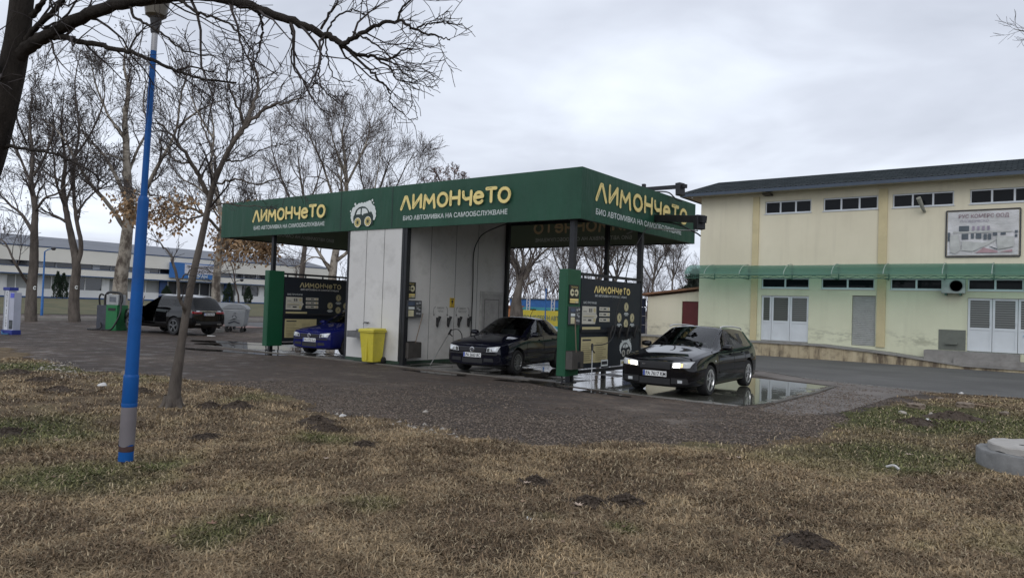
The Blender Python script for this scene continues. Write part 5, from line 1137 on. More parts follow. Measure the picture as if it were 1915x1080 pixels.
for (xa, za), (xb, zb) in zip(pr_[:-1], pr_[1:]):
    mb.add([(xa, 31.2, 0), (xb, 31.2, 0), (xb, 31.2, zb-.06), (xa, 31.2, za-.06), (xa, BY-.005, 0), (xb, BY-.005, 0), (xb, BY-.005, zb-.06), (xa, BY-.005, za-.06)], [(0, 1, 2, 3), (3, 2, 6, 7), (0, 3, 7, 4), (1, 5, 6, 2)])
    top.add([(xa, 31.14, za-.058), (xb, 31.14, zb-.058), (xb, 31.14, zb), (xa, 31.14, za), (xa, BY-.006, za-.058), (xb, BY-.006, zb-.058), (xb, BY-.006, zb), (xa, BY-.006, za)], [(0, 1, 2, 3), (3, 2, 6, 7), (0, 4, 5, 1)])
mb.build('dock_wall', m_dock, dk); top.build('dock_top', m_conc, dk)
mb = MB(); mb.box(-3.9, -.9, 31.5, BY-.006, .165, .62); mb.box(-2.9, 1.0, 31.3, 31.5, .165, .38); mb.build('step', m_conc, dk)
MB().box(-10.3, -8.4, 32.2, BY-.01, .602, .64).build('threshold', m_conc, dk)
# awning of green plastic sheet
m_awn, nt, b, o = new_mat('green_plastic_sheet'); nt.nodes.remove(b)
tl = nt.nodes.new('ShaderNodeBsdfTranslucent'); tl.inputs[0].default_value = (.42, .78, .66, 1); tp = nt.nodes.new('ShaderNodeBsdfTransparent'); tp.inputs[0].default_value = (.46, .80, .69, 1); dd = nt.nodes.new('ShaderNodeBsdfPrincipled'); dd.inputs['Base Color'].default_value = (.10, .15, .14, 1); dd.inputs['Roughness'].default_value = .25
m1 = nt.nodes.new('ShaderNodeMixShader'); m1.inputs[0].default_value = .62; nt.links.new(tl.outputs[0], m1.inputs[1]); nt.links.new(tp.outputs[0], m1.inputs[2])
m2 = nt.nodes.new('ShaderNodeMixShader'); m2.inputs[0].default_value = .40; nt.links.new(m1.outputs[0], m2.inputs[1]); nt.links.new(dd.outputs[0], m2.inputs[2]); nt.links.new(m2.outputs[0], o.inputs[0])
aw = thing('awning', (-2, 31.8, 3.5), 'curved green plastic awning over the warehouse doors on thin green trusses', 'awning')
prof = [(BY-.03, 3.95), (BY-.35, 3.945), (BY-.70, 3.89), (BY-1.02, 3.77), (BY-1.25, 3.60), (BY-1.33, 3.47)]
mb = MB(); xs = [-13.55, -12.6, -11.0, -9.1, -7.2, -5.3, -3.3, -1.75, .3, 2.3, 4.3, 6.3, 8.3, 10.3, 12.3, 14.3, 17]; R = random.Random(2)
for xa, xb in zip(xs[:-1], xs[1:]):
    dz = R.uniform(-.012, .03)
    for (ya, za), (yb, zb) in zip(prof[:-1], prof[1:]):
        mb.add([(xa+.01, ya, za+dz), (xb-.01, ya, za+dz), (xb-.01, yb, zb+dz), (xa+.01, yb, zb+dz)], [(0, 1, 2, 3)])
mb.build('sheet', m_awn, aw, smooth=60)
m_gst = M('green_steel', (.03, .10, .07), .5)
mb = MB()
for x in xs: mb.tube([(x, y, z+.035) for y, z in prof], .016, 6)
mb.build('sheet_strip', M('strip_pale', (.30, .38, .34), .5), aw)
mb = MB(); ye = BY-1.30
mb.bar((xs[0], ye, 3.445), (xs[-1], ye, 3.445), .03); mb.bar((xs[0], ye, 3.33), (xs[-1], ye, 3.33), .03); x = xs[0]
while x < xs[-1]: mb.bar((x, ye, 3.34), (x+.27, ye, 3.43), .018); mb.bar((x+.27, ye, 3.43), (x+.54, ye, 3.34), .018); x += .54
for x in xs: mb.bar((x, ye, 3.34), (x, BY-.02, 3.34), .03); mb.bar((x, BY-.03, 3.34), (x, BY-.03, 3.93), .03)
mb.build('truss', m_gst, aw)
# air conditioner, banner, flood pipe, grey hatch
ac = thing('air_conditioner', (-3.02, 32.3, 2.78), 'pale air conditioner box hung under the awning beside the right doors', 'air conditioner')
mb = MB(); mb.box(-3.42, -2.64, 32.08, 32.40, 2.82, 3.38); bd = mb.build('housing', M('ac_grey', (.40, .44, .42), .5), ac, bevel=.02)
MB().lathe([(0, 32.074), (.21, 32.074), (.21, 32.079)], 28, (-2.93, 0, 3.10), 'Y').build('fan', M('ac_fan', (.17, .18, .18), .6), bd)
mb = MB()
for k in range(9): r_ = .03+k*.025; mb.lathe([(r_, 32.066), (r_+.006, 32.066), (r_+.006, 32.072), (r_, 32.072)], 24, (-2.93, 0, 3.10), 'Y')
mb.build('grille', M('ac_grille', (.30, .32, .32), .5), bd)
mb = MB(); mb.box(-3.30, -3.24, 32.05, 32.47, 2.74, 2.815); mb.box(-2.82, -2.76, 32.05, 32.47, 2.74, 2.815); mb.build('bracket', m_gst, ac)
bn = thing('banner', (-2.15, 32.44, 4.2), 'faded company banner picturing a building, stretched high on the cream warehouse wall', 'banner')
m_ban, nt, b, o = new_mat('faded_banner'); v = mapped(nt, 'Position')
nt.links.new(rampc(nt, noise(nt, v, 1.5, 5), [(.35, (.48, .48, .475)), (.65, (.64, .64, .65))]), b.inputs['Base Color']); b.inputs['Roughness'].default_value = .5; bumpn(nt, b, noise(nt, mapped(nt, 'Position', (1, 1, 1.4)), 2.2, 4), .7, .08)
x0, x1, z0, z1 = -3.33, -.96, 4.24, 6.02
mb = MB(); nu, nv = 24, 16; f = lambda i, j: (x0+.05+(x1-x0-.1)*i/nu, BY-.05-.02*math.sin(i*.5+j*.7)*math.sin(math.pi*i/nu)*math.sin(math.pi*j/nv), z0+.05+(z1-z0-.1)*j/nv)
for i in range(nu):
    for j in range(nv): mb.quad(f(i, j), f(i+1, j), f(i+1, j+1), f(i, j+1))
sh_ = mb.build('sheet', m_ban, bn)
mb = MB(); mb.box(x0, x1, BY-.06, BY-.02, z0-.02, z0+.02); mb.box(x0, x1, BY-.06, BY-.02, z1-.02, z1+.02); mb.box(x0-.02, x0+.02, BY-.06, BY-.02, z0+.02, z1-.02); mb.box(x1-.02, x1+.02, BY-.06, BY-.02, z0+.02, z1-.02); mb.build('frame', M('banner_frame', (.03, .03, .04), .5), bn)
F = Flat((-2.15, BY-.078, 5.1), ex, ez, .002)
B0, B1, B2, B3 = M('ban_dark', (.09, .11, .13), .6), M('ban_pale', (.46, .47, .45), .6), M('ban_rose', (.40, .26, .28), .6), M('ban_lilac', (.30, .26, .33), .6)
F.rect(-.95, .05, .95, .10, 1)
for u0, v0, u1, v1 in ((-.75, .12, -.42, .32), (-.66, -.2, -.44, .02), (-.36, -.18, -.26, .02), (-.20, -.18, -.02, .02), (.05, -.22, .15, .0), (.19, -.22, .29, .0), (.34, -.08, .48, .04), (.58, -.06, .74, .04), (-1.12, -.25, -1.04, .08), (1.02, -.15, 1.10, -.05), (1.02, .0, 1.11, .1)): F.rect(u0, v0, u1, v1, 0)
for k in range(4): F.rect(-.32+k*.16, .14, -.24+k*.16, .30, 3)
F.poly([(-.15, -.68), (.05, -.52), (.5, -.66), (.5, -.72), (-.25, -.72)], 2); F.poly([(.55, -.70), (.95, -.60), (.95, -.70)], 2); F.poly([(.22, -.48), (.28, -.48), (.50, -.58), (.48, -.62)], 0)
F.poly([(-1.02, -.70), (-1.05, -.1), (-.92, .0), (-.76, -.02), (-.70, -.6), (-.85, -.74)], 1); F.poly([(-.66, -.62), (-.64, -.25), (.0, -.34), (.45, -.22), (.15, -.45), (-.3, -.66)], 1); F.poly([(.5, -.6), (.45, -.1), (.98, -.12), (1.0, -.5)], 1)
F.build('picture', [B0, B1, B2, B3], sh_)
text('РУС КОМЕРС ООД', .14, M('ban_red', (.24, .15, .18), .6), sh_, (-2.12, BY-.085, 5.72), ex, ez, sx=.92, bold=.012)
text('ПЛОВДИВСКО', .10, B3, sh_, (-2.40, BY-.085, 5.55), ex, ez, sx=.92)
fl = thing('floodlight', (-4.2, 32.4, 6.3), 'grey tube shaped floodlight on the cream wall below the third upper window', 'lamp')
mb = MB(); mb.tube([(-4.08, BY-.04, 6.05), (-4.10, BY-.16, 6.10)], .06, 10); mb.build('bracket', m_cab if False else M('lamp_grey', (.30, .30, .26), .5), fl)
mb = MB(); mb.tube([(-4.10, BY-.18, 6.10), (-4.22, BY-.45, 6.48), (-4.24, BY-.50, 6.54)], [.06, .085, .09], 14); mb.build('housing', M('lamp_grey', (0, 0, 0)), fl, smooth=50)
gp = thing('wall_hatch', (-3.1, 32.47, .7), 'square grey rendered patch with a small ledge low on the warehouse wall', 'hatch')
MB().box(-3.52, -2.62, BY-.02, BY-.003, .64, 1.42).build('patch', M('grey_render', (.15, .16, .14), .9, var=.15, dirt=.3), gp); MB().box(-3.28, -2.88, BY-.14, BY-.022, .86, .92).build('ledge', M('grey_render', (0, 0, 0)), gp)
# annex with the red door
an = thing('annex_shed', (-15, 33.5, 0), 'small cream shed with a red door beside the warehouse end wall', 'shed')
mb = MB(); wall_open(mb, -16.25, BX0-.02, .6, 2.42, [(-14.42, -13.58, .62, 2.28)], 33.0, .10)
mb.add([(-16.25, 33.0, 2.42), (BX0-.02, 33.0, 2.42), (BX0-.02, 33.0, 2.80), (-16.25, 33.0, 2.45)], [(0, 1, 2, 3)])
mb.add([(-16.25, 33.0, .0), (-16.25, 37.5, .0), (-16.25, 37.5, 2.45), (-16.25, 33.0, 2.45)], [(0, 1, 2, 3)]); mb.box(-16.25, BX0-.02, 33.0, 33.3, 0, .598)
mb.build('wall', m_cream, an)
MB().box(-14.41, -13.59, 33.05, 33.09, .62, 2.27).build('door', M('oxblood_door', (.10, .012, .012), .5, var=.1), an, bevel=.006)
mb = MB(); mb.add([(-16.75, 32.75, 2.50), (BX0-.02, 32.75, 2.90), (BX0-.02, 37.5, 2.90), (-16.75, 37.5, 2.50), (-16.75, 32.75, 2.59), (BX0-.02, 32.75, 2.99), (BX0-.02, 37.5, 2.99), (-16.75, 37.5, 2.59)], [(0, 1, 2, 3), (4, 7, 6, 5), (0, 4, 5, 1), (0, 3, 7, 4), (1, 5, 6, 2)]); mb.build('roof', M('rust_roof', (.22, .11, .06), .8, var=.3, scale=3), an)
for k in range(4):
    MB().box(-17.55, -16.55, 32.6, 33.4, .602+k*.44, 1.02+k*.44)
cr = thing('crate_stack', (-17.0, 33, .6), 'tall stack of dark blue plastic crates at the left end of the dock', 'crates')
mb = MB()
for k in range(4):
    mb.box(-17.4, -16.5, 32.7, 33.3, .602+k*.45, .64+k*.45)
    for (a, b_, c_, d) in ((-17.4, -16.5, 32.7, 32.73), (-17.4, -16.5, 33.27, 33.3), (-17.4, -17.37, 32.73, 33.27), (-16.53, -16.5, 32.73, 33.27)): mb.box(a, b_, c_, d, .64+k*.45, 1.02+k*.45)
mb.build('crate_body', M('crate_navy', (.015, .022, .06), .6, var=.2), cr)
mb = MB()
for k in range(4): mb.box(-17.3, -16.6, 32.685, 32.697, .78+k*.45, .84+k*.45)
mb.build('crate_label', M('crate_print', (.10, .16, .35), .6), cr)
# far building on the left
FXB = -105.0
fb = thing('market_hall', (-108, 55, .7), 'long white two storey market hall with blue bands far behind the trees on the left', 'building')
m_fw = M('far_white', (.74, .75, .75), .8, var=.06, scale=.3); m_fband = M('far_cream', (.72, .70, .64), .8, var=.06, scale=.2); m_fblue = M('far_blue', (.03, .08, .20), .6); m_fglass = glass_mat('far_glass', (.05, .05, .05), .05, .9, (.05, .055, .06)); m_fcurt = M('far_curtain', (.30, .31, .31), .8, var=.1, scale=.4)
ya, yb = -25.0, 112.0; yu = 83.6
GW = []; y = ya+1.5
R = random.Random(8)
while y < yb-5:
    if not (54 < y+2 < 63): GW.append((y, y+3.3, 1.95, 3.62))
    y += 4.1
mb = MB(); wall_open(mb, ya, yb, .6, 3.86, GW+[(54.6, 62.0, .75, 3.7)], FXB, -.25, 'y'); mb.build('wall', m_fw, fb)
for k, g in enumerate(GW):
    w_ = MB().quad((FXB-.2, g[0], g[2]), (FXB-.2, g[1], g[2]), (FXB-.2, g[1], g[3]), (FXB-.2, g[0], g[3])).build('window', m_fcurt if k % 4 else m_fglass, fb)
    mb = MB()
    for yy in (g[0]+.02, g[0]+1.0, g[1]-.1): mb.box(FXB-.19, FXB-.12, yy, yy+.10, g[2], g[3])
    mb.build('frame', m_fw, w_)
mb = MB(); mb.box(FXB-9, FXB+1.1, ya, yb, 3.86, 4.73); mb.build('lower_band', m_fband, fb)
mb = MB(); mb.box(FXB-.3, FXB+1.16, ya, yb, 3.74, 3.855); mb.box(FXB-.02, FXB+.05, ya, yb, .62, .95); mb.box(FXB-.3, FXB+1.16, ya, yb, 4.735, 4.80); mb.box(FXB-.3, FXB+.96, ya, yu, 7.30, 7.42); mb.build('blue_trim', m_fblue, fb)
mb = MB(); mb.quad((FXB-.2, ya, 4.8), (FXB-.2, yu, 4.8), (FXB-.2, yu, 5.46), (FXB-.2, ya, 5.46)); uw = mb.build('upper_window', m_fglass, fb)
mb = MB(); y = ya; k = 0
while y < yu-1: mb.box(FXB-.18, FXB-.05, y, y+(.9 if k % 3 == 0 else .12), 4.8, 5.46); y += 2.3; k += 1
mb.build('mullion', m_fw, uw)
mb = MB(); mb.box(FXB-9, FXB+.9, ya, yu, 5.46, 7.30); mb.build('upper_band', m_fband, fb)
mb = MB(); mb.add([(FXB+1.0, ya, 7.42), (FXB+1.0, yu, 7.42), (FXB-9, yu, 9.3), (FXB-9, ya, 9.3), (FXB-19, yu, 7.42), (FXB-19, ya, 7.42)], [(0, 1, 2, 3), (3, 2, 4, 5), (0, 3, 5), (1, 4, 2)]); mb.build('roof', M('far_roof', (.17, .18, .20), .7, var=.1, scale=.3), fb)
mb = MB(); mb.box(FXB-18, FXB-9.1, ya, yu, .6, 7.4); mb.build('rear_block', m_fband, fb)
mb = MB(); mb.box(FXB+1.2, FXB+1.5, 54.0, 61.7, 4.25, 6.55); sg = mb.build('entrance_sign', M('sign_blue', (.035, .15, .42), .6, var=.08), fb)
mb = MB(); mb.box(FXB+1.5, FXB+1.55, 56.2, 61.1, 5.0, 6.4); sp2 = mb.build('sign_panel', M('sign_white', (.60, .60, .66), .6), sg)
text('ПРОИЗВОДСТВЕНИК', .42, m_ltr, sp2, (FXB+1.57, 58.65, 5.78), ey, ez, sx=.72, bold=.03); text('ПАЗАРДЖИК', .45, m_ltr, sp2, (FXB+1.57, 58.65, 5.15), ey, ez, sx=.9, bold=.03)
text('БАЛКАН', .55, m_wht, sg, (FXB+1.53, 58.3, 4.36), ey, ez, sx=1.0, bold=.03)
mb = MB(); mb.box(FXB-1.2, FXB-1.1, 54.6, 62.0, .75, 3.7); dd_ = mb.build('entrance', M('entrance_dark', (.03, .032, .04), .4), fb)
mb = MB()
for y in (54.7, 56.4, 58.2, 60.0, 61.7): mb.box(FXB-1.08, FXB-.95, y, y+.12, .75, 3.6)
mb.build('frame', m_fw, dd_)
mb = MB()
for y in (8, 29.5, 53.2, 63.5): mb.box(FXB+.02, FXB+.30, y, y+1.1, .62, 3.72)
mb.build('blue_column', M('column_blue', (.03, .07, .20), .6), fb)
# ================================================================== TREES
def bark(name, a, b_, sc=3., patchy=False):
    m, nt, b, o = new_mat(name); v = mapped(nt, 'Position', (1, 1, .35) if not patchy else (1, 1, .7)); n1 = noise(nt, v, sc, 6, .65)
    c = rampc(nt, n1, [(.40 if patchy else .3, a), (.56 if patchy else .7, b_)]); nt.links.new(c, b.inputs['Base Color']); b.inputs['Roughness'].default_value = .95; b.inputs['Specular IOR Level'].default_value = .15
    bumpn(nt, b, noise(nt, v, sc*5, 5, .7), .8, .03); return m
k_dark = bark('dark_bark', (.020, .017, .015), (.05, .043, .037), 9); k_grey = bark('grey_bark', (.075, .064, .056), (.185, .16, .138), 4); k_plane = bark('plane_bark', (.12, .10, .083), (.40, .36, .30), 2.2, True)
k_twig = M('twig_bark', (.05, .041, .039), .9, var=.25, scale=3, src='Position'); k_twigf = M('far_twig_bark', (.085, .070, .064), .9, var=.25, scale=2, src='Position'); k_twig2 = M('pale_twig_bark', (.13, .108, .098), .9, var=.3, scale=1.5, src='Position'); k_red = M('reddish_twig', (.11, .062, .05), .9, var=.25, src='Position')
class Tubes:
    def __init__(s): s.V = []; s.F = []; s.n = 0
    def add(s, P, r, k):
        P = np.asarray(P, float); n = len(P); T = np.gradient(P, axis=0); T /= np.linalg.norm(T, axis=1)[:, None]+1e-9
        ref = np.array([0, 0, 1.]) if abs(T[0, 2]) < .8 else np.array([1., 0, 0])
        U = np.cross(T, ref); U /= np.linalg.norm(U, axis=1)[:, None]+1e-9; Wv = np.cross(T, U)
        a = np.arange(k)*2*np.pi/k; ring = P[:, None]+(U[:, None]*np.cos(a)[None, :, None]+Wv[:, None]*np.sin(a)[None, :, None])*np.asarray(r)[:, None, None]
        i = np.arange(n-1)[:, None]*k; j = np.arange(k)[None]; j2 = (j+1) % k
        s.F.append((np.stack([i+j, i+j2, i+k+j2, i+k+j], -1)).reshape(-1, 4)+s.n); s.V.append(ring.reshape(-1, 3)); s.n += n*k
    def mesh(s, name, mat, parent): return mesh_np(name, np.concatenate(s.V), np.concatenate(s.F), mat, parent, smooth=True)
def smooth_path(P, per=6):
    P = [np.asarray(p, float) for p in P]; Q = [2*P[0]-P[1]]+P+[2*P[-1]-P[-2]]; r = []
    for i in range(1, len(Q)-2):
        for k in range(per):
            t = k/per; a, b_, c, d = Q[i-1:i+3]; r.append(.5*((2*b_)+(c-a)*t+(2*a-5*b_+4*c-d)*t*t+(3*b_-a-3*c+d)*t**3))
    r.append(P[-1]); return np.array(r)
class Tree:
    def __init__(s, seed, rmin=.004, trop=.05, wob=.16, dens=1., ends=None): s.R = np.random.default_rng(seed); s.T = Tubes(); s.B = Tubes(); s.rmin = rmin; s.trop = trop; s.wob = wob; s.dens = dens; s.tips = []; s.big = .05; s.cap = 9; s.ang = (.35, .90)
    def kid_dir(s, d, a0, a1):
        R = s.R; v = R.normal(0, 1, 3); v -= d*(v@d); v /= np.linalg.norm(v)+1e-9; a = R.uniform(a0, a1); return d*math.cos(a)+v*math.sin(a)
    def grow(s, p, d, L, r, lev, mx, taper=.72, nk=None):
        R = s.R; n = max(3, min(9, int(L/.28*(1 if lev < 3 else 1.4))+2)); step = L/n; P = [p]; D = [d]
        for i in range(n):
            d = d+R.normal(0, s.wob*(1 if lev < 4 else .7), 3)+np.array([0, 0, s.trop]); d = d/np.linalg.norm(d); p = p+d*step; P.append(p); D.append(d)
        rr = np.maximum(r*(1-taper*np.linspace(0, 1, n+1)), s.rmin); k = 7 if r > .08 else (5 if r > .03 else 3)
        (s.T if r > s.big else s.B).add(P, rr, k)
        if lev < mx: s.kids(P, D, rr, L, lev, mx, nk)
        else: s.tips.append(p)
    def kids(s, P, D, rr, L, lev, mx, nk=None, t0=.22, ls=(.46, .80)):
        R = s.R; m = nk or int(round((5.2 if lev < 2 else 4.6)*s.dens)); n = len(P)-1
        for q in range(m):
            t = t0+(1-t0)*(q+R.uniform(.1, .9))/m; i = min(n-1, int(t*n)); f = t*n-i; base = P[i]*(1-f)+P[i+1]*f
            s.grow(base, s.kid_dir(D[i], *s.ang), L*R.uniform(*ls)*(1.15-.55*t), min(max(rr[i]*R.uniform(.42, .62), s.rmin), s.cap), lev+1, mx)
    def limb(s, pts, r0, r1, lev=1, mx=4, nk=8, t0=.2, per=6, L=None, wob=.0, tgt=None, ls=(.30, .55)):
        P = smooth_path(pts, per); n = len(P)
        if wob: P[1:-1] += s.R.normal(0, wob, (n-2, 3))
        rr = np.linspace(r0, r1, n); (tgt or s.T).add(P, rr, 10 if r0 > .1 else 6); D = np.gradient(P, axis=0); D /= np.linalg.norm(D, axis=1)[:, None]
        ln = np.linalg.norm(np.diff(P, axis=0), axis=1).sum()
        if nk: s.kids(list(P), list(D), rr, L or ln, lev, mx, nk, t0, ls)
        return P
    def balls(s, n, r, mat, par):
        tp = np.array(s.tips); R = s.R
        if not len(tp): return
        c = tp[R.integers(0, len(tp), n)]+R.normal(0, .12, (n, 3))-np.array([0, 0, .12]); oc = np.array([(1, 0, 0), (-1, 0, 0), (0, 1, 0), (0, -1, 0), (0, 0, 1), (0, 0, -1)], float)*r
        tri = np.array([(0, 2, 4), (2, 1, 4), (1, 3, 4), (3, 0, 4), (2, 0, 5), (1, 2, 5), (3, 1, 5), (0, 3, 5)])
        o = mesh_np('seed_balls', (c[:, None]+oc[None]).reshape(-1, 3), (tri[None]+(np.arange(n)*6)[:, None, None]).reshape(-1, 3), mat, par); tag(o, kind='stuff')
    def leaves(s, n, size, mat, par, sel=None, spread=.35):
        tp = np.array([q for q in s.tips if sel is None or sel(q)]); R = s.R
        if not len(tp): return
        c = tp[R.integers(0, len(tp), n)]+R.normal(0, spread, (n, 3)); a = R.normal(0, 1, (n, 3)); a[:, 2] -= 1.6; a /= np.linalg.norm(a, axis=1)[:, None]; b_ = np.cross(a, R.normal(0, 1, (n, 3))); b_ /= np.linalg.norm(b_, axis=1)[:, None]+1e-9
        S = size*R.uniform(.6, 1.4, n)[:, None]; V = np.stack([c, c+a*S*.5+b_*S*.28, c+a*S, c+a*S*.5-b_*S*.28], 1).reshape(-1, 3)
        o = mesh_np('dry_leaves', V, np.arange(4*n).reshape(-1, 4), mat, par); tag(o, kind='stuff')
    def finish(s, root, mt, mbr):
        if s.T.V: s.T.mesh('trunk', mt, root)
        if s.B.V: s.B.mesh('branches', mbr, root)
k_ball = M('seed_ball', (.05, .036, .024), .9); k_leaf = M('dry_leaf', (.30, .19, .10), .8, var=.35, scale=2.5, src='Position')
def px(L_): return [at(x, y, d) for x, y, d in L_]
# --- big dark tree at the left edge of the frame
T = Tree(11, rmin=.003, trop=-.01, wob=.30, dens=1.15); T.big = .045; T.cap = .015
b0 = gr(-190, 820); rt_ = thing('bare_tree', tuple(b0), 'big dark bare tree at the left edge whose limb hangs over the whole scene', 'tree')
T.limb([b0, at(-130, 600, 7.4), at(-70, 430, 7.3), at(-22, 300, 7.2), at(8, 190, 7.1), at(28, 100, 7.05), at(40, 10, 7.0), at(46, -90, 7.0), at(70, -260, 7.1), at(90, -420, 7.2)], .17, .07, 1, 3, 5, .75)
def flimb(pts, r0, r1, nk, mx=4, L=2.2, t0=.15): T.limb(px(pts), r0, r1, 2, mx, nk, t0, 6, L, .006)
flimb([(26, 118, 7.07), (48, 93, 7.0), (80, 72, 6.9), (130, 45, 6.7), (200, 14, 6.5), (280, -4, 6.3), (370, -8, 6.2), (440, 3, 6.2), (500, 22, 6.2), (560, 45, 6.2), (610, 66, 6.2), (640, 84, 6.2)], .068, .026, 13, 4, 2.6)
flimb([(640, 84, 6.2), (668, 68, 6.15), (700, 48, 6.1), (745, 40, 6.05), (775, 55, 6.0), (815, 68, 6.0), (842, 75, 6.0)], .022, .005, 10, 4, 1.1, .1)
flimb([(745, 40, 6.05), (752, 15, 6.05), (778, -10, 6.05)], .012, .007, 4, 4, .9)
flimb([(780, 52, 6.0), (805, 45, 5.95), (830, 42, 5.95), (847, 44, 5.9)], .008, .004, 4, 4, .5)
flimb([(640, 84, 6.2), (665, 102, 6.25), (695, 105, 6.3), (726, 112, 6.3), (752, 95, 6.3), (785, 92, 6.3)], .020, .005, 8, 4, 1.1, .1)
flimb([(655, 98, 6.2), (690, 130, 6.2), (715, 155, 6.2), (728, 172, 6.2), (732, 195, 6.2), (757, 215, 6.2)], .013, .005, 6, 4, .9, .1)
flimb([(700, 106, 6.25), (730, 130, 6.3), (745, 150, 6.3), (782, 156, 6.3)], .010, .004, 6, 4, .8, .1)
flimb([(660, 60, 6.1), (690, 75, 6.0), (725, 100, 5.9), (760, 140, 5.9), (780, 150, 5.9)], .009, .004, 6, 4, .8, .1)
flimb([(605, 66, 6.2), (600, 110, 6.2), (596, 135, 6.2), (606, 170, 6.2), (636, 195, 6.2)], .009, .004, 5, 4, .7, .2)
flimb([(608, 66, 6.2), (612, 105, 6.2), (625, 145, 6.2), (660, 155, 6.2)], .008, .004, 5, 4, .6, .2)
flimb([(540, 38, 6.2), (548, 68, 6.15), (545, 108, 6.1), (560, 145, 6.1), (595, 158, 6.1)], .011, .004, 6, 4, .8, .2)
flimb([(600, 55, 6.2), (620, 20, 6.2), (640, -10, 6.25)], .013, .007, 5, 4, .9, .2)
flimb([(612, 60, 6.2), (632, 30, 6.2), (660, 20, 6.2), (684, 28, 6.2)], .010, .004, 5, 4, .7, .2)
flimb([(478, 15, 6.2), (492, 50, 6.3), (485, 85, 6.3), (480, 110, 6.3)], .014, .006, 6, 4, .9, .2)
flimb([(50, 92, 7.0), (78, 76, 6.92), (110, 70, 6.8), (165, 80, 6.7), (220, 92, 6.6), (275, 108, 6.55), (330, 133, 6.5), (380, 147, 6.45), (442, 155, 6.4)], .036, .008, 10, 4, 1.7, .12)
flimb([(330, 133, 6.5), (360, 125, 6.5), (395, 135, 6.5), (410, 120, 6.4)], .010, .004, 5, 4, .8)
flimb([(30, 95, 7.03), (56, 62, 6.98), (85, 35, 6.8), (112, 8, 6.7), (135, -20, 6.6)], .035, .020, 6, 4, 1.8, .2)
flimb([(58, 30, 7.0), (78, 10, 6.9), (95, -30, 6.9)], .03, .02, 3, 4, 1.5)
flimb([(8, 200, 7.1), (-10, 120, 6.9), (-40, 60, 6.8)], .04, .02, 4, 4, 1.6)
flimb([(-15, 276, 7.18), (22, 274, 7.12), (60, 280, 6.9), (100, 287, 6.8), (130, 300, 6.7), (165, 318, 6.6), (200, 345, 6.6)], .020, .006, 8, 4, 1.3, .2)
flimb([(240, 8, 6.4), (262, 40, 6.2), (300, 60, 6.1), (345, 95, 6.0), (400, 105, 5.9)], .014, .005, 8, 4, 1.2, .15)
flimb([(330, -4, 6.25), (370, 25, 6.1), (420, 40, 6.0), (455, 70, 5.9), (472, 95, 5.9)], .014, .005, 8, 4, 1.1, .15)
T.finish(rt_, k_dark, k_twig)
# --- small leaning tree in the lawn
T = Tree(23, rmin=.003, trop=.03, wob=.18, dens=1.2); T.big = .03; T.cap = .022
b0 = gr(322, 768); rt_ = thing('young_tree', tuple(b0), 'slim leaning bare tree standing in the lawn just right of the blue lamp post', 'tree')
D_ = 10.8
T.limb([b0+np.array([0, 0, -.1]), at(328, 720, D_), at(338, 650, D_), at(349, 580, D_), at(362, 510, D_), at(376, 450, D_), at(388, 395, D_), at(398, 350, D_-.1), at(418, 300, D_-.2), at(440, 260, D_-.3), at(458, 235, D_-.3)], .076, .032, 1, 4, 5, .55, L=2.2)
T.limb([b0+np.array([0, 0, -.1]), b0+np.array([0, 0, .05]), at(326, 735, D_), at(330, 700, D_), at(338, 650, D_)], .125, .066, 1, 4, 0)
for k in range(5):
    a = k*1.25+.3; T.limb([b0+np.array([.06*math.cos(a), .06*math.sin(a), .22]), b0+np.array([.13*math.cos(a), .13*math.sin(a), .07]), b0+np.array([.26*math.cos(a), .26*math.sin(a), -.02])], .07, .03, 1, 4, 0)
def slimb(pts, r0, r1, nk, L=1.8): T.limb([at(x, y, D_+d) for x, y, d in pts], r0, r1, 2, 4, nk, .15, 6, L, .01)
slimb([(392, 372, 0), (372, 330, -.2), (345, 285, -.4), (318, 250, -.5), (290, 222, -.6)], .045, .010, 9)
slimb([(358, 305, -.3), (330, 300, -.5), (300, 270, -.6), (288, 235, -.7)], .018, .006, 6, 1.2)
slimb([(405, 330, 0), (400, 285, .2), (380, 240, .3), (372, 200, .4)], .025, .007, 7, 1.5)
slimb([(440, 260, -.3), (470, 225, -.3), (505, 200, -.3), (545, 190, -.3), (575, 178, -.3)], .032, .007, 9, 1.6)
slimb([(458, 235, -.3), (475, 195, -.2), (482, 150, -.1), (465, 110, 0), (470, 85, 0)], .034, .008, 9, 1.6)
slimb([(458, 235, -.3), (440, 190, -.5), (425, 150, -.6), (430, 110, -.7)], .022, .006, 8, 1.4)
slimb([(400, 345, -.1), (440, 335, -.4), (480, 345, -.6), (520, 335, -.7), (560, 350, -.7)], .018, .005, 7, 1.2)
slimb([(350, 590, 0), (338, 560, -.2), (330, 520, -.3), (320, 480, -.35), (300, 455, -.4), (275, 445, -.4)], .030, .006, 5, .9)
slimb([(330, 525, -.3), (350, 512, -.3), (368, 500, -.25), (410, 510, -.3), (450, 500, -.3)], .012, .005, 4, .6)
slimb([(386, 400, 0), (350, 410, .3), (322, 400, .5), (300, 385, .6)], .018, .006, 5, .9)
slimb([(420, 300, -.2), (450, 300, .1), (500, 275, .3), (540, 270, .3)], .016, .005, 6, 1.2)
slimb([(388, 395, 0), (415, 380, -.4), (455, 385, -.7), (520, 392, -.9)], .014, .004, 6, .9)
T.finish(rt_, k_grey, k_twig)
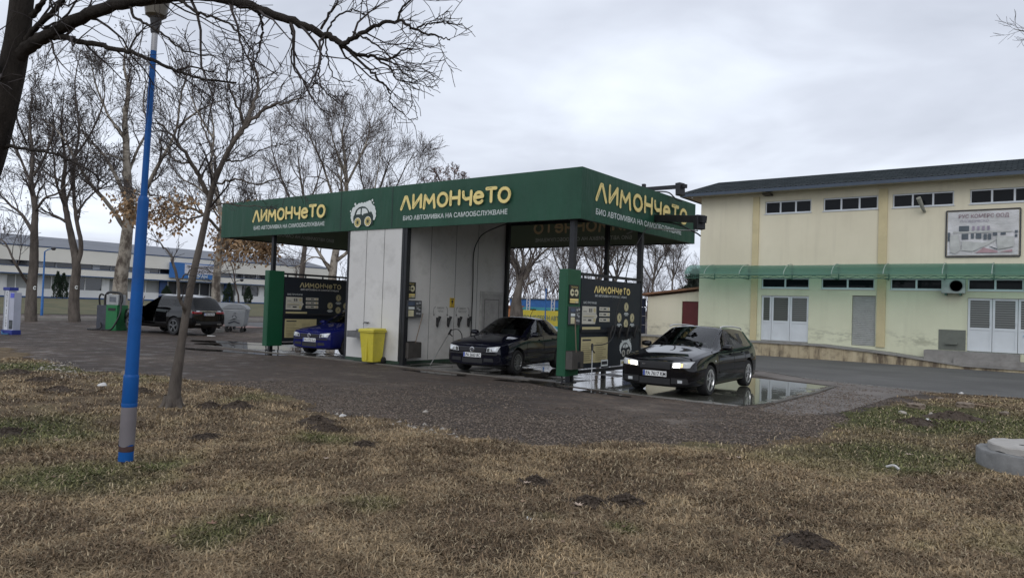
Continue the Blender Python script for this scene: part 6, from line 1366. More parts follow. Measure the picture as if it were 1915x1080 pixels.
# --- plane tree and its neighbours across the track
def back_tree(name, label, base_px, depth, limbs, seed, mt, mbr, r0, rmin=.009, trop=.06, nk=9, mx=5, wob=.12, balls=0, leaf=0, dens=1., L=None, group=None, big=.07, leafsel=None, tips_r=.03, z0=None, ang=(.35, .90)):
    T = Tree(seed, rmin=rmin, trop=trop, wob=wob, dens=dens); T.big = big; T.ang = ang
    b0 = at(base_px[0], base_px[1], depth); b0[2] = float(ground_z(b0[0])) if z0 is None else z0
    rt_ = thing(name, tuple(b0), label, 'tree', group)
    for k, (pts, ra, rb, n_) in enumerate(limbs):
        P = [at(x, y, depth+d) for x, y, d in pts]
        if k == 0: P = [b0+np.array([0, 0, -.1])]+P
        T.limb(P, ra*r0*(.72 if k else 1), min(rb*r0, .022), 2, mx, n_, .25 if k else .5, 6, L or 5.0, .02*r0)
    T.finish(rt_, mt, mbr)
    if balls: T.balls(balls//2, .042, k_ball, rt_)
    if leaf: T.leaves(leaf, .22, k_leaf, rt_, leafsel)
    return rt_
back_tree('plane_tree', 'tall plane tree with patchy pale bark rising behind the green vacuum machine', (225, 600), 42, [
    ([(224, 560, 0), (226, 520, 0), (234, 470, 0), (238, 425, 0), (241, 385, 0), (238, 330, 0), (236, 270, 0), (234, 215, 0), (240, 165, 0), (232, 120, 0), (238, 70, 0)], 1, .22, 10),
    ([(232, 425, 0), (205, 385, -1), (170, 345, -2), (145, 305, -3), (120, 260, -3), (85, 225, -3)], .42, .12, 9), ([(236, 370, 0), (215, 325, 1), (190, 285, 2), (160, 255, 2), (140, 200, 2)], .40, .12, 9),
    ([(244, 425, 0), (262, 380, 0), (290, 320, -1), (315, 275, -1), (330, 240, -1), (338, 180, -1), (355, 130, -1)], .45, .12, 10), ([(330, 240, -1), (360, 215, -1), (395, 195, -1), (425, 185, 0)], .22, .08, 6),
    ([(238, 330, 0), (255, 285, 1), (275, 240, 1), (268, 190, 1), (280, 130, 1)], .30, .10, 8), ([(236, 260, 0), (205, 220, 0), (180, 160, 0), (170, 110, 0)], .28, .10, 8), ([(234, 300, 0), (205, 290, -2), (165, 285, -3)], .16, .06, 6), ([(245, 410, 0), (285, 395, -2), (330, 390, -3)], .16, .06, 6)],
    31, k_plane, k_twigf, .46, nk=9, balls=1700, dens=1.45)
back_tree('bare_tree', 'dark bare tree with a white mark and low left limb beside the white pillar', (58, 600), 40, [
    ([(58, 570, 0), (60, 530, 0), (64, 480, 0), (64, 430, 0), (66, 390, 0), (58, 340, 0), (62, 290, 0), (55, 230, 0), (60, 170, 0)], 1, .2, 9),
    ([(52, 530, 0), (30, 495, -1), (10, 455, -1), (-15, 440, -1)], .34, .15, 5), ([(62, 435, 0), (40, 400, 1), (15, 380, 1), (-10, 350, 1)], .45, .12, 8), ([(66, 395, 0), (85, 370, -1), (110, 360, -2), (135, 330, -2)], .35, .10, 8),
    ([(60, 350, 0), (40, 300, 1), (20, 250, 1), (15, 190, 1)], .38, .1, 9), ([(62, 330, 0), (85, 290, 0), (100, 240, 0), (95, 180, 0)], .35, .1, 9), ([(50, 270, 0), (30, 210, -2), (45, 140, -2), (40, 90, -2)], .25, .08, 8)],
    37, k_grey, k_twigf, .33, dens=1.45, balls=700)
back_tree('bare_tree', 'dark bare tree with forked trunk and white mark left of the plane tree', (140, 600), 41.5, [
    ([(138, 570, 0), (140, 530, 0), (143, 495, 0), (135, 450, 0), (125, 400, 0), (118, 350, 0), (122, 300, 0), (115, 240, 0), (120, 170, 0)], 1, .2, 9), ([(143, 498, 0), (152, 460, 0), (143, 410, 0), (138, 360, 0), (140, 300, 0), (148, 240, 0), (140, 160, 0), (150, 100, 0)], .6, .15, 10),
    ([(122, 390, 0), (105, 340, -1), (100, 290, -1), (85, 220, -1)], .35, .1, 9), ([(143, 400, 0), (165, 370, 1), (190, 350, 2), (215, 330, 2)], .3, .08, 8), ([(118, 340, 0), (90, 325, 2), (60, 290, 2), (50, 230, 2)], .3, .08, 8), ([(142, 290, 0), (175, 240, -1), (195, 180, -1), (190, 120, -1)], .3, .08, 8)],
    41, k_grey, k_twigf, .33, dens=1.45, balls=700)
def leafsel(q): return q[2] < 6.4
back_tree('plane_tree', 'thin plane tree with dry brown leaves beside the waste containers', (405, 590), 40, [
    ([(404, 560, 0), (404, 530, 0), (408, 490, 0), (412, 450, 0), (415, 410, 0), (405, 360, 0), (395, 310, 0), (400, 250, 0), (392, 190, 0)], 1, .2, 10), ([(413, 470, 0), (435, 440, -1), (460, 415, -1), (480, 380, -1)], .5, .12, 9), ([(410, 430, 0), (380, 400, -2), (345, 385, -3), (315, 370, -3), (290, 370, -3)], .45, .12, 12),
    ([(405, 380, 0), (370, 350, 1), (335, 330, 1), (310, 290, 1)], .4, .1, 10), ([(398, 330, 0), (430, 280, 0), (455, 240, 0), (470, 190, 0)], .4, .1, 9), ([(400, 260, 0), (370, 210, 0), (350, 160, 0)], .35, .1, 8), ([(412, 440, 0), (440, 425, 1), (470, 440, 2)], .3, .08, 6)],
    43, k_plane, k_twigf, .28, dens=1.35, leaf=3800, balls=300, leafsel=leafsel)
# crowns rising behind the left bay
back_tree('plane_tree', 'plane tree with a thick pale trunk seen through the left wash bay', (622, 590), 62, [
    ([(622, 550, 0), (622, 515, 0), (628, 470, 0), (640, 420, 0), (648, 360, 0), (645, 300, 0), (640, 250, 0), (648, 205, 0)], 1, .12, 14), ([(620, 510, 0), (595, 470, 0), (575, 440, 0), (555, 420, 0)], .5, .14, 8), ([(626, 490, 0), (650, 470, 0), (672, 440, 0), (690, 400, 0), (705, 330, 0), (715, 260, 0)], .5, .1, 12),
    ([(640, 420, 0), (620, 360, 1), (600, 300, 1), (580, 255, 1), (575, 215, 1)], .4, .1, 12), ([(646, 350, 0), (675, 290, -1), (690, 250, -1), (690, 215, -1)], .35, .08, 11), ([(645, 320, 0), (625, 270, -1), (615, 225, -1)], .3, .08, 9), ([(622, 500, 0), (590, 480, -2), (550, 500, -2), (520, 490, -2)], .25, .08, 7)],
    47, k_plane, k_twig2, .46, dens=1.3, ang=(.40, .90), trop=.035, L=9.0, rmin=.012, balls=700)
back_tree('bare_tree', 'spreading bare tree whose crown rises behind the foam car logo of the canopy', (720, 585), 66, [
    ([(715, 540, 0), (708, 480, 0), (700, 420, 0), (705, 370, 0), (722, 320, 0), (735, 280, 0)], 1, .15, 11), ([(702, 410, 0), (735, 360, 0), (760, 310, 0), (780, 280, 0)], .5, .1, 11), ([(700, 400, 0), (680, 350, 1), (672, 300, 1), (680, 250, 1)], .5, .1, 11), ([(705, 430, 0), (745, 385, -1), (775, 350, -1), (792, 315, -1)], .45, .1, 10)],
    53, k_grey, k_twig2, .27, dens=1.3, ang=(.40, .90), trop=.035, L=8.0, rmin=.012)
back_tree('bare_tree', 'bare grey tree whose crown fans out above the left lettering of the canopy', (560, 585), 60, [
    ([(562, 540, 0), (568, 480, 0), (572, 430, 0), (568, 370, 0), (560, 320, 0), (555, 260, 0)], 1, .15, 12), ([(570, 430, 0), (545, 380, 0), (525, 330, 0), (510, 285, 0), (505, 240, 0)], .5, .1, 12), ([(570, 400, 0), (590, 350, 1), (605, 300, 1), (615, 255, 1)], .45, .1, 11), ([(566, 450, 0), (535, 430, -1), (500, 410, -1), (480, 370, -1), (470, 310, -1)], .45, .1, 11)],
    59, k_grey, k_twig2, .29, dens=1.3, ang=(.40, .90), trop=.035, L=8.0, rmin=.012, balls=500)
back_tree('broadleaf_tree', 'tree with sparse reddish brown leaves peeping over the front edge of the canopy', (840, 585), 75, [
    ([(838, 520, 0), (835, 450, 0), (838, 400, 0), (838, 350, 0), (838, 318, 0)], 1, .2, 12), ([(836, 410, 0), (815, 365, 0), (792, 338, 0)], .5, .12, 9), ([(837, 400, 0), (855, 350, 0), (870, 328, 0)], .5, .12, 9), ([(838, 380, 0), (822, 335, 0), (815, 322, 0)], .5, .12, 9), ([(838, 380, 0), (848, 340, 0), (852, 316, 0)], .5, .12, 9)],
    61, k_grey, k_red, .30, dens=1.0, L=2.4, rmin=.016, leaf=0)
RT = [q for q in COL.objects if q.get('label', '').startswith('tree with sparse reddish')][0]
R = np.random.default_rng(3); n = 2600; c = np.array([at(R.uniform(785, 880), R.uniform(312, 420), 75+R.uniform(-2.5, 2.5)) for _ in range(n)]); hgt = np.array([at(838+q, 312+abs(q)*.55, 75)[2] for q in R.uniform(-1, 1, 1)*0])
lat = (c-at(838, 400, 75))@CR; c = c[(c[:, 2] < at(838, 309, 75)[2]-np.abs(lat)**1.6*.42)&(R.random(n) < .75)]; n = len(c)
a_ = R.normal(0, 1, (n, 3)); a_ /= np.linalg.norm(a_, axis=1)[:, None]; b2 = np.cross(a_, R.normal(0, 1, (n, 3))); b2 /= np.linalg.norm(b2, axis=1)[:, None]; S = .15*R.uniform(.6, 1.4, n)[:, None]
tag(mesh_np('dry_leaves', np.stack([c, c+a_*S*.5+b2*S*.35, c+a_*S, c+a_*S*.5-b2*S*.35], 1).reshape(-1, 3), np.arange(4*n).reshape(-1, 4), M('reddish_leaf', (.17, .085, .06), .85, var=.35, src='Position'), RT), kind='stuff')
# pollarded tree seen through the right bay
back_tree('pollard_tree', 'thick pollarded tree with a head of thin shoots seen through the right wash bay', (968, 608), 36, [
    ([(966, 590, 0), (966, 565, 0), (970, 540, 0), (975, 520, 0), (978, 502, 0)], 1, .72, 3), ([(974, 520, 0), (964, 500, 0), (957, 485, 0), (940, 462, 0)], .40, .1, 10), ([(980, 522, 0), (990, 503, 0), (1002, 485, 0), (1020, 468, 0), (1045, 452, 0)], .34, .08, 10), ([(978, 505, 0), (978, 480, 0), (972, 450, 0), (980, 420, 0)], .30, .10, 8), ([(985, 505, 0), (1000, 470, 0), (1010, 430, 0)], .24, .1, 8), ([(970, 505, 0), (955, 465, 0), (950, 430, 0)], .24, .1, 8), ([(984, 532, 0), (996, 527, 0), (1005, 520, 0)], .3, .1, 0), ([(976, 510, 0), (966, 480, -.5), (975, 440, -.5)], .22, .08, 8), ([(982, 508, 0), (992, 480, .5), (988, 440, .5)], .22, .08, 8)],
    67, k_grey, k_twigf, .44, mx=4, dens=1.3, L=3.6, rmin=.010, trop=.10)
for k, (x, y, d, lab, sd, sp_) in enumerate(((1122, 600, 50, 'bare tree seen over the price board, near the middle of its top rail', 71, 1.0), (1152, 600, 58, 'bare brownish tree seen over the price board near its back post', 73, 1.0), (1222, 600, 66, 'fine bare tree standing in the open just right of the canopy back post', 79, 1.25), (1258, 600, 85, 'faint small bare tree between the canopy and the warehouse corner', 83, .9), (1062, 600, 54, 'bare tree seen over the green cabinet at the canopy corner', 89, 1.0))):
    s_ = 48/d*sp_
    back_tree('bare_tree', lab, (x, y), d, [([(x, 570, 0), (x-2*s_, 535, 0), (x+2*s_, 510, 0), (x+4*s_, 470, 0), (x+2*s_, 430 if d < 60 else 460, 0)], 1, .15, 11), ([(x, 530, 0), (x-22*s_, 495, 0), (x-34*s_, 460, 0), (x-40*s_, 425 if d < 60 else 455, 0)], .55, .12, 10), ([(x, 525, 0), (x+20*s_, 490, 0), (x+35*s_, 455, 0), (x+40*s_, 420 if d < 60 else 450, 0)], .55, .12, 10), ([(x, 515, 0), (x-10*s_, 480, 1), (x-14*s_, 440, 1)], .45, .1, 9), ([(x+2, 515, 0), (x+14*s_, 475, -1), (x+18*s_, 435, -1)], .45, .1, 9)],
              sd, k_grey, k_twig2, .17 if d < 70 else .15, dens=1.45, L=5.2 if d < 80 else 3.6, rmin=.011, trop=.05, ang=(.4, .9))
# a neighbour off to the right whose twig tips enter the picture
T = Tree(97, rmin=.006, trop=.0, wob=.2); T.big = .04
b0 = gr(2150, 700); rt_ = thing('bare_tree', tuple(b0), 'bare tree beyond the right edge of which only twig tips show against the sky', 'tree')
d0 = 26; T.limb([b0, at(2150, 400, d0), at(2140, 200, d0), at(2130, 60, d0), at(2120, -60, d0)], .22, .10, 1, 4, 8, .5, L=4.0); T.limb([at(2140, 190, d0), at(2060, 140, d0), at(1985, 90, d0), at(1925, 62, d0), at(1897, 55, d0)], .08, .008, 2, 4, 9, .5, L=2.2)
T.finish(rt_, k_grey, k_twig)
# distant wood, one mass
T = Tree(101, rmin=.02, trop=.08, wob=.15, dens=.9); T.big = 9
for k in range(86):
    x = T.R.uniform(900, 1090) if k < 38 else T.R.uniform(1050, 1330) if k < 66 else T.R.uniform(-40, 720); d = T.R.uniform(110, 165); p = at(x, 585, d); p[2] = 0; T.grow(p, np.array([0, 0, 1.]), T.R.uniform(6.5, 10), .16, 1, 4)
tag(T.B.mesh('distant_wood', M('wood_twigs', (.085, .062, .055), .95, var=.2, scale=.1, src='Position'), None), 'far brownish bare wood behind the wash and between the buildings', 'wood', kind='stuff')
# evergreens
k_ever = M('conifer_green', (.016, .032, .016), .85, var=.35, scale=6, src='Position'); k_pine = M('pine_green', (.028, .036, .028), .9, var=.3, scale=2, src='Position')
def conifer(name, label, p, h, r, mat, seed, n=1500, group=None, shape=1.0):
    R = np.random.default_rng(seed); t_ = thing(name, tuple(p), label, 'shrub' if h < 5 else 'tree', group)
    MB().tube([Vector(p), Vector(p)+Vector((0, 0, h*.9))], [r*.10, r*.02], 6).build('trunk', k_grey, t_)
    u = R.random(n)**.8; z = h*(.04+.96*u); rr = r*np.minimum(1, (1-u)*1.9+.05)**shape*(.6+.4*np.sqrt(R.random(n)))*(1+.22*np.sin(R.uniform(0, 6.28)+z*5.1)); a = R.uniform(0, 6.28, n)
    c = np.stack([p[0]+rr*np.cos(a), p[1]+rr*np.sin(a), p[2]+z], -1); d = np.stack([np.cos(a)*.5, np.sin(a)*.5, np.full(n, .9)], -1)+R.normal(0, .3, (n, 3)); d /= np.linalg.norm(d, axis=1)[:, None]; w = np.cross(d, R.normal(0, 1, (n, 3))); w /= np.linalg.norm(w, axis=1)[:, None]; S = r*.34*R.uniform(.6, 1.3, n)[:, None]
    mesh_np('crown', np.stack([c-w*S*.35, c+d*S, c+w*S*.35], 1).reshape(-1, 3), np.arange(3*n).reshape(-1, 3), mat, t_)
GR = 'clipped conifers before the market hall'
for k, (x, y0, y1, w, lab) in enumerate(((106, 562, 508, 7.5, 'left one of two slim conifers before the white market hall'), (117, 562, 511, 7.5, 'right one of two slim conifers before the white market hall'), (311, 556, 535, 8, 'small round conifer left of the blue market hall entrance'), (427, 568, 530, 8.5, 'dark slim conifer behind the grey waste container'), (463, 575, 536, 7, 'pointed conifer right of the waste containers'))):
    X = -98 if x < 200 else -96; d = fw*FPX+CR*(x-PCX)-CU*(y0-PCY); p = EYE+d*X/d[0]; dep = float((p-EYE)@fw); h = (y0-y1)*dep/FPX
    p[2] = float(ground_z(p[0]))+.03; top = EYE+(fw*FPX+CR*(x-PCX)-CU*(y1-PCY))*dep/FPX; conifer('conifer', lab, p, float(top[2]-p[2]), w*dep/FPX, k_ever, 200+k, 1600, GR)
p = gr(1305, 600); q = at(1306, 560, 52); q[2] = 0; conifer('pine_tree', 'dark evergreen just left of the warehouse corner above the shed roof', q, 4.6, 1.3, k_pine, 301, 900, None, .6)
q = at(1032, 600, 80); q[2] = 0; 0 and conifer('pine_tree', 'dark evergreen behind the white stage truss', q, 7.2, 2.0, k_pine, 303, 1800, None, .7)
# ================================================================== STREET FURNITURE AND SMALL THINGS
m_blue = M('lamp_post_blue', (.006, .088, .32), .45, spec=.25, var=.08, scale=5, dirt=.28, dcol=(.03, .05, .10)); m_blue2 = M('far_post_blue', (.02, .13, .38), .5)
lp = thing('lamp_post', (-7.5, 3.54, .0), 'blue stepped lamp post with a worn grey wrap near its foot in the foreground lawn', 'lamp post')
def LPp(z): return Vector((-7.5+.037*z, 3.54+.004*z, z))
mb = MB()
mb.tube([LPp(z) for z in (-.1, .10, .63, .64, .90, .915, .93)], [.072, .071, .070, .0735, .072, .071, .064], 28, 0); mb.tube([LPp(z) for z in (.931, 1.8, 2.68, 2.71, 2.74)], [.063, .0575, .0525, .0505, .038], 28); mb.tube([LPp(z) for z in (2.741, 3.4, 4.22)], [.032, .030, .029], 24)
mb.build('pole', m_blue, lp, smooth=35)
mb = MB(); a0_ = math.atan2(-CR[1], -CR[0])-.25; vs_ = []; fs_ = []; n_ = 26; zz_ = (.21, .60)
for z_ in zz_:
    for r_ in (.0735, .0712):
        for i in range(n_+1): a_ = a0_+.62+(2*math.pi-.9)*i/n_; p_ = LPp(z_); vs_.append((p_.x+r_*math.cos(a_), p_.y+r_*math.sin(a_), z_+(.012*math.sin(a_*3+1) if z_ < .3 else 0)))
m1_ = n_+1
for i in range(n_):
    for (A_, B_) in ((0, 2*m1_), (m1_, 3*m1_), (0, m1_), (2*m1_, 3*m1_)): fs_.append((A_+i, A_+i+1, B_+i+1, B_+i))
fs_ += [(0, m1_, 3*m1_, 2*m1_), (n_, m1_+n_, 3*m1_+n_, 2*m1_+n_)]
mb.add(vs_, fs_); mb.build('wrap', M('grey_wrap', (.17, .155, .165), .5, var=.10, scale=4), lp, smooth=35)
mb = MB(); mb.tube([LPp(z) for z in (.15, .155, .205, .208)], [.0712, .0722, .0722, .0712], 28); mb.build('rust_band', M('rust_band', (.055, .028, .026), .8, var=.4, scale=14), lp, smooth=35)
mb = MB(); mb.tube([LPp(z) for z in (-.05, .055)], [.0735, .0732], 28); mb.build('rust_foot', M('rust_foot', (.035, .025, .03), .85, var=.5, scale=20), lp, smooth=35)
mb = MB(); mb.box(-.03, .03, -.03, .03, 0, .001); mb = MB(); mb.tube([LPp(z) for z in (.60, .612, .636, .642)], [.0725, .0745, .0745, .0725], 28); mb.build('collar', m_blue, lp, smooth=35)
mb = MB(); mb.tube([LPp(z) for z in (4.221, 4.40)], [.0296, .029], 24); mb.build('bare_sleeve', M('bare_metal', (.38, .38, .39), .45, metal=.3), lp, smooth=35)
mb = MB(); mb.tube([LPp(z) for z in (4.401, 4.43, 4.46, 4.51, 4.56)], [.038, .045, .042, .05, .06], 20); mb.build('lamp_neck', M('lamp_neck', (.035, .035, .037), .5), lp, smooth=35)
c_ = LPp(4.55); mb = MB(); mb.lathe([(.06, 0), (.10, .03), (.125, .20), (.135, .33), (.15, .345), (.15, .37), (.11, .45), (.04, .50), (0, .505)], 20, c_, 'Z'); mb.build('lamp_head', M('lamp_bowl', (.11, .095, .07), .35, var=.2), lp, smooth=40)
tag(MB().tube([Vector(at(745, 262, 60)), Vector(at(757, 150, 45)), Vector(at(764, 75, 36)), Vector(at(773, -15, 30)), Vector(at(800, -420, 18))], .012, 5).build('overhead_wire', m_rub_), 'single thin dark wire slanting down the sky above the canopy', 'wire')
# far lamp posts
def far_lamp(px_, base, top, depth, mat, label, arm=(1, 0)):
    b_ = at(px_, base, depth); b_[2] = float(ground_z(b_[0])); t_ = at(px_+(base-top)*.034, top, depth); t = thing('street_lamp', tuple(b_), label, 'lamp post'); h = float(t_[2]); B = Vector(b_)
    MB().tube([B, B+Vector((0, 0, h*.3)), B+Vector((0, 0, h*.31)), B+Vector((0, 0, h))], [.09, .085, .06, .05], 10).build('pole', mat, t, smooth=40)
    A = Vector(CR)*arm[0]; MB().tube([B+Vector((0, 0, h)), B+Vector((0, 0, h+.15))+A*.25, B+Vector((0, 0, h+.18))+A*.45], .03, 8).build('arm', mat, t, smooth=40)
    mb = MB(); mb.lathe([(0, .12), (.12, .10), (.16, 0), (.10, -.10), (0, -.12)], 14, B+Vector((0, 0, h+.2))+A*.6); mb.build('lamp_head', M('lamp_dark', (.03, .03, .035), .5), t, smooth=40)
far_lamp(78, 587, 470, 50, m_blue2, 'thin blue street lamp between the two dark trees on the left')
far_lamp(436, 585, 528, 60, M('post_black', (.012, .012, .014), .5), 'short black lamp post behind the waste containers')
# white and blue advertising pillar with vertical lettering
pl = thing('air_pillar', (-31.6, 10.9, 0), 'white and blue service pillar with vertical dark lettering at the left edge', 'pillar'); o_ = at(20, 625, 27.8); o_[2] = 0; O = Vector(o_); PU = Vector((.96, .28, 0))*.86; PN = Vector((.28, -.96, 0))*.6; pf = lambda u, v, z: O+PU*u+PN*v+Vector((0, 0, z))
def pbox(u0, u1, v0, v1, z0, z1): return MB().prism([(u0, v0), (u1, v0), (u1, v1), (u0, v1)], pf, z0, z1)
m_pw = M('pillar_white', (.58, .60, .64), .4, var=.05); m_pb = M('pillar_blue', (.02, .035, .22), .45)
pbox(-.36, .36, -.30, .30, .0, .18).build('base', m_pb, pl, bevel=.01); pbox(-.30, -.20, -.25, .25, .181, 1.70).build('side_strip', M('pillar_grey', (.28, .30, .34), .5), pl); bd = pbox(-.199, .02, -.25, .27, .181, 1.70).build('front_column', m_pw, pl); pbox(.021, .34, -.25, .22, .181, 1.62).build('side_panel', M('pillar_mist', (.42, .44, .52), .35, var=.12, scale=1.2), pl); pbox(-.34, .10, -.28, .30, 1.701, 1.82).build('top_cap', m_pb, pl, bevel=.01)
pbox(.08, .30, .221, .235, .22, .56).build('picture', M('pillar_picture', (.05, .055, .06), .5, var=.9, scale=9), pl); pbox(.10, .34, .221, .24, 1.42, 1.60).build('blue_label', M('label_blue', (.10, .12, .55), .4), pl)
for k, ch in enumerate('ВЪЗДУХ ЗА ГУМИ'):
    if ch != ' ': text(ch, .075, m_ltr, bd, pf(-.09, .272, 1.58-k*.098), PU, (0, 0, 1), bold=.03)
mb = MB(); mb.tube(cat([pf(-.25, .32, .10), pf(-.1, .45, .04), pf(.1, .42, .03), pf(.2, .34, .03)], 5), .03, 7); mb.build('air_hose', M('hose_blue', (.03, .12, .25), .5), pl, smooth=50)
# green vacuum machine
vm = thing('vacuum_machine', (-34.3, 15.7, 0), 'green and grey vacuum machine with curved hose pipes left of the black off-roader', 'machine'); o_ = at(208, 619, 33.5); o_[2] = 0; O = Vector(o_); PU = Vector((.90, .43, 0)); PN = Vector((.43, -.90, 0))
m_vg = M('vacuum_green', (.012, .15, .045), .45, var=.07); m_vd = M('vacuum_grey', (.045, .05, .065), .5)
pbox(-.52, -.02, -.35, .35, .0, 1.16).build('side_cabinet', m_vd, vm, bevel=.01); bd = pbox(-.019, .56, -.35, .36, .0, 1.18).build('cabinet', m_vg, vm, bevel=.01); pbox(.10, .48, .361, .375, .92, 1.04).build('handle_slot', m_blk, bd); pbox(-.12, .52, -.22, .26, 1.181, 1.66).build('head', M('vacuum_head', (.33, .34, .34), .4, metal=.2), vm, bevel=.01); pbox(.05, .40, .261, .27, 1.32, 1.56).build('display', M('vacuum_screen', (.12, .13, .15), .2), vm)
mb = MB(); mb.tube(cat([pf(-.30, .1, 1.15), pf(-.30, .1, 1.55), pf(-.16, .1, 1.74), pf(.2, .1, 1.76), pf(.50, .1, 1.70), pf(.60, .12, 1.45), pf(.58, .2, 1.18)], 5), .06, 10); mb.build('hoop', m_blk, vm, smooth=50)
mb = MB(); mb.tube(cat([pf(-.50, .2, 1.1), pf(-.50, .25, 1.5), pf(-.42, .25, 1.66), pf(-.3, .2, 1.62)], 5), .04, 8); mb.tube(cat([pf(.62, .2, 1.2), pf(.72, .35, .8), pf(.60, .5, .3), pf(.4, .55, .05), pf(.0, .6, .04)], 5), .04, 8); mb.tube(cat([pf(-.3, .36, .35), pf(-.15, .5, .12), pf(-.4, .6, .04), pf(-.8, .55, .04)], 5), .035, 8); mb.build('suction_hose', m_blk, vm, smooth=50)
# galvanised waste containers
m_galv = M('galvanised', (.27, .285, .30), .45, metal=.35, var=.14, scale=2.5, dirt=.35, dcol=(.12, .12, .12))
def container(pxb, depth, label, w=1.25, d_=1.0, ang=0):
    b_ = at(pxb[0], pxb[1], depth); b_[2] = 0; t = thing('waste_container', tuple(b_), label, 'waste container', 'galvanised waste containers', rz=ang)
    sec = [(-.42, .28), (-.46, .40), (-.53, 1.0), (-.55, 1.12), (.55, 1.12), (.53, 1.0), (.46, .40), (.42, .28)]
    MB().prism(sec, lambda u, v, h: (h, u, v), -w/2, w/2).build('body', m_galv, t, world=False, bevel=.03)
    lid = [(.57*math.cos(a), 1.13+.30*math.sin(a)) for a in np.linspace(0, math.pi, 13)]; MB().prism(lid, lambda u, v, h: (h, u, v), -w/2-.02, w/2+.02).build('lid', m_galv, t, world=False, bevel=.02)
    for sx in (-1, 1):
        for sy in (-1, 1): mb = MB(); mb.lathe([(0, -.03), (.09, -.03), (.10, 0), (.09, .03), (0, .03)], 14, (sx*w*.38, sy*.34, .10), 'X'); mb.box(sx*w*.38-.05, sx*w*.38-.035, sy*.34-.03, sy*.34+.03, .1, .28); mb.build('castor', m_rub_, t, world=False, smooth=40)
        mb = MB(); mb.tube([(sx*(w/2+.0), 0, .98), (sx*(w/2+.10), 0, .98)], .03, 8); mb.tube([(sx*(w/2+.06), -.22, .62), (sx*(w/2+.06), 0, .72), (sx*(w/2+.06), .22, .62)], .018, 6); mb.build('lifting_lug', m_galv, t, world=False)
    for sx in (-1, 1): F = Flat(MW[t.name] @ Vector((sx*(w/2+.033), 0, .7)), MW[t.name].to_3x3() @ Vector((0, sx, 0)), (0, 0, 1), .003); F.disc(0, .05, .10, 0); F.disc(0, .05, .07, 1); F.stroke([(-.25, -.25), (0, -.15), (.25, -.25)], .05, 0); F.build('stamp', [m_vd, m_galv], t)
container((441, 621), 36.0, 'galvanised waste container nearest the wash with its round end facing us', 1.15, .95, rad(-42)); container((416, 615), 38.4, 'galvanised waste container half hidden behind the black off-roader', 1.25, 1.0, rad(22))
mb = MB(); q = at(408, 622, 34.8); mb.box(q[0]-.28, q[0]+.28, q[1]-.15, q[1]+.15, .0, .17); tag(mb.build('concrete_block', m_conc, bevel=.02), 'small concrete block on the ground behind the black off-roader', 'block')
# manhole ring with a lid, right foreground
mh = thing('manhole', (-.2, 10.6, 0), 'round concrete manhole ring with pale lid in the lawn at the right edge', 'manhole')
m_ring = M('old_concrete', (.20, .20, .195), .9, var=.25, scale=5, bump=.5, bscale=22, dirt=.6, dcol=(.075, .075, .07)); m_lid = M('lid_concrete', (.40, .38, .35), .85, var=.12, scale=6, bump=.4, bscale=30, dirt=.25, dcol=(.2, .19, .17))
MB().lathe([(.60, -.1), (.60, .205), (.588, .225), (.56, .23), (.30, .23), (.30, -.1)], 56, (-.13, 10.65, 0)).build('ring', m_ring, mh, smooth=35)
MB().lathe([(.0, .232), (.50, .232), (.50, .295), (.488, .308), (0, .308)], 48, (-.11, 10.64, 0), sx=1).build('lid', m_lid, mh, smooth=35)
for o_ in mh.children:
    if o_.name.startswith(('ring', 'lid')):
        for q in o_.data.vertices: w_ = .010*math.sin(q.co.x*23+q.co.z*31)+.008*math.sin(q.co.y*37); q.co.z += w_*.6; q.co.x *= 1+w_*.5; q.co.y *= 1+w_*.5
MB().lathe([(0, .3085), (.03, .3085), (.03, .312), (0, .312)], 12, (-.26, 10.53, 0)).build('lifting_eye', m_iron, mh)
# molehills
m_soil, nt, b, o = new_mat('dark_soil'); v = mapped(nt, 'Position'); nt.links.new(rampc(nt, noise(nt, v, 26, 6, .7), [(.3, (.050, .036, .026)), (.7, (.125, .092, .066))]), b.inputs['Base Color']); b.inputs['Roughness'].default_value = .95; bumpn(nt, b, noise(nt, v, 40, 5, .7), 1, .04)
ML = ['flat molehill near the left frame edge by the rubble', 'second flat molehill from the left edge, below the rubble', 'low molehill between the rubble and the blue lamp post', 'small molehill just right of the blue lamp post', 'left one of two molehills just right of the leaning tree foot', 'right one of two molehills just right of the leaning tree foot', 'upper one of two molehills on the lawn edge before the yellow bin', 'lower one of two molehills on the lawn edge before the yellow bin', 'scattered low molehill right of the lamp post foot', 'flat molehill on the lawn below the yellow bin', 'small dark molehill with a leaf in the middle of the lawn', 'dark molehill with a curled pale leaf at its left side', 'reddish dark molehill right of the one with a curled leaf', 'largest dark molehill at the bottom right of the lawn', 'long dark mound of soil in the green lawn on the right', 'molehill in the green grass at the left edge of the lawn', 'lower dark mound of soil in the green lawn on the right']
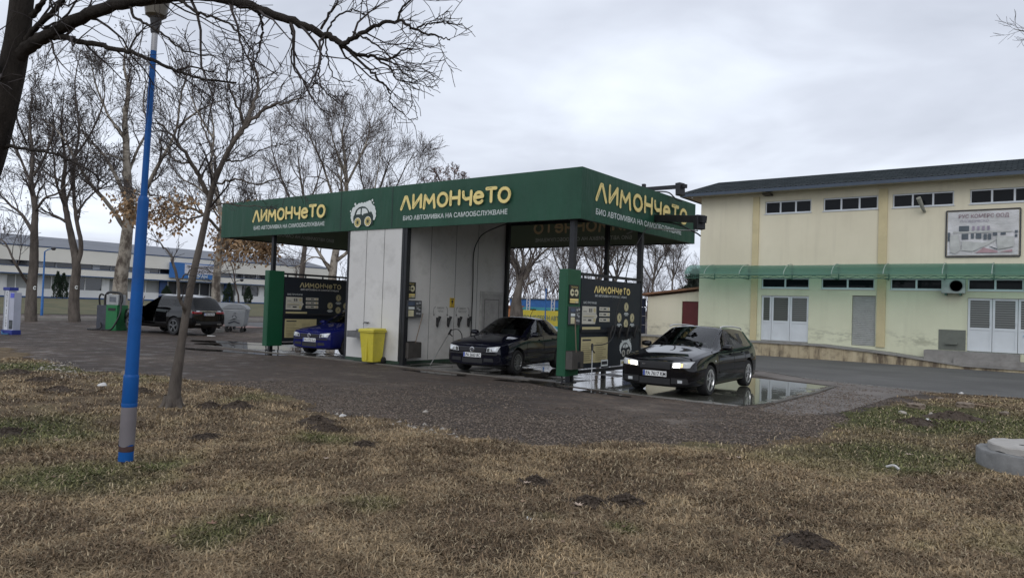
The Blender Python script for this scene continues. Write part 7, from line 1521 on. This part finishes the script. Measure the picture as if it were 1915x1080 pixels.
for k, (x, y, r, h) in enumerate(MOLES):
    R = random.Random(k+50); mb = MB(); nr, na = 14, 44; z = float(lawn_z(np.array([x]), np.array([y]))[0]); vs = [(x, y, z+h)]; fs = []; st_ = R.uniform(.9, 1.3)
    for i in range(1, nr+1):
        for j in range(na):
            a = 2*math.pi*j/na; t = i/nr; rr = r*t*(1+.18*math.sin(2*a+k)+.1*math.sin(5*a+k*2)); hh = h*(math.cos(t*math.pi)*.5+.5)**.8; hh += h*.55*(R.random()-.5)*(1-t); px_, py_ = x+rr*math.cos(a)*st_, y+rr*math.sin(a)
            vs.append((px_, py_, (z*(1-t)+float(lawn_z(np.array([px_]), np.array([py_]))[0])*t)+hh-.02*t))
    for j in range(na): fs.append((0, 1+j, 1+(j+1) % na))
    for i in range(nr-1):
        for j in range(na): fs.append((1+i*na+j, 1+(i+1)*na+j, 1+(i+1)*na+(j+1) % na, 1+i*na+(j+1) % na))
    mb.add(vs, fs); tag(mb.build('molehill', m_soil, smooth=70), ML[k], 'molehill', 'molehills in the lawn')
    for q in range(0): pass
# crumbs on the molehills, one loose layer
X, Y, S = [], [], []; R = np.random.default_rng(19)
for (x, y, r, h) in MOLES:
    n = 260; a = R.uniform(0, 6.28, n); rr = r*1.25*np.sqrt(R.random(n)); X.append(x+rr*np.cos(a)); Y.append(y+rr*np.sin(a)); S.append(.006+.022*R.random(n)**2)
X, Y, S = map(np.concatenate, (X, Y, S)); o = scatter_stones('soil_crumbs', X, Y, S, m_soil, 'dark soil crumbs spread over and around the molehills', 'soil', R, .8)
V = np.zeros(len(o.data.vertices)*3, np.float32); o.data.vertices.foreach_get('co', V); V = V.reshape(-1, 3); zz = lawn_z(X, Y)
for (x, y, r, h) in MOLES: t = np.clip(np.hypot(X-x, Y-y)/r, 0, 1); zz = zz+np.where(t < 1, h*(np.cos(t*np.pi)*.5+.5)**.8, 0)
V[:, 2] += np.repeat(zz, 6); o.data.vertices.foreach_set('co', V.ravel()); o.data.update()
# dry leaves on the lawn
R = np.random.default_rng(77); n = 260; r = 3.8+8*R.random(n)**1.2; a = YAW+np.pi/2+R.uniform(-.68, .68, n); X, Y = r*np.cos(a), r*np.sin(a); ok = lawn_f(X, Y) > .1; X, Y = X[ok], Y[ok]; n = len(X); S = R.uniform(.012, .034, n)
th = R.uniform(0, 6.28, n); P = []
for k, (dx, dy, dz) in enumerate(((1, 0, .25), (.35, .5, .0), (-.5, .45, .3), (-.9, 0, .1), (-.4, -.55, .25), (.4, -.45, .0))): P.append(np.stack([X+S*(dx*np.cos(th)-dy*np.sin(th)), Y+S*(dx*np.sin(th)+dy*np.cos(th)), lawn_z(X, Y)+.028+S*dz*R.uniform(.2, 1.6, n)], -1))
V = np.stack(P, 1).reshape(-1, 3); b_ = np.arange(n)*6; T_ = np.concatenate([np.stack([b_, b_+1, b_+2], -1), np.stack([b_, b_+2, b_+3], -1), np.stack([b_, b_+3, b_+4], -1), np.stack([b_, b_+4, b_+5], -1)]); c = np.array([.24, .165, .11])*R.uniform(.5, 1.5, (n, 1))
tag(mesh_np('leaf_litter', V, T_, attr_mat('leaf_litter', rough=.7), col=np.repeat(c, 6, 0)), 'dry fallen leaves and bits scattered over the lawn', 'leaves', kind='stuff')
def big_leaf(p, s, rz, label, col, curl=.5):
    z = float(lawn_z(np.array([p[0]]), np.array([p[1]]))[0])+.03; mb = MB(); pts = [(1, 0), (.35, .22), (.45, .62), (.02, .35), (-.35, .75), (-.32, .25), (-.8, .2), (-.55, 0), (-.8, -.25), (-.3, -.22), (-.3, -.7), (.05, -.32), (.42, -.6), (.36, -.2)]
    vs = [(0, 0, 0)]+[(u, v, curl*(u*u*.3+v*v*.9)) for u, v in pts]; vs = [(p[0]+s*(x*math.cos(rz)-y*math.sin(rz)), p[1]+s*(x*math.sin(rz)+y*math.cos(rz)), z+s*h) for x, y, h in vs]
    n = len(pts); top = vs; bot = [(x, y, h-.002) for x, y, h in vs]; mb.add(top+bot, [(0, 1+i, 1+(i+1) % n) for i in range(n)]+[(n+1, n+2+(i+1) % n, n+2+i) for i in range(n)]+[(1+i, n+2+i, n+2+(i+1) % n, 1+(i+1) % n) for i in range(n)])
    tag(mb.build('dry_leaf', M('fallen_leaf_'+('pale' if col else 'brown'), (.40, .31, .24) if col else (.24, .14, .09), .7, var=.25, scale=20)), label, 'leaf', 'big fallen leaves on the lawn')
for (x, y, s, rz, lab, col) in ((1081, 957, .065, 2.6, 'pale curled leaf lying against a dark molehill', 1), (985, 913, .05, 1.2, 'pair shaped brown leaf below the small molehill in mid lawn', 1), (395, 997, .05, .4, 'brown leaf lying in the green grass at lower left', 0), (1382, 868, .05, 1.8, 'pale leaf on the dry grass below the estate car', 1), (1290, 897, .05, .9, 'brown leaf on the dry grass right of centre', 0), (945, 766, .05, .2, 'pale leaf at the lawn edge', 1), (1700, 857, .06, .5, 'pale leaf in the dry patch left of the manhole', 1), (610, 868, .05, 2.2, 'pale leaf on the lawn below the two molehills', 1)):
    big_leaf(gr(x, y), s, rz, lab, col, .6)
# stones and litter
def stone(p, s, label, seed, col, name='stone'):
    R = random.Random(seed); bm = bmesh.new(); bmesh.ops.create_icosphere(bm, subdivisions=2, radius=1)
    k = [R.uniform(.7, 1.3) for _ in range(3)]
    for q in bm.verts: w = 1+.22*math.sin(q.co.x*3.1+seed)+.16*math.sin(q.co.y*4.3+seed*2)+.12*math.sin(q.co.z*5+seed); q.co = Vector((q.co.x*w*k[0]*s, q.co.y*w*k[1]*s, q.co.z*w*.55*s))
    me = bpy.data.meshes.new(name); bm.to_mesh(me); bm.free(); me.materials.append(col); me.polygons.foreach_set('use_smooth', [True]*len(me.polygons)); me.set_sharp_from_angle(angle=rad(28)); o = bpy.data.objects.new(name, me); COL.objects.link(o); o.location = (p[0], p[1], float(max(lawn_z(np.array([p[0]]), np.array([p[1]]))[0], .0))+s*.28); tag(o, label, 'stone', 'stones lying on the lawn')
m_st1 = M('pale_stone', (.36, .33, .29), .9, var=.25, scale=14, bump=.5, bscale=60); m_st2 = M('brown_stone', (.20, .16, .125), .9, var=.3, scale=14, bump=.5, bscale=60); m_st3 = M('white_stone', (.55, .54, .52), .8, var=.12, scale=10)
for k, (x, y, s, m_, lab) in enumerate(((192, 726, .075, m_st3, 'flat white stone on the lawn left of the lamp post'), (235, 705, .13, m_st2, 'larger grey stone left of the lamp post above the flat white one'), (1713, 764, .14, m_st2, 'brown rounded stone at the road side of the right lawn'), (1757, 748, .07, m_st2, 'pale flat stone near the road edge'), (1797, 737, .06, m_st3, 'white stone right at the road edge'), (1742, 780, .06, m_st1, 'pale stone left of the long dark mound'), (1735, 791, .045, m_st3, 'small white stone in front of the lower dark mound'), (1688, 776, .06, m_st1, 'small pale stone below the brown rounded one'), (1805, 764, .14, m_st2, 'brown stone lying beside the flat board'), (1877, 778, .08, m_st2, 'brown stone in the green grass at the right'), (795, 772, .05, m_st1, 'small pale stone on the track edge before the grey room'), (640, 782, .05, m_st3, 'white pebble at the lawn edge under the yellow bin'))):
    stone(gr(x, y), s, lab, k+3, m_)
p0, p1 = gr(1797, 757), gr(1860, 766); tag(MB().bar((p0[0], p0[1], .06), (p1[0], p1[1], .05), .10, .03).build('board', M('old_board', (.30, .21, .14), .85, var=.25, scale=7)), 'weathered flat board lying in the dry grass near the road', 'board')
p0 = gr(988, 990); mb = MB(); mb.tube([(p0[0]-.01, p0[1], .02), (p0[0]-.02, p0[1]+.01, .10)], .006, 6); mb.tube([(p0[0]+.012, p0[1], .03), (p0[0]+.008, p0[1]+.02, .09)], .005, 6); tag(mb.build('litter_scrap', m_st3), 'white scrap of litter standing in the grass at the bottom centre', 'litter')
p0 = gr(1672, 882); mb = MB(); mb.tube(cat([(p0[0]-.08, p0[1], .05), (p0[0], p0[1]-.02, .08), (p0[0]+.06, p0[1]-.05, .05)], 4), .014, 6); tag(mb.build('litter_scrap', m_st3), 'white twisted paper scrap on the green patch left of the manhole', 'litter')
p0 = at(395, 630, 31.0); mb = MB(); mb.box(p0[0]-.18, p0[0]+.18, p0[1]-.10, p0[1]+.10, .012, .05); tag(mb.build('litter_scrap', m_st3, bevel=.015), 'white bag scrap on the dirt in front of the black off-roader', 'litter')
# fairground things beyond the right bay
q = at(1022, 597, 44); bx = thing('fence_banner', (q[0], q[1], 0), 'yellow fence banner with dark lettering beyond the right bay', 'banner'); U_ = Vector(rt); Nn = U_.cross(Vector((0, 0, 1))); O = Vector((q[0], q[1], 0)); PU = U_; PN = Nn
pbox(-1.5, 1.5, -.02, .02, .62, 1.55).build('sheet', M('banner_yellow', (.56, .46, .05), .6, var=.08), bx)
for u in (-1.45, 0, 1.45): pbox(u-.03, u+.03, -.08, -.025, 0, 1.6).build('post', m_frame, bx)
text('ПО МОДЕРЕН АВТОБОЙ', .28, M('banner_ink', (.03, .10, .12), .6), bx, pf(0, .028, .95), PU, (0, 0, 1), sx=2.6/(.5*18*.28/.73)*.82, bold=.03)
q = at(1020, 597, 52); bx = thing('site_cabin', (q[0], q[1], 0), 'blue and turquoise low stall behind the yellow fence banner', 'stall'); O = Vector((q[0], q[1], 0))
pbox(-2.6, 1.9, -1.2, 0, .1, 1.75).build('lower_wall', M('stall_turquoise', (.04, .26, .32), .6, var=.1), bx); pbox(-2.6, 1.9, -1.2, .01, 1.751, 2.3).build('upper_wall', M('stall_blue', (.02, .12, .36), .6, var=.12), bx); pbox(-2.7, 2.0, -1.3, .1, 2.301, 2.38).build('roof', M('stall_roof', (.10, .11, .12), .6), bx)
for u in (-1.2, .4): pbox(u, u+.5, .011, .03, .9, 1.6).build('window', m_wglass, bx)
q = at(1015, 597, 48); bx = thing('stage_truss', (q[0], q[1], 0), 'white lattice truss gate above the yellow banner', 'truss'); O = Vector((q[0], q[1], 0)); m_tr = M('truss_white', (.52, .52, .54), .5)
def truss(a, b_, w):
    a = Vector(a); b_ = Vector(b_); d = (b_-a).normalized(); s_ = Vector(PN).cross(d).normalized()*w/2; mb = MB(); n = max(3, int((b_-a).length/w))
    mb.bar(a+s_, b_+s_, .05); mb.bar(a-s_, b_-s_, .05)
    for i in range(n): p_, q_ = a.lerp(b_, i/n), a.lerp(b_, (i+1)/n); mb.bar(p_+s_*(1 if i % 2 else -1), q_+s_*(-1 if i % 2 else 1), .035)
    return mb
truss(pf(-1.2, 0, 2.55), pf(2.0, 0, 2.45), .22).build('beam', m_tr, bx)
for u in (-.9, .75, 1.4): truss(pf(u-.1, 0, 0), pf(u-.1, 0, 2.42), .20).build('leg', m_tr, bx)
q = at(955, 600, 40); bx = thing('gas_bottle_cart', (q[0], q[1], 0), 'red and white barrel like object left of the pollarded tree', 'barrel'); O = Vector((q[0], q[1], 0))
MB().lathe([(0, -.5), (.36, -.5), (.40, -.42), (.40, .42), (.36, .5), (0, .5)], 20, (O.x, O.y, .75), 'X').build('barrel', M('barrel_red', (.32, .03, .03), .45), bx, smooth=40); MB().lathe([(0, .501), (.33, .501), (.33, .53), (0, .53)], 18, (O.x, O.y, .75), 'X').build('end_cap', m_pw, bx, smooth=40); MB().lathe([(.402, -.12), (.41, -.12), (.41, .12), (.402, .12)], 20, (O.x, O.y, .75), 'X').build('band', m_pw, bx, smooth=40)
for s_ in (-.3, .3): MB().box(O.x+s_-.05, O.x+s_+.05, O.y-.3, O.y+.3, 0, .40).build('cradle', m_frame, bx)
q = at(944, 592, 46); bx = thing('striped_stall', (q[0], q[1], 0), 'small orange and yellow stall seen between the grey room and the pollarded tree', 'stall'); O = Vector((q[0], q[1], 0)); pbox(-1.0, 1.1, -.8, 0, 0, .9).build('counter', M('stall_cream', (.45, .38, .22), .6), bx); pbox(-.9, 1.0, -.7, -.1, .901, 1.7).build('display', M('stall_orange', (.40, .16, .06), .6, var=.5, scale=5), bx); pbox(-1.1, 1.2, -.9, .1, 1.701, 1.8).build('roof', M('stall_rust', (.22, .10, .07), .6), bx)
mb = MB(); q = gr(1014, 622, 0); q = at(1019, 610, 40); mb.tube([(q[0], q[1], 0), (q[0], q[1], 2.8)], .035, 8); tag(mb.build('blue_pole', m_blue2), 'thin blue pole standing before the yellow banner', 'pole')
# tree paint: white marks and collar
for (x, y, d, lab) in ((65, 538, 39.55, 'white painted mark on the trunk nearest the left edge'), (143, 537, 41.05, 'white painted mark on the forked dark trunk')):
    q = at(x, y, d); F = Flat(q, tuple(rt), (0, 0, 1), .0); F.stroke(arc(0, 0, .07, .08, 40, 320, 8), .05); tag(F.build('painted_mark', [m_wht], None) if False else F.mb.build('painted_mark', m_wht), lab, 'mark')
